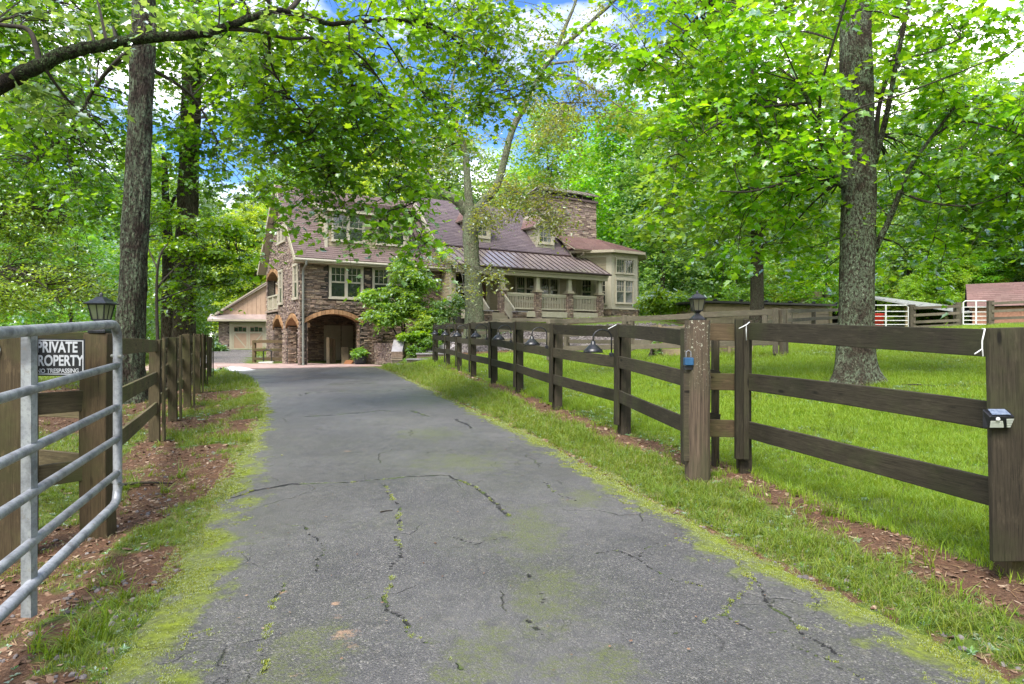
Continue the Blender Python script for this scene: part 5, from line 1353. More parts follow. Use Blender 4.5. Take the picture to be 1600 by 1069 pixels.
# brick apron before the carport
ap = MB(); hh_ = .345
for k in range(30):
    for j in range(46):
        a = -9.5 + .42*j + (.21 if k % 2 else 0); b = -2.6 + .28*k
        if a > 3.0 and b < .3: continue
        if b > 5 and a > .2: continue
        if b > 4.0 and a > 4: continue
        a1 = min(a+.405, 4.1); 
        if a1 - a < .1: continue
        zz = hh_ + random.uniform(-.003,.003)
        P_ = [(-9.64+.848*x-.53*y, 30+.53*x+.848*y) for x, y in ((a,b),(a1,b),(a1,b+.265),(a,b+.265))]
        ap.add([(x, y, zz) for x, y in P_] + [(x, y, zz-.08) for x, y in P_], [(0,1,2,3),(0,4,5,1),(1,5,6,2),(2,6,7,3),(3,7,4,0)])
o = ap.build('brick_apron', M['brick'], None); tag(o, kind='structure')
# small rail fence by the carport
t = thing('board_fence', 'short brown three rail fence section left of the carport arches', 'fence', (-12.9, 33.5, .3))
for x in (-13.1, -11.5): board('post', (x,33.5,.1), (x,33.5,1.48), .16, .16, M['gatepost'], t, up=(1,0,0))
for h in (1.42, 1.0, .55): board('rail', (-13.1,33.4,h), (-11.5,33.4,h), .15, .04, M['gatepost'], t)
t = thing('hose_rack', 'small pale hoop stand in front of the short fence by the carport', 'rack', (-12.2, 32.9, .3))
m = MB(); m.tube([(-12.4,32.9,.3),(-12.4,32.9,.95),(-12.2,32.9,1.05),(-12.0,32.9,.95),(-12.0,32.9,.3)], .03, 8); m.build('hoop', M['black'], t)
m = MB()
for k in range(14): a = k*.45; m.tube([(-12.2+.35*math.cos(a),32.7+.2*math.sin(a),.33+.02*k/3),(-12.2+.35*math.cos(a+.45),32.7+.2*math.sin(a+.45),.33+.02*k/3)], .03, 6)
m.build('hose', M['white'], t)
# things stored under the carport
def Hw(a, b, z=0): return Vector((-9.64+.848*a-.53*b, 30+.53*a+.848*b, z))
t = thing('plank_stack', 'tall orange brown boards standing on end inside the carport', 'boards', Hw(1.9,1.6,.3))
for k in range(3): board('plank', Hw(1.75+.16*k,1.6+.04*k,.3), Hw(1.78+.16*k,1.75+.04*k,1.62-.03*k), .15, .05, M['gatepost'] if k else M['stepwood'], t, up=(1,0,0))
t = thing('leaning_panel', 'tan sheet leaning against the clutter beside the flower pot', 'panel', Hw(2.35,1.2,.3))
m = MB(); q = [Hw(2.2,.9,.33),Hw(2.6,1.0,.33),Hw(2.75,1.6,1.15),Hw(2.35,1.5,1.15)]; m.add([*q, *[p+Vector((0,.03,0)) for p in q]], [(0,1,2,3),(7,6,5,4),(0,3,7,4),(1,5,6,2),(3,2,6,7)]); m.build('sheet', M['stepwood'], t)
m = MB(); q0 = Hw(2.15,.5,.33); m.obox(q0, (.35,.1,0), (0,.25,0), (.12,0,.2)); m.build('brick_block', M['orange'], t)
t = thing('flower_pot', 'dark blue pot with a leafy flowering plant at the carport entrance', 'plant pot', Hw(2.75,-.15,.3))
m = MB(); m.lathe([(.20,0),(.30,.15),(.33,.38),(.36,.42),(.31,.42),(.28,.34)], tuple(Hw(2.75,-.15,.3)), 20); m.build('pot', simple('dark_blue_glaze', (.015,.02,.03), (.03,.04,.055), 5, .3, .05), t, smooth=True)
potplant = t
t = thing('white_sheet_pile', 'crumpled pale plastic sheeting lying at the left edge of the drive', 'sheet', (-10.6, 25.5, .3))
mm = MB(); n_ = 14
xs, ys = np.linspace(-11.6,-9.9,n_), np.linspace(24.9,25.9,n_)
for j in range(n_):
    for i in range(n_): mm.v.append((xs[i], ys[j], .30+.16*float(fbm(xs[i]*2.6, ys[j]*4, seed=77))*math.sin(math.pi*i/(n_-1))*math.sin(math.pi*j/(n_-1))*1.6))
for j in range(n_-1):
    for i in range(n_-1): a = j*n_+i; mm.f.append((a, a+1, a+n_+1, a+n_))
mm.build('sheeting', M['lichrock'], t)
# timber edging and planks round the garden bed
t = thing('timber_edging', 'long weathered timber edging holding the gravel bed below the porch', 'edging', (2, 30.5, 1.5))
for k in range(5):
    xa, xb = -2.6+2.2*k, -2.6+2.2*(k+1)-.02; ya, yb_ = 30.25+.12*k, 30.37+.12*k
    board('timber', (xa,ya,gz(xa,30.0)+.25), (xb,yb_,gz(xb,30.0)+.25), .28, .14, M['gatepost'], t)
# raised plank beds behind the fence
t = thing('raised_bed', 'tan plank raised bed box behind the right lantern post', 'planter box', (5.0, 19.4, .9))
def bx(x0, x1, y, n, z, t, w=.22):
    for k in range(n): board('plank', (x0,y,z+.12+k*(w+.02)), (x1,y,z+.12+k*(w+.02)), w, .04, M['stepwood'], t)
zb2 = gz(5.6, 21.2)
bx(4.7, 6.1, 21.0, 4, zb2, t); bx(6.2, 7.6, 21.2, 4, zb2, t)
for x in (4.7, 5.5, 6.15, 6.9, 7.6): board('stake', (x,20.95,zb2-.1), (x,20.95,zb2+1.0), .10, .06, M['stepwood'], t, up=(1,0,0))
for x in (4.7, 7.6): board('plank', (x,21.0,zb2+.9), (x,22.4,zb2+.9), .22, .04, M['stepwood'], t); board('plank', (x,21.0,zb2+.4), (x,22.4,zb2+.4), .7, .04, M['stepwood'], t)
# low long shed in the middle distance
t = thing('low_shed', 'long low tan board coop with a dark flat roof behind the garden fence', 'shed', (12, 31, 2.1))
q = at(1103, 492, 32); q2 = at(1300, 492, 35)
zs0 = gz(10, 32)
for k in range(4): board('plank', (9.4,32,zs0+.3+k*.27), (16.8,35,zs0+.3+k*.27), .25, .04, M['shed_tan'], t)
m = MB(); m.obox((9.1,31.4,zs0+1.42), (8.0,3.25,0), (-1.2,3.0,.0), (0,0,.10)); m.build('roof', M['black'], t)
m = MB(); m.obox((9.5,32.1,zs0), (7.2,2.9,0), (-.9,2.4,0), (0,0,1.40)); m.build('body', M['shed_tan'], t)
for k in range(6): m = MB(); m.lathe([(.10,0),(.12,.05),(.05,.10)], (9.8+k*1.45, 31.75+k*.59, zs0+1.52), 8); m.build('roof_vent', M['black'], t)
# open metal roofed barn
t = thing('open_barn', 'open sided barn with pale weathered sheet metal roof behind the big maple trunk', 'barn', (22, 46, 3))
zB = gz(24, 47)
ridge = [at(1306, 457, 47), at(1345, 455, 52)]
P = dict(l=at(1250,471,46), pk=at(1308,456,47), r=at(1512,487,44))
m = MB()
a_, b_ = at(1306,457,47), at(1516,489,44.5); c_, d_ = at(1530,482,58), at(1318,456.5,60)
deck(m, [a_, b_, c_, d_], (.1,-.1,1), .08); m.build('roof', M['oldroof'], t)
m = MB(); deck(m, [at(1248,473,45.5), a_, d_, at(1262,470,58)], (-.2,-.1,1), .08); m.build('roof', M['oldroof'], t)
m = MB()
for k in range(12):
    f = k/11; p = a_.lerp(b_, f); q = d_.lerp(c_, f); m.bar(p+Vector((0,0,.03)), q+Vector((0,0,.03)), .04, .05)
m.build('roof_seams', M['oldroof'], t)
for x in (19.6, 22.3, 25.0, 27.7, 30.4):
    f = (x-19.6)/11; zt = a_.lerp(b_, min(1,max(0,(x-a_.x)/(b_.x-a_.x)))).z if x > a_.x else P['l'].z
    board('post', (x,46.2,zB-.2), (x,46.2,zt-.1), .2, .2, M['shed_tan'], t, up=(1,0,0))
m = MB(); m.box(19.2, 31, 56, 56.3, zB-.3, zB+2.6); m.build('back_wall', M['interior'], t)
m = MB(); m.box(20.4, 22.4, 46.4, 46.6, zB-.3, zB+2.8); m.build('side_wall', M['shed_tan'], t)
t = thing('feed_tub', 'round red tub standing inside the open metal roofed barn', 'tub', (24.9, 46.8, zB))
m = MB(); m.lathe([(.55,0),(.62,.9),(.66,.95),(.60,.95),(.5,.3)], (25.3,46.0,zB+.1), 16); m.build('tub', M['red'], t, smooth=True)
# red roofed barn
x0 = at(1516, 500, 44).x
t = thing('gambrel_barn', 'small red brown board barn with a rusty red gambrel roof at the right edge', 'barn', (x0, 43.97, 0), rz=R(-33))
#
zr = gz(33, 44); zE, zK, zP = at(0,478,44).z, at(0,456,45).z, at(0,444,46.5).z
nb = 34; wdt = .32
for k in range(nb):
    mm = MB(); mm.box(x0+.1+k*wdt, x0+.1+(k+1)*wdt-.015, 43.97, 44.0, zr-.4, zE+.02); mm.build('wall_board', M['redshed'], t)
m = MB(); m.box(x0+.1, x0+11, 44.0, 49.5, zr-.4, zE); m.add([(x0+.1,44,zE),(x0+.1,49.5,zE),(x0+.1,48.6,zK),(x0+.1,46.75,zP),(x0+.1,44.9,zK)], [(0,1,2,3,4)]); m.build('body', M['redshed'], t)
roof_plane('roof', (x0-.2,43.7,zE-.05), (1,0,0), (0,1.15,zK-zE+.05), 11.5, math.hypot(1.15,zK-zE+.05), M['shingle_r'], t, exp_=.2)
roof_plane('roof', (x0-.2,44.85,zK), (1,0,0), (0,1.9,zP-zK), 11.5, math.hypot(1.9,zP-zK), M['shingle_r'], t, exp_=.2)
m = MB(); deck(m, [(x0-.2,43.72,zE-.07),(x0+11.3,43.72,zE-.07),(x0+11.3,44.87,zK-.02),(x0-.2,44.87,zK-.02)], (0,-1,1), .06); deck(m, [(x0-.2,44.87,zK-.02),(x0+11.3,44.87,zK-.02),(x0+11.3,46.75,zP-.02),(x0-.2,46.75,zP-.02)], (0,-.4,1), .06); deck(m, [(x0+11.3,49.7,zE),(x0-.2,49.7,zE),(x0-.2,46.75,zP-.02),(x0+11.3,46.75,zP-.02)], (0,.5,1), .06)
m.build('roof_deck', M['interior'], t)
wx = x0 + 3.0
window(Fr((0,43.97,0),(1,0,0),(0,-1,0)), wx, wx+.65, at(0,495,44).z, at(0,477,44).z-.1, t, cols=2, trim=.08, mat_t=M['white'])
# ---------------------------------------------------------------- trees
MAPLE = np.array([(0,0),(.20,-.05),(.50,.12),(.34,.32),(.47,.62),(.19,.62),(0,1.0)])
OVATE = np.array([(0,0),(.24,.22),(.27,.55),(0,1.0)])
RHOMB = None
def leaf_mesh(name, P, nrm, tip, size, kind, mat, parent=None):
    """N leaves as one mesh; each leaf is an island of two folded halves (or one small face)"""
    P = np.asarray(P); N = len(P); size = np.broadcast_to(size, N)[:, None, None]
    nrm = nrm/np.linalg.norm(nrm, axis=1, keepdims=True)
    tip = tip - nrm*np.sum(tip*nrm, 1, keepdims=True); tip = tip/np.maximum(np.linalg.norm(tip, axis=1, keepdims=True), 1e-6)
    sd_ = np.cross(nrm, tip)
    if kind == 'rhomb':
        T = np.array([(0,0,0),(.33,.42,.05),(0,1,-.05),(-.33,.42,.05)]); polys = [[0,1,2,3]]
    else:
        h = MAPLE if kind == 'maple' else OVATE; k = len(h)
        right = [(x, y, .22*x - .18*y*y) for x, y in h]; left = [(-x, y, .22*x - .18*y*y) for x, y in h[1:-1]]
        T = np.array(right + left)
        polys = [list(range(k)), [0] + [k-1] + [k + i for i in reversed(range(k-2))]]
        polys[1] = [0, k-1] + [k+i for i in reversed(range(k-2))]
    K = len(T)
    T = T - np.array([0, .0, 0])
    V = P[:, None, :] + size*(T[None,:,0:1]*sd_[:,None,:] + T[None,:,1:2]*tip[:,None,:] + T[None,:,2:3]*nrm[:,None,:])
    lens = [len(p) for p in polys]; flat = np.concatenate([np.array(p) for p in polys])
    L = (np.arange(N)[:, None]*K + flat[None, :]).ravel().astype(np.int32)
    starts = np.concatenate([[0], np.cumsum(lens)[:-1]]); tot = sum(lens)
    LS = (np.arange(N)[:, None]*tot + starts[None, :]).ravel().astype(np.int32)
    me = bpy.data.meshes.new(name)
    org = ORG.get(parent, Vector((0,0,0)))
    V = (V.reshape(-1, 3) - np.array(org)).astype(np.float32)
    me.vertices.add(N*K); me.vertices.foreach_set('co', V.ravel())
    me.loops.add(len(L)); me.loops.foreach_set('vertex_index', L)
    me.polygons.add(len(LS)); me.polygons.foreach_set('loop_start', LS)
    me.update(calc_edges=True)
    me.materials.append(mat)
    o = bpy.data.objects.new(name, me); link(o, parent); return o
def rnd_ball(n):
    d = rng.normal(size=(n, 3)); d /= np.linalg.norm(d, axis=1, keepdims=True)
    return d*rng.random((n, 1))**(1/2.2)
def spray_leaves(C, rc, nspray, nleaf, slen, droop=.35, flat=.5, axis=None):
    """leaves strung along drooping sprays around cluster centres C"""
    K = len(C); n = K*nspray
    ctr = np.repeat(C, nspray, 0)
    off = rnd_ball(n)*np.array([1, 1, flat])*np.repeat(np.broadcast_to(rc, K), nspray)[:, None]
    base = ctr + off*.8
    d = rng.normal(size=(n, 3))*np.array([1, 1, .25]) + off*1.2
    if axis is not None: d += np.repeat(base_out(C, axis), nspray, 0)*.8
    d[:, 2] -= .15; d /= np.linalg.norm(d, axis=1, keepdims=True)
    t = (np.arange(nleaf)+rng.random((n, nleaf)))/nleaf
    L = slen*(.6+.8*rng.random((n, 1)))
    up = np.array([0, 0, 1.0]); sv = np.cross(d, up); sv /= np.maximum(np.linalg.norm(sv, axis=1, keepdims=True), 1e-6)
    pos = base[:, None, :] + d[:, None, :]*(t*L)[..., None]
    pos[..., 2] -= droop*(t**2)*L
    alt = np.where(np.arange(nleaf) % 2 == 0, 1, -1)[None, :]*(.3+.7*rng.random((n, nleaf)))
    pos = pos + sv[:, None, :]*(alt*L*.22)[..., None]
    tip = d[:, None, :]*.6 + sv[:, None, :]*alt[..., None]*.9 + rng.normal(size=(n, nleaf, 3))*.35
    tip[..., 2] -= .35
    nr = np.array([0, 0, 1.0]) + rng.normal(size=(n, nleaf, 3))*.48
    return pos.reshape(-1, 3), nr.reshape(-1, 3), tip.reshape(-1, 3), base, d, L[:, 0]
def base_out(C, axis):
    v = C - np.asarray(axis); v[:, 2] = 0; return v/np.maximum(np.linalg.norm(v, axis=1, keepdims=True), 1e-6)
def catmull(pts, n=6):
    P = [Vector(p) for p in pts]; P = [P[0]*2-P[1]] + P + [P[-1]*2-P[-2]]; out = []
    for i in range(1, len(P)-2):
        for k in range(n):
            t = k/n; a, b, c, d = P[i-1], P[i], P[i+1], P[i+2]
            out.append(.5*((2*b) + (c-a)*t + (2*a-5*b+4*c-d)*t*t + (3*b-a-3*c+d)*t**3))
    out.append(P[-2]); return out
def limb(pts, r0, r1, mat, parent, name='limb', n=8, wob=.0):
    Q = catmull(pts, 6); k = len(Q)
    Q = [q + Vector((random.uniform(-wob,wob), random.uniform(-wob,wob), random.uniform(-wob,wob))) for q in Q]
    m = MB(); m.tube(Q, [r0+(r1-r0)*(i/(k-1))**.8 for i in range(k)], n); m.build(name, mat, parent, smooth=True)
    return Q, [r0+(r1-r0)*(i/(k-1))**.8 for i in range(k)]
def trunk(pts, rads, mat, parent, amp=.02, n=56, rows=110, flare=0, seed=1, fur=9):
    Q = catmull(pts, 10); s = np.linspace(0, len(Q)-1, rows)
    C = np.array([Q[int(i)].lerp(Q[min(int(i)+1, len(Q)-1)], i-int(i)) for i in s])
    Rr = np.interp(s/(len(Q)-1), np.linspace(0, 1, len(rads)), rads)
    a = np.linspace(0, 2*np.pi, n, endpoint=False); A, Z = np.meshgrid(a, C[:,2]); h = Z - C[0,2]
    ca, sa = np.cos(A), np.sin(A)
    fl = 1 + flare*(np.exp(-np.maximum(h-.25, 0)/.28))*(1+.35*np.cos(A*5+seed)+.2*np.cos(A*3+1))
    rid = np.abs(fbm(ca*fur*.45+7, sa*fur*.45+3, Z*1.6, seed=seed, oct=3)-.5)*2
    bump = (rid-.25)*amp*2.2 + (vnoise(ca*1.3, sa*1.3, Z*.8, seed=seed+9)-.5)*amp*2.5
    rr = Rr[:, None]*fl + bump
    V = np.stack([C[:,0,None]+rr*ca, C[:,1,None]+rr*sa, Z], -1).reshape(-1, 3) - np.array(ORG[parent])
    i = np.arange(rows*n).reshape(rows, n); F = np.stack([i[:-1], np.roll(i, -1, 1)[:-1], np.roll(i, -1, 1)[1:], i[1:]], -1).reshape(-1, 4)
    me = bpy.data.meshes.new('trunk'); me.vertices.add(len(V)); me.vertices.foreach_set('co', V.astype(np.float32).ravel())
    me.loops.add(F.size); me.loops.foreach_set('vertex_index', F.astype(np.int32).ravel()); me.polygons.add(len(F)); me.polygons.foreach_set('loop_start', (np.arange(len(F))*4).astype(np.int32))
    me.update(calc_edges=True); me.shade_smooth(); me.materials.append(mat)
    o = bpy.data.objects.new('trunk', me); link(o, parent); return o
def crown(parent, blobs, skel, leafmat, twigmat, size, kind='maple', nspray=7, nleaf=9, slen=.55, rc=.55, droop=.4, twigs=True, flat=.5, cname='crown', sprig=True):
    """blobs: (centre, radii, clusters); skel: points on limbs that twigs spring from"""
    C = []
    for c, r, n in blobs:
        C.append(np.array(c) + rnd_ball(int(n))*np.array(r))
    C = np.concatenate(C)
    pos, nr, tip, base, d, L = spray_leaves(C, rc, nspray, nleaf, slen, droop, flat)
    sz = size*(.42+.95*rng.random(len(pos)))
    leaf_mesh(cname, pos, nr, tip, sz, kind, leafmat, parent)
    if twigs and skel:
        S = np.array([p for p, r in skel]); Sr = np.array([r for p, r in skel]); m = MB()
        for c in C:
            dd = np.linalg.norm(S - c, axis=1) + np.maximum(0, S[:,2]-c[2])*.0
            j = int(np.argmin(dd)); a = Vector(S[j]); b = Vector(c); mid = a.lerp(b, .5) + Vector((random.uniform(-.12,.12), random.uniform(-.12,.12), .10*(b-a).length))*1.0
            r0 = min(.022, Sr[j]*.6) if (b-a).length > .8 else .012
            m.tube(catmull([a, mid, b], 3), list(np.linspace(r0, .005, 7)), 4, caps=False)
        if sprig:
            for i in range(0, len(base), 1):
                a = Vector(C[i//nspray]); b = Vector(base[i]); e = b + Vector(d[i])*L[i]*.9; e.z -= droop*L[i]*.75
                m.tube([a, b, e], [.006,.004,.002], 3, caps=False)
        o = m.build('twigs', twigmat, parent); o['kind'] = 'stuff'
    return C
def sk(*limbs):
    out = []
    for Q, r in limbs: out += list(zip(Q[2:], r[2:]))
    return out
def pz(*a): return [at(*q) for q in a]
# --- the big furrowed trunk on the left
def base_at(px, z): p = at(px, 600, z); p.z = gz(p.x, p.y); return p
b = base_at(205, 13.4); t = thing('oak_tree', 'tall furrowed lichen-patched tree just behind the left fence', 'tree', b)
T1 = [b+Vector((-.05,0,-.2)), at(203,560,13.4), at(210,400,13.45), at(218,200,13.5), at(225,0,13.6), at(230,-250,13.8), at(235,-560,14)]
trunk(T1, [.34,.275,.245,.225,.21,.18,.12], M['bark'], t, .028, flare=.30, seed=3, fur=11, rows=170, n=72)
l1 = limb(pz((228,-40,13.6),(120,-60,14.5),(40,20,16),(-60,60,17)), .11, .03, M['twig'], t)
l2 = limb(pz((232,-120,13.7),(330,-60,15),(400,40,16),(430,150,16.5)), .10, .02, M['twig'], t)
l3 = limb(pz((222,60,13.5),(160,120,14.5),(110,200,15),(60,250,15.5)), .06, .015, M['twig'], t)
l4 = limb(pz((225,100,13.6),(300,150,15),(340,220,15.5)), .05, .015, M['twig'], t)
up_l = limb([at(230,-250,13.8), at(80,-420,13), at(-80,-520,12)], .12, .03, M['twig'], t)
up_r = limb([at(232,-280,13.8), at(420,-420,13), at(560,-500,12)], .12, .03, M['twig'], t)
crown(t, [(at(60,80,16),(2.6,2,1.7),70),(at(120,190,15.5),(2.0,1.5,1.1),44),(at(30,280,16.5),(1.6,1.5,.9),24),(at(150,20,16),(2.2,2,1.3),46),(at(330,60,16.5),(2.0,2,1.4),40),
          (at(300,230,16.5),(1.4,1.4,1.4),26),(at(400,130,17),(1.4,1.5,1.4),20),(at(170,310,15.5),(1.0,1.2,.7),14),
          (at(200,-450,13),(5,5,2.4),20)], sk(l1,l2,l3,l4,up_l,up_r), M['leafG'], M['twig'], .125, nspray=6, nleaf=10, slen=.6, rc=.6)
# --- second trunk
b = base_at(290, 17.2); t = thing('oak_tree', 'second tall brown barked tree with a slimmer stem fused at its left', 'tree', b)
trunk([b+Vector((0,0,-.2)), at(288,540,17.2), at(291,380,17.2), at(297,200,17.3), at(303,0,17.5), at(306,-300,17.8)], [.35,.285,.265,.24,.21,.13], M['bark2'], t, .018, flare=.25, seed=8, fur=13, rows=130)
trunk([b+Vector((-.50,.1,-.2)), at(263,500,17.3), at(262,380,17.5), at(256,240,17.9)], [.20,.17,.13,.05], M['bark2'], t, .014, n=30, rows=50, seed=5)
l1 = limb(pz((300,150,17.3),(350,60,18),(420,10,19)), .08, .02, M['twig'], t); l2 = limb(pz((300,100,17.3),(230,60,18.5),(180,40,19)), .08, .02, M['twig'], t)
l3 = limb(pz((262,330,17.6),(330,200,18.5),(390,190,19)), .05, .01, M['twig'], t)
crown(t, [(at(380,60,19),(2.4,2,2.2),44),(at(260,40,18.5),(2.4,2,1.8),34),(at(390,250,19.5),(1.2,1.5,1.2),16),(at(300,-300,18),(5,5,3),26)], sk(l1,l2,l3), M['leafG'], M['twig'], .13, nspray=6, nleaf=9, slen=.6, rc=.6)
# --- foreground maple off to the left whose limb crosses the picture
t = thing('maple_tree', 'maple whose dark lichen-topped limb crosses the upper left of the view', 'tree', (-8.4, 6.2, gz(-8.4, 6.2)))
trunk([(-8.4,6.2,-.3),(-8.3,6.3,2.5),(-8.1,6.5,4.6),(-8.0,6.4,7.5),(-7.8,6.2,10)], [.34,.27,.24,.18,.1], M['bark3'], t, .015, flare=.3, seed=12, rows=60)
Z_ = 7.6
L0 = limb([(-8.15,6.5,4.2), at(-200,220,7.0), at(0,133,Z_), at(40,112,Z_), at(100,84,Z_+.1), at(150,72,Z_+.2), at(200,63,Z_+.3), at(250,58,Z_+.4), at(312,53,Z_+.6), at(350,44,Z_+.7), at(400,24,Z_+.9), at(450,18,Z_+1.2), at(520,37,9.5), at(612,31,10.5), at(680,40,11.5), at(720,70,12.2)], .105, .020, M['limbdark'], t, wob=.012, n=14)
la = limb(pz((62,98,Z_),(56,70,Z_),(42,45,Z_),(0,38,Z_),(-80,20,Z_)), .035, .022, M['twig'], t)
lb = limb(pz((66,100,Z_),(90,135,Z_+.2),(118,168,Z_+.5),(160,200,Z_+.9),(185,250,Z_+1.2)), .022, .006, M['twig'], t)
lc = limb(pz((350,44,Z_+.7),(400,48,8.6),(450,60,9),(500,60,9.6),(560,85,10.2),(600,135,10.8),(614,170,11),(625,240,11)), .032, .006, M['twig'], t)
ld = limb(pz((420,48,8.8),(424,100,9.2),(445,140,9.6),(480,185,10),(495,230,10.3),(515,270,10.5)), .022, .005, M['twig'], t)
le = limb(pz((560,36,10),(600,60,10.4),(640,120,11),(690,180,11.6),(720,230,12)), .02, .005, M['twig'], t)
lf_ = limb(pz((640,36,11),(680,45,11.6),(740,70,12.2),(790,130,12.6),(820,200,12.8)), .022, .005, M['twig'], t)
lg = limb(pz((450,18,8.8),(500,-30,9.5),(600,-60,10.5),(740,-40,12)), .04, .01, M['twig'], t)
lh = limb(pz((545,40,9.8),(548,120,10),(560,200,10.2),(600,280,10.6),(640,330,10.8)), .014, .004, M['twig'], t)
S_ = sk(L0,la,lb,lc,ld,le,lf_,lg,lh)
crown(t, [(at(440,60,9.6),(1.1,1,.7),16),(at(470,150,10.2),(1.2,1,.7),20),(at(540,110,10.6),(1.2,1,.9),19),(at(560,190,11),(1.3,1.1,.8),20),(at(640,130,11.6),(1.2,1.1,.9),16),(at(640,225,11.4),(1.0,1,.6),13),
          (at(700,110,12.4),(1.2,1.2,.9),17),(at(760,50,12.6),(1.3,1.2,.8),20),(at(800,110,12.8),(.8,1.0,.9),14),(at(460,245,10.6),(1.0,.9,.45),10),(at(550,262,11),(1.2,.9,.35),8),(at(640,285,11),(.7,.8,.35),5),(at(600,330,10.8),(.8,.5,.12),4),(at(500,305,10.6),(.7,.6,.2),4),
          (at(400,190,10),(.8,.9,.8),9),(at(620,20,11),(1.6,1.2,.6),15),(at(500,0,10),(1.4,1.2,.6),12),(at(672,372,10.6),(.28,.4,.3),4),(at(420,310,10.4),(.5,.6,.4),3),(at(545,362,10.6),(.7,.4,.12),3)],
      S_, M['leafG'], M['twig'], .105, nspray=6, nleaf=9, slen=.5, rc=.38, droop=.6)
crown(t, [(at(30,150,8),(.7,.7,.35),6),(at(90,110,8.4),(.6,.6,.4),4),(at(40,30,8.4),(.9,.8,.4),8),(at(330,20,8.6),(1.0,.8,.35),8),(at(270,60,8.2),(.6,.5,.25),4),(at(120,170,8.4),(.6,.6,.3),4),(at(185,20,8.6),(.7,.8,.3),5)], S_, M['leafD'], M['twig'], .10, nspray=4, nleaf=7, slen=.42, rc=.3)
crown(t, [((-9,7,10),(3.5,3.5,2.4),30)], S_, M['leafF'], M['twig'], .13, kind='ovate', nspray=6, nleaf=8, slen=.6, rc=.7, twigs=False)
# --- sapling with bright layered leaves between the trunks
b = base_at(252, 14.6); t = thing('maple_sapling', 'slender dark stemmed sapling with bright layered leaves between the two left trunks', 'tree', b)
l1 = limb([b, at(246,520,14.6), at(245,440,14.6), at(250,400,14.6), at(262,380,14.8)], .05, .015, M['twig'], t, name='stem')
l2 = limb(pz((246,450,14.6),(262,430,15),(300,400,15.6),(370,390,16.2)), .025, .006, M['twig'], t); l3 = limb(pz((246,470,14.6),(300,450,15.6),(360,440,16.2)), .02, .005, M['twig'], t)
l4 = limb(pz((246,420,14.6),(230,380,15),(235,350,15)), .02, .006, M['twig'], t)
crown(t, [(at(300,385,15.8),(1.1,.8,.22),20),(at(345,400,16.2),(.9,.8,.16),14),(at(315,350,16),(1.0,.8,.16),13),(at(350,435,16.4),(.8,.6,.16),10),(at(370,365,16.6),(.6,.6,.14),6),(at(290,440,16),(.6,.6,.3),8),(at(385,400,16.6),(.35,.4,.1),4),(at(262,330,16),(.5,.5,.3),6),(at(300,480,16.4),(.6,.6,.2),6)],
      sk(l1,l2,l3,l4), M['leafB'], M['twig'], .085, nspray=7, nleaf=11, slen=.42, rc=.32, droop=.2, flat=.25)
# --- yellow green maple at the left edge
t = thing('maple_tree', 'bright yellow green fine leaved maple at the far left behind the fence', 'tree', (-12.6, 16, gz(-12.6, 16)))
trunk([(-13.8,16,-.2),(-13.8,16,2),(-13.9,16.2,4),(-13.6,16.2,7)], [.2,.15,.12,.06], M['bark3'], t, .01, n=24, rows=40)
l1 = limb([(-13.9,16.1,2.5), at(0,420,15.6), at(60,440,15.4), at(100,480,15.2)], .05, .01, M['twig'], t); l2 = limb([(-13.9,16.1,3.6), at(20,330,16), at(80,330,16), at(130,350,16)], .05, .01, M['twig'], t)
l3 = limb([(-13.8,16.2,5), at(0,200,16.5), at(70,240,16.5)], .05, .01, M['twig'], t)
crown(t, [(at(40,370,16.4),(1.6,1.3,1.0),52),(at(80,440,16),(1.5,1.2,.6),40),(at(40,290,16.8),(1.7,1.4,.7),30),(at(20,460,15.8),(1.4,1.2,.6),30),(at(140,455,16.4),(.7,1,.35),10),(at(100,330,17),(1.0,1,.5),14),(at(-60,350,16.5),(2.0,1.5,1.6),30)],
      sk(l1,l2,l3), M['leafC'], M['twig'], .075, nspray=9, nleaf=12, slen=.45, rc=.42, flat=.3, kind='ovate')
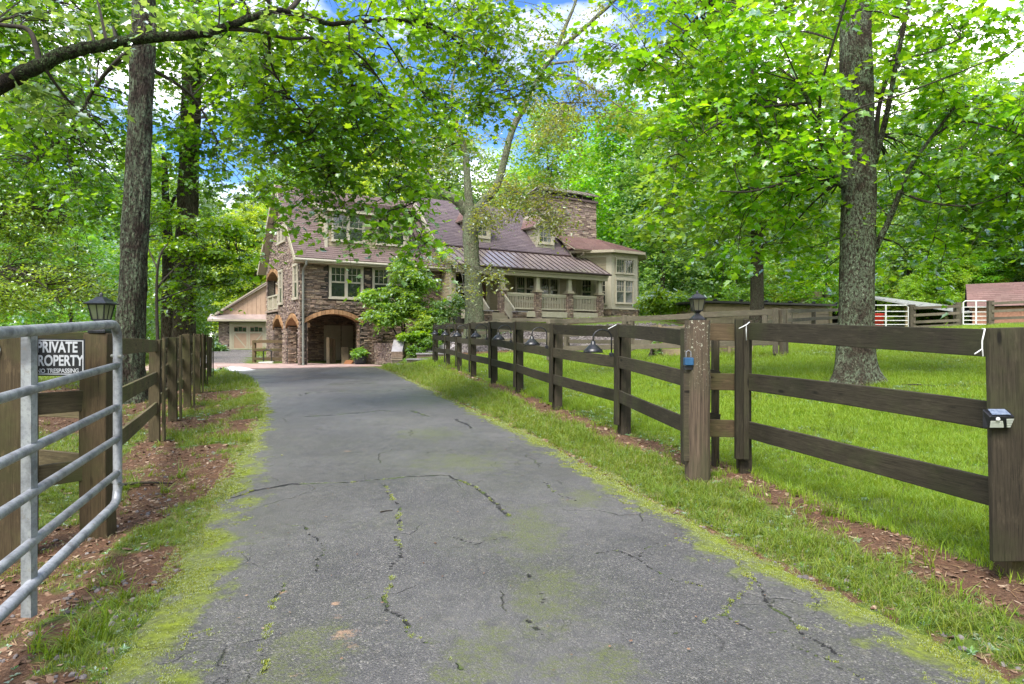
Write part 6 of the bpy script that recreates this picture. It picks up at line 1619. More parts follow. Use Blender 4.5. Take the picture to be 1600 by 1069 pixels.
# --- the big maple on the right
b = base_at(1337, 12.0); t = thing('maple_tree', 'large lichen covered maple standing on the lawn behind the right fence', 'tree', b)
trunk([b+Vector((0,0,-.25)), at(1336,560,12), at(1339,420,12), at(1342,280,12), at(1339,140,12.05), at(1336,0,12.1), at(1332,-260,12.3), at(1330,-520,12.6)], [.36,.305,.29,.285,.265,.255,.20,.11], M['bark3'], t, .016, flare=.48, seed=21, fur=15, rows=170, n=72)
z = 12
r = [limb(pz((1318,290,z-.1),(1300,268,z-.2),(1282,215,z-.5),(1266,165,z-.9),(1248,128,z-1.1)), .075, .025, M['bark3'], t),
     limb(pz((1302,268,z-.2),(1270,262,z-.6),(1225,285,z-1.0),(1170,299,z-1.2),(1125,298,z-1.3)), .04, .010, M['twig'], t),
     limb(pz((1279,205,z-.5),(1283,140,z-.9),(1295,90,z-1.2),(1322,0,z-1.6),(1335,-60,z-1.8)), .030, .012, M['twig'], t),
     limb(pz((1293,250,z-.4),(1312,190,z-1.0),(1345,168,z-1.4),(1400,150,z-1.7),(1480,120,z-2),(1600,72,z-2.2)), .024, .008, M['twig'], t),
     limb(pz((1366,255,z),(1385,180,z-.3),(1400,100,z-.6),(1415,30,z-.8),(1432,-60,z-1)), .060, .025, M['bark3'], t),
     limb(pz((1366,235,z+.1),(1375,160,z+.1),(1398,85,z+.1),(1420,0,z+.1)), .055, .02, M['twig'], t),
     limb(pz((1366,392,z),(1395,330,z-.3),(1420,265,z-.7),(1455,215,z-1.0),(1505,150,z-1.4)), .062, .02, M['bark3'], t),
     limb(pz((1408,300,z-.5),(1450,315,z-.9),(1520,320,z-1.2),(1600,290,z-1.5)), .026, .008, M['twig'], t),
     limb(pz((1457,213,z-1),(1500,190,z-1.3),(1560,200,z-1.6),(1610,215,z-1.7)), .02, .008, M['twig'], t),
     limb(pz((1388,95,z-.6),(1440,85,z-1),(1500,60,z-1.4),(1570,20,z-1.6)), .02, .006, M['twig'], t),
     limb(pz((1335,-150,z),(1230,-120,z-.5),(1130,-20,z-.6),(1060,60,z-.3),(1000,110,z)), .07, .01, M['twig'], t),
     limb(pz((1263,160,z-.9),(1180,170,z-1),(1110,200,z-.8),(1060,240,z-.6)), .025, .006, M['twig'], t),
     limb(pz((1438,268,z-.6),(1470,300,z-.8),(1460,370,z-.7)), .015, .004, M['twig'], t)]
crown(t, [(at(1060,50,z),(1.9,1.2,1.2),24),(at(1160,60,z-.6),(1.5,1.2,1.1),18),(at(1180,150,z-.7),(1.4,1.1,.8),18),(at(1090,180,z-.3),(1.2,1.0,.7),13),(at(1240,210,z-.4),(.9,1.0,.7),11),(at(1140,255,z-.4),(1.4,1.0,.55),14),
          (at(1230,310,z),(1.1,1,.5),11),(at(1130,310,z-.2),(1.1,.9,.35),7),(at(1240,370,z+.4),(.8,.8,.35),5),(at(1160,375,z),(.5,.6,.3),3),(at(1250,90,z-.3),(.9,1.1,.9),11),(at(1430,40,z-.3),(1.2,1,.9),13),(at(1530,90,z-1.2),(1.3,1.1,1.0),16),(at(1480,170,z-.8),(1.0,1,.8),11),
          (at(1570,200,z-1.4),(.9,1,.9),10),(at(1420,230,z+.3),(.7,.9,.9),8),(at(1520,270,z-.8),(1.1,1,.6),11),(at(1590,300,z-1),(.7,1,.7),5),(at(1450,330,z-.2),(1.0,.9,.5),10),(at(1540,350,z-.4),(1.0,.8,.3),7),(at(1440,395,z),(.6,.5,.25),3),(at(1010,120,z+.3),(.9,1,.8),7),(at(1320,-10,z-1.1),(.8,.6,.4),4),(at(1400,310,z+.8),(.5,.6,.5),4),(at(1280,420,z+.8),(.3,.3,.2),2)],
      sk(*r), M['leafB'], M['twig'], .125, nspray=6, nleaf=9, slen=.55, rc=.46, droop=.45)
crown(t, [(at(1330,-330,12),(4.5,4.0,2.3),40)], sk(*r), M['leafB'], M['twig'], .14, kind='ovate', nspray=6, nleaf=9, slen=.6, rc=.6, twigs=False)  # unseen upper crown, added above the view for the shade it casts
# --- forked tree before the porch
b = base_at(741, 30); t = thing('oak_tree', 'forked pale green barked tree standing in front of the porch', 'tree', b)
z = 30
trunk([b+Vector((0,0,-.3)), at(741,480,z), at(738,420,z), at(735,360,z), at(735,325,z)], [.52,.42,.36,.33,.36], M['bark4'], t, .03, flare=.2, seed=31, rows=70, n=48)
r = [limb(pz((732,335,z),(712,312,z-.3),(690,300,z-.5),(668,275,z-.8),(652,240,z-1),(640,190,z-1.2),(630,120,z-1.4)), .26, .07, M['bark4'], t, wob=.02),
     limb(pz((735,330,z),(731,290,z),(727,240,z+.2),(718,205,z+.4),(706,160,z+.5),(712,90,z+.6)), .22, .05, M['bark4'], t, wob=.02),
     limb(pz((738,335,z),(756,315,z-.2),(776,290,z-.3),(788,250,z-.4),(800,205,z-.5),(822,160,z-.6),(845,115,z-.7),(866,85,z-.8),(905,50,z-1),(955,5,z-1.2),(1000,-40,z-1.5)), .24, .06, M['bark4'], t, wob=.02),
     limb(pz((868,82,z-.8),(884,40,z-.8),(900,0,z-.8),(915,-60,z-.8)), .11, .04, M['bark4'], t),
     limb(pz((856,100,z-.7),(900,95,z-1),(950,92,z-1.4),(1010,98,z-1.8),(1060,110,z-2)), .07, .015, M['twigg'], t),
     limb(pz((848,118,z-.7),(890,118,z-1.2),(930,140,z-1.8),(975,170,z-2.2),(1010,180,z-2.4)), .07, .015, M['twigg'], t),
     limb(pz((848,162,z-.7),(900,160,z-1.4),(950,158,z-2)), .05, .012, M['twigg'], t),
     limb(pz((785,280,z-.4),(810,300,z-1),(838,325,z-1.4),(865,352,z-1.8)), .05, .012, M['twigg'], t),
     limb(pz((945,88,z-1.4),(965,70,z-1.5),(985,58,z-1.6)), .05, .01, M['twigg'], t),
     limb(pz((820,150,z-.6),(815,120,z-1),(805,100,z-1.2)), .05, .01, M['twigg'], t),
     limb(pz((735,420,z),(700,410,z-.6),(670,405,z-1)), .03, .01, M['twigg'], t)]
crown(t, [(at(690,220,z),(2.2,2,1.6),22),(at(760,170,z),(2,2,2),20),(at(830,60,z),(3,2,2),22),(at(900,150,z-1.5),(3,2,.9),36),(at(960,90,z-1.5),(2.4,2,1.5),20),(at(820,300,z-1.2),(1.8,1.2,1.1),45),(at(865,345,z-1.4),(.8,1,.6),14),
          (at(770,340,z-1),(1.0,1,.8),14),(at(890,205,z-1.5),(2.2,2,.9),25),(at(980,10,z-1),(2.4,2,1.6),17),(at(740,20,z),(3,2,2),22),(at(700,400,z-1),(1.2,.8,.5),8),(at(765,425,z-1),(.5,.5,.35),6),(at(725,450,z-1.2),(.3,.3,.4),3),(at(640,120,z),(2,2,2),17)],
      sk(*r), M['leafE'], M['twigg'], .13, kind='ovate', nspray=7, nleaf=8, slen=.6, rc=.6, droop=.6)
# ---------------------------------------------------------------- woods: prototypes, then copies
def proto(name, H, cr, base_h, bark, leafm, nclu, leaf, seed, r0, shape='round', nspray=7, nleaf=9, slen=.9, rc=1.0):
    random.seed(seed)
    t = bpy.data.objects.new(name, None); col.objects.link(t); ORG[t] = Vector((0,0,0))
    wob = [Vector((random.uniform(-.3,.3)*k/3, random.uniform(-.3,.3)*k/3, H*.95*k/5 - (.3 if k == 0 else 0))) for k in range(6)]
    m = MB(); Q = catmull(wob, 5); n = len(Q); m.tube(Q, [r0*(1-.88*i/(n-1))*(1.25 if i < 2 else 1) for i in range(n)], 12); m.build('trunk', bark, t, smooth=True)
    skel = [(q, .1) for q in Q[8:]]; mm = MB()
    for k in range(11):
        f = base_h + (.92-base_h)*k/11; a = k*2.4 + random.random(); i = int(f*(n-1)); p = Q[i]
        rr = cr*(1-((f-base_h)/(1-base_h)-.35)**2*1.3)*.8 if shape == 'round' else cr*(1-(f-base_h)/(1-base_h))*.85
        rr = max(rr, .8)
        e = p + Vector((math.cos(a)*rr, math.sin(a)*rr, rr*.45)); mid = p.lerp(e, .5) + Vector((0,0,-.1*rr))
        q = catmull([p, mid, e], 4); mm.tube(q, list(np.linspace(r0*.3*(1-f*.5), .02, len(q))), 6); skel += [(x, .05) for x in q[2:]]
    o = mm.build('limbs', bark, t, smooth=True)
    S = np.array([p for p, _ in skel]); C = []
    if shape == 'round':
        for k in range(nclu):
            f = random.random(); zz = base_h*H + (1-base_h)*H*f; rad = cr*math.sqrt(max(.05, 1-((f-.42)/.62)**2))
            a = random.uniform(0, 2*math.pi); q = rad*random.random()**.45; lump = 1+.22*math.sin(a*3+seed+f*7)
            C.append((math.cos(a)*q*lump, math.sin(a)*q*lump, zz))
    else:
        for k in range(nclu):
            f = random.random()**1.3; zz = base_h*H + (1-base_h)*H*f; rad = cr*(1-f*.93); a = random.uniform(0, 2*math.pi); q = rad*random.random()**.5
            C.append((math.cos(a)*q, math.sin(a)*q, zz - q*.25))
    pos, nr, tip, _, _, _ = spray_leaves(np.array(C), rc, nspray, nleaf, slen, .4, .45)
    leaf_mesh('crown', pos, nr, tip, leaf*(.6+.8*rng.random(len(pos))), 'rhomb', leafm, t)
    return t
PR = {
 'f': proto('broadleaf_tree', 24, 5.6, .20, M['bark2'], M['leafF'], 420, .34, 5, .33),
 'd': proto('broadleaf_tree', 22, 5.2, .12, M['bark2'], M['leafD'], 420, .32, 9, .30),
 'c': proto('broadleaf_tree', 19, 5.0, .10, M['bark2'], M['leafC'], 400, .30, 14, .26),
 'b': proto('broadleaf_tree', 21, 5.0, .14, M['bark3'], M['leafB'], 400, .32, 22, .28),
 'p': proto('pine_tree', 20, 3.6, .10, M['bark2'], M['leafD'], 200, .20, 33, .26, 'cone', nspray=9, slen=.6, rc=.7),
 'u': proto('understory_tree', 8, 3.3, .06, M['twig'], M['leafF'], 200, .20, 41, .10, slen=.6, rc=.6),
}
used_p = set()
def place(k, px, z, s, rz, label, group=None, x=None, sz=None):
    X_ = (px-800)/1030*z if x is None else x
    if k in used_p: o = copy_tree(PR[k])
    else: o = PR[k]; used_p.add(k)
    o.location = (X_, z, gz(X_, z)-.1); o.rotation_euler = (0, 0, rz); o.scale = (s, s, sz or s)
    tag(o, label, 'tree', group); return o
TREES = [
 ('f',1183,29,.95,.3,'dark trunked tree seen through the gap left of the big right maple'),
 ('b',968,50,.82,1.0,'rounded bright green tree right behind the stone chimney'),
 ('d',1035,47,.72,2.2,'leafy tree just right of the bay window roof'),
 ('c',930,68,1.0,4,'tall pale crowned tree rising behind the chimney cap'),
 ('f',1110,50,.8,4.2,'mid green tree behind the low dark roofed coop, left end'),
 ('b',1290,46,.62,.9,'bright green tree above the left end of the open barn roof'),
 ('c',1230,58,.75,2.9,'yellowish tree behind the middle of the low coop'),
 ('d',1420,62,.9,1.7,'blue green tree behind the open metal roofed barn'),
 ('f',1500,60,1.0,5.1,'tall tree between the open barn and the red roofed barn'),
 ('d',1600,58,.95,3.3,'dark green tree behind the red roofed barn'),
 ('b',1700,52,1.0,2.0,'broad tree beyond the right end of the red roofed barn'),
 ('f',860,60,.9,3.6,'tree showing above the main roof ridge left of the chimney'),
 ('d',700,62,.95,.2,'tall tree behind the join of the two house roofs'),
 ('c',600,60,1.0,5.6,'pale tree above the wide dormer of the garage wing'),
 ('f',520,70,1.05,1.1,'tall tree above the garage wing gable'),
 ('c',420,84,1.0,2.5,'airy light green tree showing between house gable and detached garage'),
 ('p',375,82,.95,.6,'dark conifer behind the detached garage roof'),
 ('d',310,80,.9,2.0,'blue green tree left of the detached garage'),
 ('f',215,60,.8,4.4,'mid green tree seen between the two big left trunks'),
 ('d',160,48,.62,.5,'hazy blue green tree behind the left lantern'),
 ('f',60,44,.8,3.0,'tall tree at the far left behind the yellow green maple'),
 ('b',-60,36,.8,1.2,'leafy tree cut by the left edge of the picture'),
 ('u',110,30,.9,.4,'low spreading tree behind the tube gate'),
 ('u',1150,46,.8,1.9,'small tree beside the coop roof'),
 ('u',200,36,.8,5.0,'low bushy tree left of the furrowed trunk base'),
 ('u',280,66,1.0,2.7,'low dark tree beside the gravel path left of the detached garage'),
]
for k, px, z, s, rz, lab in TREES: place(k, px, z, s, rz, lab)
# the deeper woods: one mass
def scatter(name, kind_objs, P, rot, scl, label, cat=None, idx=None):
    """one object whose points carry copies of the given objects"""
    P = np.asarray(P, np.float32); me = bpy.data.meshes.new(name); me.vertices.add(len(P)); me.vertices.foreach_set('co', P.ravel())
    a = me.attributes.new('rot', 'FLOAT_VECTOR', 'POINT'); a.data.foreach_set('vector', np.asarray(rot, np.float32).ravel())
    a = me.attributes.new('scl', 'FLOAT', 'POINT'); a.data.foreach_set('value', np.asarray(scl, np.float32))
    a = me.attributes.new('idx', 'INT', 'POINT'); a.data.foreach_set('value', (rng.integers(0, len(kind_objs), len(P)) if idx is None else idx).astype(np.int32))
    ng = bpy.data.node_groups.new(name, 'GeometryNodeTree')
    ng.interface.new_socket('Geometry', in_out='INPUT', socket_type='NodeSocketGeometry'); ng.interface.new_socket('Geometry', in_out='OUTPUT', socket_type='NodeSocketGeometry')
    gi, go = ng.nodes.new('NodeGroupInput'), ng.nodes.new('NodeGroupOutput')
    ip = ng.nodes.new('GeometryNodeInstanceOnPoints'); ng.links.new(gi.outputs[0], ip.inputs['Points'])
    gg = ng.nodes.new('GeometryNodeGeometryToInstance')
    for ob in reversed(kind_objs):
        oi = ng.nodes.new('GeometryNodeObjectInfo'); oi.inputs['Object'].default_value = ob; oi.transform_space = 'ORIGINAL'
        ng.links.new(oi.outputs['Geometry'], gg.inputs[0])
    ng.links.new(gg.outputs[0], ip.inputs['Instance']); ip.inputs['Pick Instance'].default_value = True
    def attr(nm, ty): x = ng.nodes.new('GeometryNodeInputNamedAttribute'); x.data_type = ty; x.inputs[0].default_value = nm; return x.outputs[0]
    er = ng.nodes.new('FunctionNodeEulerToRotation'); ng.links.new(attr('rot', 'FLOAT_VECTOR'), er.inputs[0]); ng.links.new(er.outputs[0], ip.inputs['Rotation'])
    ng.links.new(attr('scl', 'FLOAT'), ip.inputs['Scale']); ng.links.new(attr('idx', 'INT'), ip.inputs['Instance Index'])
    ng.links.new(ip.outputs[0], go.inputs[0])
    o = bpy.data.objects.new(name, me); col.objects.link(o); md = o.modifiers.new('scatter', 'NODES'); md.node_group = ng
    tag(o, label, cat, kind='stuff'); return o
def loose(mesh_obj):   # keep as data only, for the scatters
    col.objects.unlink(mesh_obj); return mesh_obj
pts, scs = [], []
for k in range(150):
    px = random.uniform(-700, 2300); z = random.uniform(74, 110); X_ = (px-800)/1030*z
    pts.append((X_, z, gz(X_, z)-.2)); scs.append(random.uniform(.75, 1.1))
for k in range(60):    # woods beside and behind the viewpoint
    a = random.uniform(R(60), R(300)); rr = random.uniform(38, 60); X_, Y_ = rr*math.sin(a), rr*math.cos(a)
    pts.append((X_, Y_, gz(X_, Y_)-.2)); scs.append(random.uniform(.6, .9))
crs = [c for k in 'fdcb' for c in PR[k].children if c.name.startswith('crown')]
tks = [c for k in 'fdcb' for c in PR[k].children if c.name.startswith('trunk')]
cp = [bpy.data.objects.new('woods_crown', c.data) for c in crs]; tp = [bpy.data.objects.new('woods_trunk', c.data) for c in tks]
rot = [(0,0,random.uniform(0,6.28)) for _ in pts]; ix = rng.integers(0, 4, len(pts))
scatter('far_woods', cp, pts, rot, scs, 'dense woods closing the view behind the house and barns', 'woods', ix)
scatter('far_woods', tp, pts, rot, scs, 'trunks of the distant woods seen between the nearer trees', 'woods', ix)
# undergrowth at the foot of the woods
pts, scs = [], []
for k in range(190):
    px = random.uniform(-500, 2200); z = random.uniform(66, 92); X_ = (px-800)/1030*z
    if X_ < -14 and X_ > -34 and z < 84: continue
    pts.append((X_, z, gz(X_, z)-1.0)); scs.append(random.uniform(.5, .95))
uc = [c for c in PR['u'].children if c.name.startswith('crown')][0]
scatter('undergrowth', [bpy.data.objects.new('bush_crown', uc.data)], pts, [(0,0,random.uniform(0,6)) for _ in pts], scs, 'bushy undergrowth along the foot of the far woods', 'undergrowth')
pts, scs = [], []
for k in range(70):
    px = random.uniform(1000, 2000); z = random.uniform(57, 68); X_ = (px-800)/1030*z
    pts.append((X_, z, gz(X_, z)-1.2)); scs.append(random.uniform(.26, .42))
bc = [c for c in PR['b'].children if c.name.startswith('crown')][0]; fc = [c for c in PR['c'].children if c.name.startswith('crown')][0]
scatter('undergrowth', [bpy.data.objects.new('bush_crown', bc.data), bpy.data.objects.new('bush_crown', fc.data)], pts, [(0,0,random.uniform(0,6)) for _ in pts], scs, 'bright bushy growth behind the paddock and barns', 'undergrowth')
# ---------------------------------------------------------------- shrubs and planting
def shrub(name, label, loc, blobs, mat, leaf, kind='ovate', nspray=8, nleaf=9, slen=.3, rc=.3, stems=3, cat='shrub', skm=None, twigs=True):
    t = thing(name, label, cat, loc); loc = Vector(loc); skel = []
    m = MB()
    for k in range(stems):
        a = k*2.1; c = Vector(blobs[k % len(blobs)][0]); Q = catmull([loc + Vector((.1*math.cos(a), .1*math.sin(a), -.1)), loc.lerp(c, .5) + Vector((0,0,.15)), c], 4)
        m.tube(Q, list(np.linspace(.05, .015, len(Q))), 6); skel += [(q, .02) for q in Q[3:]]
    o = m.build('stems', skm or M['twig'], t)
    crown(t, blobs, skel if twigs else None, mat, M['twig'], leaf, kind, nspray, nleaf, slen, rc, cname='foliage', twigs=twigs, sprig=False)
    return t
shrub('magnolia_shrub', 'large glossy green shrub growing against the stone garage wing front', (-5.0,30.4,1.3),
      [(at(620,470,30),(1.2,.6,.8),60),(at(640,430,30),(.9,.5,.5),22),(at(580,465,30.4),(.5,.4,.4),14),(at(660,445,30.6),(.9,.6,.5),28),(at(600,495,29.6),(.9,.5,.35),24),(at(630,408,30.4),(.4,.3,.3),8),(at(665,485,30.6),(.8,.6,.5),20)], M['leafF'], .15, slen=.35, rc=.3)
shrub('garden_shrub', 'rounded soft green shrub between the house and the forked tree', (-3.0,30.2,1.7),
      [(at(695,485,30.4),(.75,.6,.7),40),(at(710,470,30.6),(.5,.4,.4),14),(at(680,505,29.8),(.6,.5,.4),18)], M['leafD'], .10, rc=.22, slen=.25)
shrub('garden_shrub', 'yellow green shrub at the lower right of the big glossy shrub', (-4.2,29.6,1.2),
      [(at(662,505,29.6),(.7,.4,.4),22),(at(650,488,30),(.4,.4,.3),8)], M['leafC'], .10, rc=.2, slen=.25)
shrub('hosta_clump', 'bright green broad leaved plants beside the garden path', (-4.4,29.0,.9),
      [(at(640,524,29),(.5,.4,.16),18),(at(665,522,29.4),(.6,.4,.16),18)], M['leafB'], .20, rc=.15, slen=.15, nspray=5, nleaf=6, cat='plants')
shrub('ground_cover', 'mound of fine green ground cover along the left of the garden path', (-3.9,28.9,.8),
      [(at(650,545,28.6),(.5,.3,.22),24),(at(672,535,29),(.7,.4,.2),30),(at(640,562,28.2),(.2,.2,.12),6),(at(690,528,29.6),(.4,.4,.15),12)], M['leafA'], .07, rc=.14, slen=.14, nspray=9, nleaf=9, cat='plants')
shrub('garden_shrub', 'bright lime green shrub just right of the bay window', (8.0,35.5,2.0),
      [(at(1035,466,34.5),(1.15,.7,.65),42),(at(1075,474,34),(1.1,.7,.45),30),(at(1010,474,35),(.5,.6,.5),12)], M['leafC'], .19, rc=.3, slen=.35)
shrub('porch_plants', 'low leafy plants growing along the foot of the porch', (2.4,33,2.2),
      [(at(905,500,33),(1.1,.3,.16),18),(at(868,503,32.6),(.4,.3,.14),6),(at(945,502,33.4),(.4,.3,.1),4)], M['leafC'], .13, rc=.14, slen=.18, cat='plants', twigs=False)
shrub('bed_plants', 'low green plants behind the timber edging seen through the long fence', (0,30.8,2.2),
      [(at(790,519,30.4),(1.6,.3,.14),30),(at(900,522,30.8),(1.6,.3,.12),18)], M['leafF'], .10, rc=.14, slen=.16, cat='plants', twigs=False)
shrub('trailing_plant', 'thin trailing plant at the corner of the raised plank bed', (4.4,20.9,1.0),
      [(at(1025,540,20.8),(.12,.15,.3),7),(at(1018,562,20.6),(.35,.2,.08),6)], M['leafB'], .06, rc=.1, slen=.12, cat='plants', twigs=False)
shrub('blue_green_plant', 'low blue green plant by the last left fence post', (-11.0,25,.3),
      [(at(342,583,24.2),(.4,.3,.2),16)], M['leafD'], .12, rc=.16, slen=.18, cat='plants', twigs=False)
shrub('hydrangea', 'small round blue flowering bush on the lawn left of the detached garage', (-24,54,.7),
      [(at(340,544,54),(.6,.5,.4),20)], M['leafD'], .2, rc=.3, slen=.2, cat='shrub', twigs=False)
crown(potplant, [(Hw(2.75,-.15,.95),(.38,.38,.28),16)], None, M['leafF'], M['twig'], .16, 'ovate', 6, 6, .2, .16, cname='foliage', twigs=False)
# ---------------------------------------------------------------- grass, moss, litter, gravel
def tuft(name, n, rad, h, w, lean, mat, seed, seg=2):
    random.seed(seed); m = MB()
    for k in range(n):
        a = random.uniform(0, 6.283); r = rad*math.sqrt(random.random()); x, y = r*math.cos(a), r*math.sin(a)
        d = random.uniform(0, 6.283); l = lean*random.uniform(.2, 1.2); hh = h*random.uniform(.5, 1.15); ww = w*random.uniform(.7, 1.2)
        dx, dy = math.cos(d), math.sin(d); sx_, sy_ = -dy*ww/2, dx*ww/2
        pts = []
        for i in range(seg+1):
            t = i/seg; q = (x+dx*l*hh*t*t, y+dy*l*hh*t*t, hh*(t - .25*l*t*t)); f = 1-t
            if i < seg: pts += [(q[0]-sx_*(.4+.6*f), q[1]-sy_*(.4+.6*f), q[2]-.004*(i == 0)), (q[0]+sx_*(.4+.6*f), q[1]+sy_*(.4+.6*f), q[2]-.004*(i == 0))]
            else: pts.append(q)
        F = [(2*i, 2*i+1, 2*i+3, 2*i+2) for i in range(seg-1)] + [(2*seg-2, 2*seg-1, 2*seg)]
        m.add(pts, F)
    o = m.build(name, mat, None); return loose(o)
def rosette(name, n, r, mat, seed, up=.25):
    random.seed(seed); m = MB()
    for k in range(n):
        a = k*2.4+random.random()*.5; L = r*random.uniform(.6, 1.1); w = L*.42; dx, dy = math.cos(a), math.sin(a); z = L*up*random.uniform(.5, 1.6)
        m.add([(0,0,.002),(dx*L*.5-dy*w/2, dy*L*.5+dx*w/2, z*.8),(dx*L, dy*L, z*.9),(dx*L*.5+dy*w/2, dy*L*.5-dx*w/2, z*.8)], [(0,1,2),(0,2,3)])
    return loose(m.build(name, mat, None))
def chip(name, L, w, th, mat, seed, curl=.3):
    random.seed(seed); m = MB(); p = []
    for i in range(7): a = 2*math.pi*i/7; p.append((L/2*math.cos(a)*random.uniform(.8,1.1), w/2*math.sin(a)*random.uniform(.8,1.1), th*(.3+curl*random.uniform(-1,3))))
    m.add(p + [(0,0,th)], [(i, (i+1) % 7, 7) for i in range(7)]); return loose(m.build(name, mat, None))
def pebble(name, r, mat, seed):
    random.seed(seed); m = MB(); m.lathe([(r*.7,-.3*r),(r*1.0,.05*r),(r*.75,.45*r),(r*.3,.62*r)], (0,0,0), 7)
    m.v = [(x*random.uniform(.75,1.2), y*random.uniform(.75,1.2), z*random.uniform(.9,1.1)) for x, y, z in m.v]
    return loose(m.build(name, mat, None))
def inst_mat(name, cols, rough=.8):
    m, nt, out = newmat(name); N = NT(nt); oi = nt.nodes.new('ShaderNodeObjectInfo')
    c = N.ramp(oi.outputs['Random'], [(i/(len(cols)-1), x) for i, x in enumerate(cols)])
    c = N.mix(N.ramp(N.noise(N.coord('Object'), 60, 3), [(.4, 0.), (.7, .4)]), c, tuple(x*.5 for x in cols[0]))
    N.bsdf(out, c, rough, N.bump(N.noise(N.coord('Object'), 90, 3), .4, .003), 0, .25); return m
M['litter'] = inst_mat('dead_leaf', [(.09,.045,.028), (.19,.10,.06), (.27,.17,.11), (.13,.075,.05), (.40,.30,.21), (.22,.13,.08)])
M['gravel'] = inst_mat('grey_gravel', [(.10,.085,.08), (.20,.17,.165), (.14,.125,.125), (.27,.24,.22)])
M['straw'] = inst_mat('dry_straw', [(.30,.21,.10), (.22,.11,.06), (.38,.29,.16)])
M['moss'] = leaf_mat('yellow_moss', (.13,.16,.015), (.21,.25,.02), (.32,.35,.05), (1.3,1.2,.6), .7, 2.0, .25)
M['clover'] = leaf_mat('weed_leaf', (.06,.15,.02), (.10,.22,.03), (.16,.28,.05), (1.5,1.5,.8), .5, 2.0, .35)
def field(x0, x1, y0, y1, n, dens):
    """random points kept with probability dens(x, y)"""
    x = rng.uniform(x0, x1, n); y = rng.uniform(y0, y1, n); k = rng.random(n) < dens(x, y); return x[k], y[k]
def groundz(x, y):
    z = Hg(x, y); ins = np.minimum(x-xL(y), xR(y)-x)
    rough = (fbm(x*2.2, y*2.2, seed=3)-.5)*.07 + (fbm(x*11, y*11, seed=5)-.5)*.03
    return z + np.where(ins > 0, 0, rough*sstep(0, .35, -ins) + .002)
def rots(n, tilt=.15): return np.stack([rng.normal(0, tilt, n), rng.normal(0, tilt, n), rng.uniform(0, 6.283, n)], 1)
def off_drive(x, y): return ((x < xL(y)-.03) | (x > xR(y)+.03))
def seen(x, y, pad=1.6): return np.abs(x) < .86*y + pad
lawnw = rosette('weed', 7, .04, M['clover'], 61, .35); lawnv = tuft('lawn_tuft', 18, .055, .05, .0045, 1.0, M['grassd'], 62)
lawn = [lawnw, lawnv, tuft('lawn_tuft', 20, .055, .060, .0042, .8, M['grass'], 1), tuft('lawn_tuft', 18, .06, .075, .0045, 1.0, M['grass'], 2), tuft('lawn_tuft', 22, .05, .045, .004, .7, M['grass'], 3)]
M['dry'] = leaf_mat('dry_grass_blade', (.20,.17,.07), (.28,.24,.11), (.36,.30,.16), (1.5,1.4,1.), .6, .6, .3, .05)
verge = [tuft('dry_tuft', 12, .05, .05, .0035, 1.4, M['dry'], 71), tuft('verge_tuft', 16, .05, .055, .005, 1.0, M['grassd'], 4), tuft('verge_tuft', 18, .045, .085, .005, 1.2, M['grassd'], 5, 3), rosette('weed', 7, .035, M['clover'], 6), rosette('weed', 6, .028, M['clover'], 7, .5)]
long_ = [tuft('long_tuft', 22, .035, .17, .007, 1.3, M['grassd'], 8, 4), tuft('long_tuft', 16, .03, .13, .006, 1.1, M['grass'], 9, 3)]
def lawn_d(base): 
    def f(x, y):
        g = grass_mask(x, y); d = x - xR(y)
        return np.where(off_drive(x, y) & seen(x, y) & (x > xR(y)), np.where(d > .9, 1.0, .0)*g*base, 0)
    return f
allx, ally, alls = [], [], []
for (x0, x1, y0, y1, n, sc_) in ((-1,10,1.6,9,40000,1.0), (-4,18,9,18,46000,1.45), (-6,26,18,36,30000,2.3)):
    x, y = field(x0, x1, y0, y1, n, lawn_d(1.0)); k = ~((y > 28) & (y < 32) & (x < 9)) & ~((y > 27) & (x < -1.6)); x, y = x[k], y[k]
    allx.append(x); ally.append(y); alls.append(sc_*rng.uniform(.7, 1.3, len(x))*(.75+.6*fbm(x*.8, y*.8, seed=91)))
x, y, s_ = map(np.concatenate, (allx, ally, alls)); P = np.stack([x, y, groundz(x, y)], 1)
scatter('lawn_grass', lawn, P, rots(len(x)), s_, 'mown bright green lawn grass behind the right fence', 'grass', idx=np.where(fbm(x*.9, y*.9, seed=95)+rng.random(len(x))*.35 > .72, rng.integers(0, 2, len(x)), rng.integers(2, 5, len(x))))
xs, ys, ss = [], [], []
def verge_d(x, y): 
    g = grass_mask(x, y); d = x - xR(y); return np.where((x > xR(y)+.02) & (d < 1.0) & seen(x, y), np.clip(g*1.2-.1, 0, 1), 0)
for (x0, x1, y0, y1, n, sc_) in ((-1,4.5,1.5,8,30000,1.0), (-5,2,8,16,26000,1.35), (-8,-1,16,28,20000,2.0)):
    x, y = field(x0, x1, y0, y1, n, verge_d); xs.append(x); ys.append(y); ss.append(sc_*rng.uniform(.6, 1.35, len(x)))
def left_d(x, y):
    g = grass_mask(x, y); return np.where((x < xL(y)-.02) & seen(x, y), np.clip(g*1.1-.12, 0, 1)*np.interp(y, [0,9,16], [.7,.8,1]), 0)
for (x0, x1, y0, y1, n, sc_) in ((-5,-1,2,8,22000,.75), (-12,-3,8,16,24000,1.4), (-22,-6,16,34,26000,2.4), (-45,-12,32,62,12000,4.5)):
    x, y = field(x0, x1, y0, y1, n, left_d)
    k = ~((y > 30) & (np.abs(x - np.interp(y, [30,43,52,60], [-14.5,-18.5,-22.3,-24.5])) < 2.1)) & ~((y > 25.5) & (y < 33) & (x > -14)); x, y = x[k], y[k]
    xs.append(x); ys.append(y); ss.append(sc_*rng.uniform(.6, 1.3, len(x)))
x, y, s_ = map(np.concatenate, (xs, ys, ss)); P = np.stack([x, y, groundz(x, y)], 1)
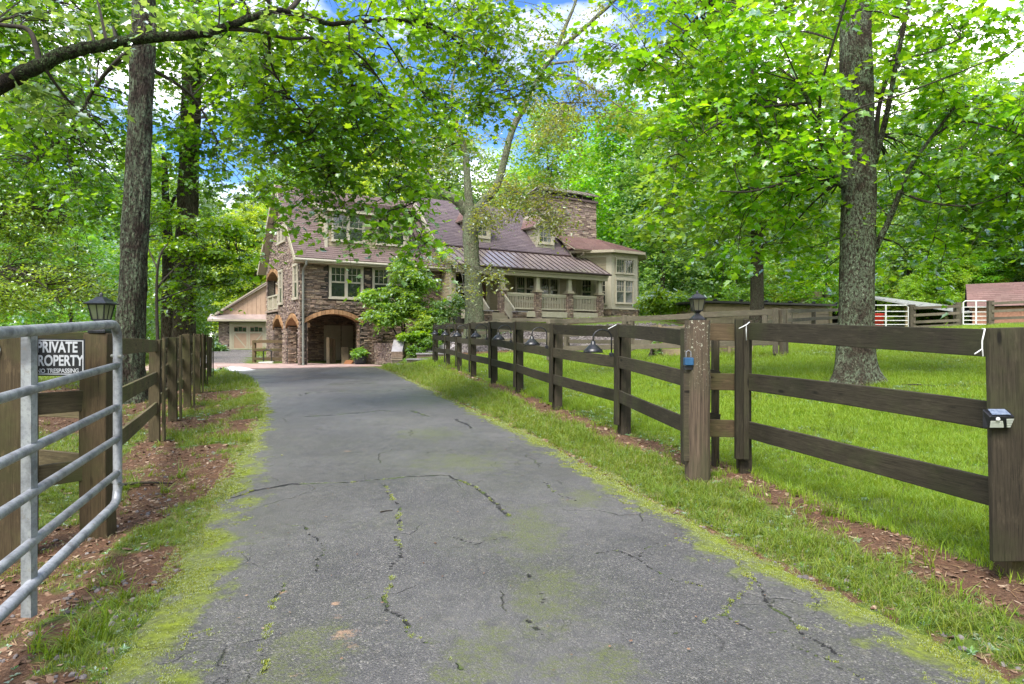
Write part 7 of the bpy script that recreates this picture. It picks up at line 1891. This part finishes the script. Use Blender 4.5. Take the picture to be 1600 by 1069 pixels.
scatter('verge_grass', verge, P, rots(len(x), .2), s_, 'patchy low grass and weeds on both verges of the driveway', 'grass', idx=rng.choice(5, len(x), p=[.14,.30,.22,.19,.15]))
# taller tufts
def tall_d(x, y):
    n = fbm(x*1.1, y*1.1, seed=71); return np.where(off_drive(x, y) & seen(x, y), sstep(.55, .68, n)*np.clip(grass_mask(x, y), 0, 1)*.6, 0)
x, y = field(-5, 7, 1.8, 9, 5200, tall_d); P = np.stack([x, y, groundz(x, y)], 1)
ex = np.array([(-2.10,3.25),(-2.2,3.1),(-2.05,3.5),(-1.98,3.05),(-2.35,3.8),(2.55,3.0),(2.3,3.4),(2.0,4.4),(2.45,4.8),(2.75,4.3),(1.9,5.2),(-2.3,2.6),(-2.6,2.9)])
exx = (ex[:,None,:] + rng.normal(0, .05, (len(ex), 5, 2))).reshape(-1, 2)
P = np.concatenate([P, np.stack([exx[:,0], exx[:,1], groundz(exx[:,0], exx[:,1])], 1)])
a_ = rng.uniform(0, 6.283, 70); r_ = rng.uniform(.42, .62, 70); bx_, by_ = at(1337,600,12).x + r_*np.cos(a_), 12 + r_*np.sin(a_)
P = np.concatenate([P, np.stack([bx_, by_, groundz(bx_, by_)], 1)])
scatter('tall_grass', long_, P, rots(len(P), .15), rng.uniform(.55, 1.15, len(P)), 'longer arching grass tufts along the fence feet and the drive edges', 'grass')
# moss cushions on the drive edges
def moss_d(x, y):
    a = x - xL(y); b = xR(y) - x; n = fbm(x*3.2, y*3.2, seed=81); n2 = fbm(x*14, y*14, seed=82)
    wl = np.interp(y, [0,4,7,12,30], [.50,.42,.28,.18,.2]); wr = np.interp(y, [0,4,9,16,30], [.34,.36,.26,.2,.25])
    m_ = np.maximum(np.exp(-np.clip(a, 0, 9)/wl*1.6)*(a > -.12), np.exp(-np.clip(b, 0, 9)/wr*1.6)*(b > -.12))
    v_ = np.clip(m_*1.5*(.35+n*1.3) + (n2-.5)*1.2 - .5, 0, 1)
    return np.where(seen(x, y), v_*1.6, 0)
mo = [tuft('moss_cushion', 18, .016, .008, .003, .9, M['moss'], 15, 2), tuft('moss_cushion', 16, .012, .006, .0026, .8, M['moss'], 16, 2)]
xs, ys, ss = [], [], []
for (x0, x1, y0, y1, n, sc_) in ((-2.8,2.6,1.9,5.2,70000,1.0), (-4.2,1.6,5.2,10,50000,1.5), (-9,0,10,22,34000,2.4)):
    x, y = field(x0, x1, y0, y1, n, moss_d); xs.append(x); ys.append(y); ss.append(sc_*rng.uniform(.6, 1.3, len(x)))
# moss and weeds in the cracks
xc, yc = field(-2.6, 2.6, 2.2, 6.2, 90000, lambda x, y: np.where((x > xL(y)) & (x < xR(y)), 1.0, 0))
wx_, wy_ = wobx(xc, yc), woby(xc, yc)
for (pts_, w), pr in zip(CR[:15], (.10,.45,.1,.8,.8,.15,.7,.5,.35,.3,.15,.1,.15,.2,.1)):
    k = (near_line(pts_, wx_, wy_, w) < .016) & (fbm(xc*5, yc*5, seed=64) > .5 - .06*pr) & (rng.random(len(xc)) < pr)
    xs.append(xc[k]); ys.append(yc[k]); ss.append(rng.uniform(.7, 1.5, k.sum()))
x, y, s_ = map(np.concatenate, (xs, ys, ss))
zz = np.interp(y, ty, ty*0) + gy(y) + .018*sstep(0, .25, np.minimum(x-xL(y), xR(y)-x)) + .012*(fbm(x*.9, y*.7, seed=51)-.5)*2 + .012*np.exp(-((y-6.15-(x+.3)*.12)/.35)**2)
P = np.stack([x, y, zz-.001], 1)
scatter('moss', mo, P, rots(len(x), .2), s_, 'yellow green moss creeping over the asphalt from both edges', 'moss')
# dead leaves, straw, chips on bare soil
def soil_d(k):
    def f(x, y):
        g = grass_mask(x, y); return np.where(off_drive(x, y) & seen(x, y), np.clip((1-g)*k, .06, 1), 0)
    return f
lit = [chip('dead_leaf', .05, .035, .006, M['litter'], 21), chip('dead_leaf', .035, .02, .004, M['litter'], 22), chip('bark_chip', .045, .010, .006, M['litter'], 23, 0), chip('straw', .09, .0035, .003, M['straw'], 24, 0), chip('straw', .07, .003, .003, M['straw'], 25, .2)]
xs, ys, ss = [], [], []
for (x0, x1, y0, y1, n, sc_) in ((-5,5,1.6,8,52000,.95), (-14,3,8,17,44000,1.4), (-14,2,17,24,12000,1.9)):
    x, y = field(x0, x1, y0, y1, n, soil_d(.9)); k = ~((x > xR(y)+2.2)); x, y = x[k], y[k]; xs.append(x); ys.append(y); ss.append(sc_*rng.uniform(.4, 1.3, len(x)))
x, y, s_ = map(np.concatenate, (xs, ys, ss)); P = np.stack([x, y, groundz(x, y)+.004], 1)
scatter('leaf_litter', lit, P, rots(len(x), .25), s_, 'brown fallen leaves, bark chips and straw on the bare soil', 'litter', idx=rng.choice(5, len(x), p=[.16,.26,.28,.16,.14]))
n = 420; x = rng.uniform(-3.5, 2.2, n); y = rng.uniform(2.2, 14, n); k = (x > xL(y)+.1) & (x < xR(y)-.1); x, y = x[k], y[k]
P = np.stack([x, y, gy(y)+.026], 1); scatter('drive_debris', lit[:3], P, rots(len(x), .05), rng.uniform(.18, .55, len(x)), 'small scattered leaf bits and crumbs lying on the asphalt', 'debris')
peb = [pebble('pebble', .013, M['gravel'], 31), pebble('pebble', .018, M['gravel'], 32), pebble('pebble', .009, M['gravel'], 33)]
def grav_d(x, y):
    n = fbm(x*1.7, y*1.7, seed=31); return np.where((x < xL(y)-.02) & (x > xL(y)-1.5) & seen(x, y), sstep(.5, .66, n)*np.interp(y, [2,5,9], [.35,.15,.04]) + .05, 0)
x1_, y1_ = field(-5, -1.2, 1.8, 8, 15000, grav_d)
def edge_d(x, y): d = x - xR(y); return np.where((d > -.02) & (d < .22) & seen(x, y), .30, 0)
x2_, y2_ = field(-1, 4, 1.6, 8, 9000, edge_d)
x, y = np.concatenate([x1_, x2_]), np.concatenate([y1_, y2_]); P = np.stack([x, y, groundz(x, y)+.002], 1)
x3, y3 = rng.uniform(-3, 8.4, 9000), rng.uniform(28.5, 30.3, 9000)
P = np.concatenate([P, np.stack([x3, y3, groundz(x3, y3)+.01], 1)]); sc2 = np.concatenate([rng.uniform(.4, 1.3, len(x)), rng.uniform(1.6, 4.2, len(x3))])
scatter('gravel', peb, P, rots(len(P), .6), sc2, 'loose grey gravel on the left verge and in the bed below the porch', 'gravel')
# fallen sticks
for (x_, y_, L_, a_, lab) in ((-3.55,6.3,.55,.25,'dark broken stick lying in the mulch behind the tube gate'), (-.98,5.15,.10,.5,'tiny curled twig on the drive below the cross crack'), (6.9,11.2,.5,2.3,'thin fallen twig on the lawn right of the big maple foot')):
    z_ = float(groundz(np.array([x_]), np.array([y_]))[0]) + .02; m = MB(); dx, dy = math.cos(a_)*L_/2, math.sin(a_)*L_/2
    m.tube(catmull([(x_-dx,y_-dy,z_),(x_,y_+.03*L_,z_+.03*L_),(x_+dx,y_+dy,z_)], 4), list(np.linspace(.03*L_+.003, .008*L_+.002, 9)), 6)
    o = m.build('fallen_stick', M['twig'], None, smooth=True); tag(o, lab, 'stick')
# white sign lamp etc. are above; keep the sources out of the picture (they live only in the scatters)
